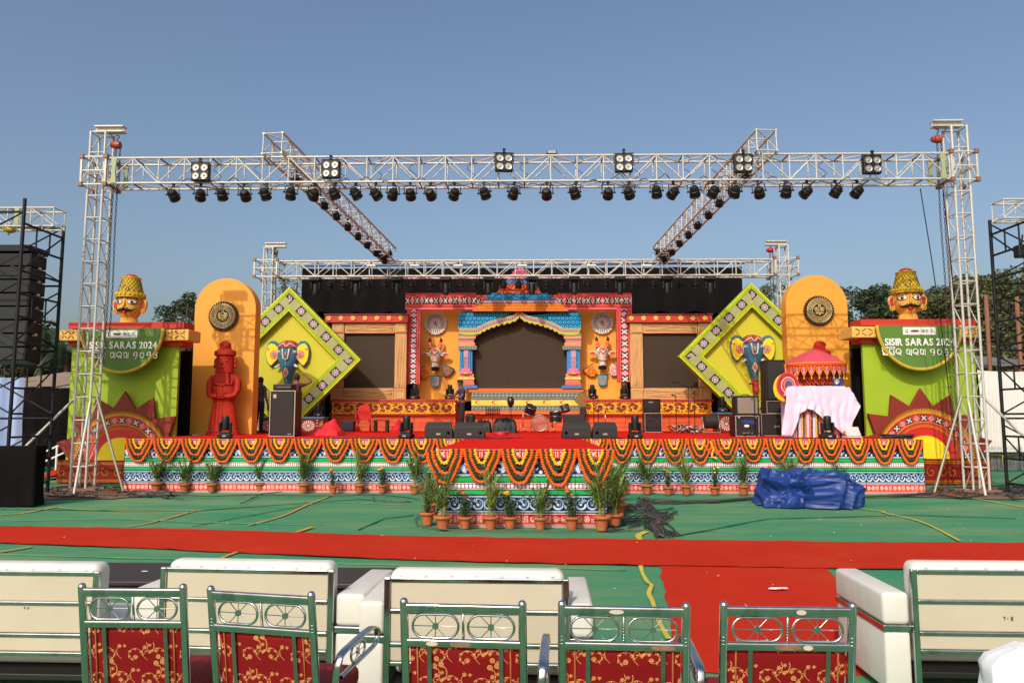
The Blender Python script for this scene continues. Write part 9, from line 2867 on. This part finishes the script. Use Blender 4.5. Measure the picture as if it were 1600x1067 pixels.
def palm(x, y, h, label, seed, r=1.9):
 random.seed(seed)
 o = thing('coconut_palm', label, 'palm tree', (x, y, 0), 'coconut palms at the left')
 b = MS(o); b.tube([(x, y, -.1), (x + .15, y, h * .5), (x + .1, y, h)], [.2, .15, .12], 8); b.build('trunk', m_bark, o)
 for k in range(17):
  a_ = 2 * PI * k / 17 + random.uniform(-.2, .2); up = random.uniform(-.2, .9); L_ = r * random.uniform(.85, 1.15)
  P = [Vector((x + .1, y, h))]
  for i in range(1, 9):
   t = i / 8; P.append(Vector((x + .1 + math.cos(a_) * L_ * t * (1 - .15 * t), y + math.sin(a_) * L_ * t * (1 - .15 * t), h + up * L_ * t - (1.1 + up * .5) * L_ * t * t * .75)))
  b = M(o); b.tube(P, [.03, .026, .022, .02, .016, .012, .01, .006, .003], 4)
  for i in range(1, 9):
   for q in range(3):
    base = P[i - 1].lerp(P[i], q / 3); d = (P[i] - P[i - 1]).normalized(); sd = d.cross(Vector((0, 0, 1))).normalized()
    for sg in (-1, 1): blade(b, base, d * .6 + sd * sg * .9 + Vector((0, 0, -.4)), .55 * (1 - abs(i / 8 - .45)), .06, .5, 2)
  b.build('frond', LEAF[0], o)
x, z = at(103, 545, 40); palm(x, 40, z, 'coconut palm beside the left green pylon', 1)
x, z = at(62, 522, 42); palm(x, 42, z, 'coconut palm above the brown building', 2, 2.2)
x, z = at(36, 540, 44); palm(x, 44, z, 'coconut palm half hidden by the hanging speakers', 3, 2.0)
m_bld = mat('brown_plaster', S(128, 96, 80), .9, 0, .1, 1.0, dirt=S(96, 70, 58), dirt_amt=.5)
m_win = mat('dark_window', (.02, .022, .025), .15, 0, .1, 3)
Y = 48
x0, zt = at(22, 546, Y); x1, _ = at(84, 546, Y)
o = thing('building', 'brown two-storey building with a few small pale windows at the far left', 'building', ((x0 + x1) / 2, Y, 0))
b = M(o); b.box(x0, x1, Y, Y + 6, 0, zt - .2); b.build('wall', m_bld, o)
b = M(o); b.box(x0 - .2, x1 + .2, Y - .2, Y + 6.2, zt - .2, zt); b.build('roof_slab', m_maroon, o)
for px, py, w_, h_, mm in ((53, 551, .5, .5, m_sand), (47, 560, .35, .9, m_white), (38, 562, .6, .8, m_win), (66, 562, .6, .8, m_win), (76, 560, .5, .8, m_win), (47, 575, .4, .5, m_white), (66, 580, .6, .8, m_win)):  # pale and dark panes, each one plain colour
 x, z = at(px, py, Y); b = M(o); b.box(x - w_ / 2, x + w_ / 2, Y - .04, Y + .05, z - h_ / 2, z + h_ / 2); w = b.build('window', mm, o)
 b = M(o); b.ring(rectXZ(x - w_ / 2 - .06, x + w_ / 2 + .06, z - h_ / 2 - .06, z + h_ / 2 + .06), rectXZ(x - w_ / 2, x + w_ / 2, z - h_ / 2, z + h_ / 2), Y - .07, Y - .01); b.build('window_frame', m_bld, w)
m_thatch = mat('weathered_tin_roof', S(150, 128, 106), .85, .0, .35, 1.5, bump=.5, bscale=3, stretch=(.3, 3, 3))
m_thatg = mat('grey_tin_roof', S(112, 108, 104), .8, .1, .35, 1.5, bump=.5, bscale=3, stretch=(.3, 3, 3))
m_bluec = mat('pale_blue_cloth', S(150, 166, 206), .8, 0, .05, 1.0)
m_whitec = mat('white_pleated_cloth', S(214, 210, 206), .75, 0, .05, 1.0)
def shed(name, label, pxa, pxb, Y, py_eave, py_ridge, m, depth=6, n=9):
 a_, z0 = at(pxa, py_eave, Y); c_, _ = at(pxb, py_eave, Y); _, z1 = at(pxa, py_ridge, Y + depth)
 o = thing(name, label, 'shed', ((a_ + c_) / 2, Y, 0), 'tin roofed sheds round the ground')
 for k in range(n):
  xa, xb = a_ + (c_ - a_) * k / n, a_ + (c_ - a_) * (k + 1) / n + .04
  b = M(o); m_ = 8; dz = random.uniform(-.03, .05)
  for q in range(m_):
   u0, u1 = xa + (xb - xa) * q / m_, xa + (xb - xa) * (q + 1) / m_
   w0, w1 = .02 * (q % 2), .02 * ((q + 1) % 2)
   b.quad((u0, Y - .3, z0 + w0 + dz), (u1, Y - .3, z0 + w1 + dz), (u1, Y + depth, z1 + w1), (u0, Y + depth, z1 + w0))
  b.build('roof_sheet', m, o)
 for k in range(4): bar('post', (a_ + (c_ - a_) * k / 3, Y, 0), (a_ + (c_ - a_) * k / 3, Y, z0), .05, m_brown, o)
 b = M(o); b.box(a_, c_, Y + depth - .1, Y + depth, 0, z1 - .05); b.build('back_wall', m_drape, o)
random.seed(1)
shed('shed', 'long shed with weathered brownish tin roof at the left edge', -60, 110, 27, 606, 582, m_thatch)
shed('shed', 'shed with grey tin roof behind the white curtain at the right', 1518, 1680, 26.5, 574, 556, m_thatg)
def pleats(name, label, pxa, pxb, Y, pyt, pyb, m, per=.16, amp=.05, cat='curtain', group=None, z0=None, sag=0):
 a_, zt = at(pxa, pyt, Y); c_, zb = at(pxb, pyb, Y)
 if z0 is not None: zb = z0
 b = M(); b.o = Vector(((a_ + c_) / 2, Y, zb)); b.smooth = True
 n = int((c_ - a_) / per * 8); prev = None
 for i in range(n + 1):
  x = a_ + (c_ - a_) * i / n
  cur = []
  for j in range(7):
   v = j / 6; ph = x / per * 2 * PI + 1.2 * noise.noise(Vector((x * .8, v * .6, 0)))
   cur.append(b.V((x + .03 * noise.noise(Vector((x * 2, v * 2, 4))), Y + amp * math.sin(ph) * (.5 + .5 * noise.noise(Vector((x * .7, v, 8))) + .3) + .08 * noise.noise(Vector((x * .5, v * 2, 1))), zt + (zb - zt) * v - sag * abs(math.sin(x * 1.1)) * (1 - v))))
  if prev:
   for j in range(6): b.F([prev[j], cur[j], cur[j + 1], prev[j + 1]])
  prev = cur
 o = b.build(name, m); o.location = b.o
 tag(o, label, cat, group)
 return o
pleats('cloth_wall', 'black cloth fence between the left shed and the stage', 28, 300, 25.6, 609, 690, m_drape, .5, .03, 'cloth fence', z0=0)
pleats('cloth_wall', 'black cloth fence behind the right pylon', 1322, 1532, 26.0, 560, 690, m_drape, .5, .03, 'cloth fence', z0=0)
pleats('curtain', 'pale blue cloth hanging at the far left edge behind the scaffold', -60, 31, 22.5, 590, 700, m_bluec, .5, .08, z0=.3)
pleats('curtain', 'white pleated curtain hanging at the right behind the scaffold', 1527, 1700, 24.0, 577, 706, m_whitec, .10, .035, sag=.08)
a_, zt = at(1520, 700, 24.3); c_, _ = at(1700, 700, 24.3)
o = thing('tin_fence', 'grey corrugated tin fence below the white curtain', 'fence', ((a_ + c_) / 2, 24.3, 0))
for k in range(5):
 xa, xb = a_ + (c_ - a_) * k / 5, a_ + (c_ - a_) * (k + 1) / 5 - .01
 b = M(o); n = 40; prev = None; b.smooth = True
 for i in range(n + 1):
  x = xa + (xb - xa) * i / n; y = 24.3 + .018 * math.sin(x * 60)
  cur = (b.V((x, y, .02)), b.V((x, y, zt)))
  if prev: b.F([prev[0], cur[0], cur[1], prev[1]])
  prev = cur
 b.build('tin_sheet', m_gunwood, o)
m_rope = mat('yellow_rope', S(176, 150, 50), .8, 0, .15, 12)
x, z = at(1568, 716, 24.1); b = MS()
b.tube([(a_, 24.15, z + .15), (x - .3, 24.15, z + .12), (x, 24.15, z + .1), (x + .6, 24.15, z + .14), (c_, 24.15, z + .2)], .014, 5); b.tube([(x, 24.13, z + .1), (x + .08, 24.13, z - .1), (x + .02, 24.13, z - .3), (x - .04, 24.13, z - .1), (x, 24.13, z + .1)], .014, 5)
tag(b.build('rope', m_rope), 'yellow rope tied along the tin fence', 'rope')
m_rpole = mat('rusty_pole', S(126, 84, 62), .8, .1, .2, 5)
for px, lab in ((1538, 'rusty pole standing before the trees just right of the right pylon beam'), (1586, 'rusty pole standing before the trees at the right edge')):
 xx, z1 = at(px, 462, 26); b = M(); b.o = Vector((xx, 26, 0)); b.smooth = True; b.tube([(xx, 26, 0), (xx + .05, 26, z1)], .07, 8); o = b.build('pole', m_rpole); o.location = b.o; tag(o, lab, 'pole', 'rusty poles')
o = bar('crossbar', W(1586, 490, 26), W(1640, 488, 26), .05, m_rpole, None); tag(o, 'rusty crossbar tied to the rightmost pole', 'pole')
gR = G(50, 793); Yb = gR.y; xr = gR.x; ztp = WZ(697, Yb, 30)
o = thing('covered_box', 'large stack under black cloth at the left edge in front of the scaffold', 'covered box', (xr - 1.2, Yb, .024))
b = MS(o)
pts = []
def side(u):  # u along the perimeter: front then right side
 L_ = 2.4
 if u < L_: return xr - L_ + u, Yb
 return xr, Yb + (u - L_)
prev = None; n = 90
for i in range(n + 1):
 u = 2.7 * i / n; x, y = side(u); cur = []
 for j in range(9):
  v = j / 8; z = .03 + (ztp - .03) * v
  f = .035 * noise.noise(Vector((u * 3.2, v * 1.2, 5))) * (1.2 - v) + .05 * max(0, noise.noise(Vector((u * 1.7 + v * 1.5, 2, 5)))) * (1 - v)
  cur.append(b.V((x + (f if u >= 2.4 else 0) + (.02 if u >= 2.4 else 0), y - (f if u < 2.4 else 0) - .01, z)))
 if prev:
  for j in range(8): b.F([prev[j], cur[j], cur[j + 1], prev[j + 1]])
 prev = cur
b.quad((xr - 2.4, Yb - .01, ztp), (xr, Yb - .01, ztp), (xr, Yb + .3, ztp), (xr - 2.4, Yb + .3, ztp))
b.build('black_cloth', m_drape, o)
b = M(o); b.box(xr - 2.35, xr - .06, Yb + .05, Yb + .27, .03, ztp - .03); b.build('boxes', m_hair, o)
o = thing('ramp', 'red ramp with white tube railing rising behind the left truss tower', 'ramp', (W(70, 750, 20.0).x, 20.0, .024))
xa, xb = W(48, 760, 20).x, W(118, 700, 20).x
b = M(o); A = [(xa, .06), (xb, .62), (xb, .30), (xa, .03)]
b.prism(A, 20.2, 21.6); b.build('ramp_deck', m_redc, o)
for yy in (20.2, 21.6):
 for k in range(3):
  t = k / 2; x = xa + .15 + (xb - xa - .4) * t; z = .06 + .56 * t
  bar('rail_post', (x, yy, z - .05), (x, yy, z + .62), .032, m_white, o)
 for dz in (.35, .62): bar('rail', (xa - .1, yy, dz + .02), (xb, yy, .60 + dz), .026, m_white, o)
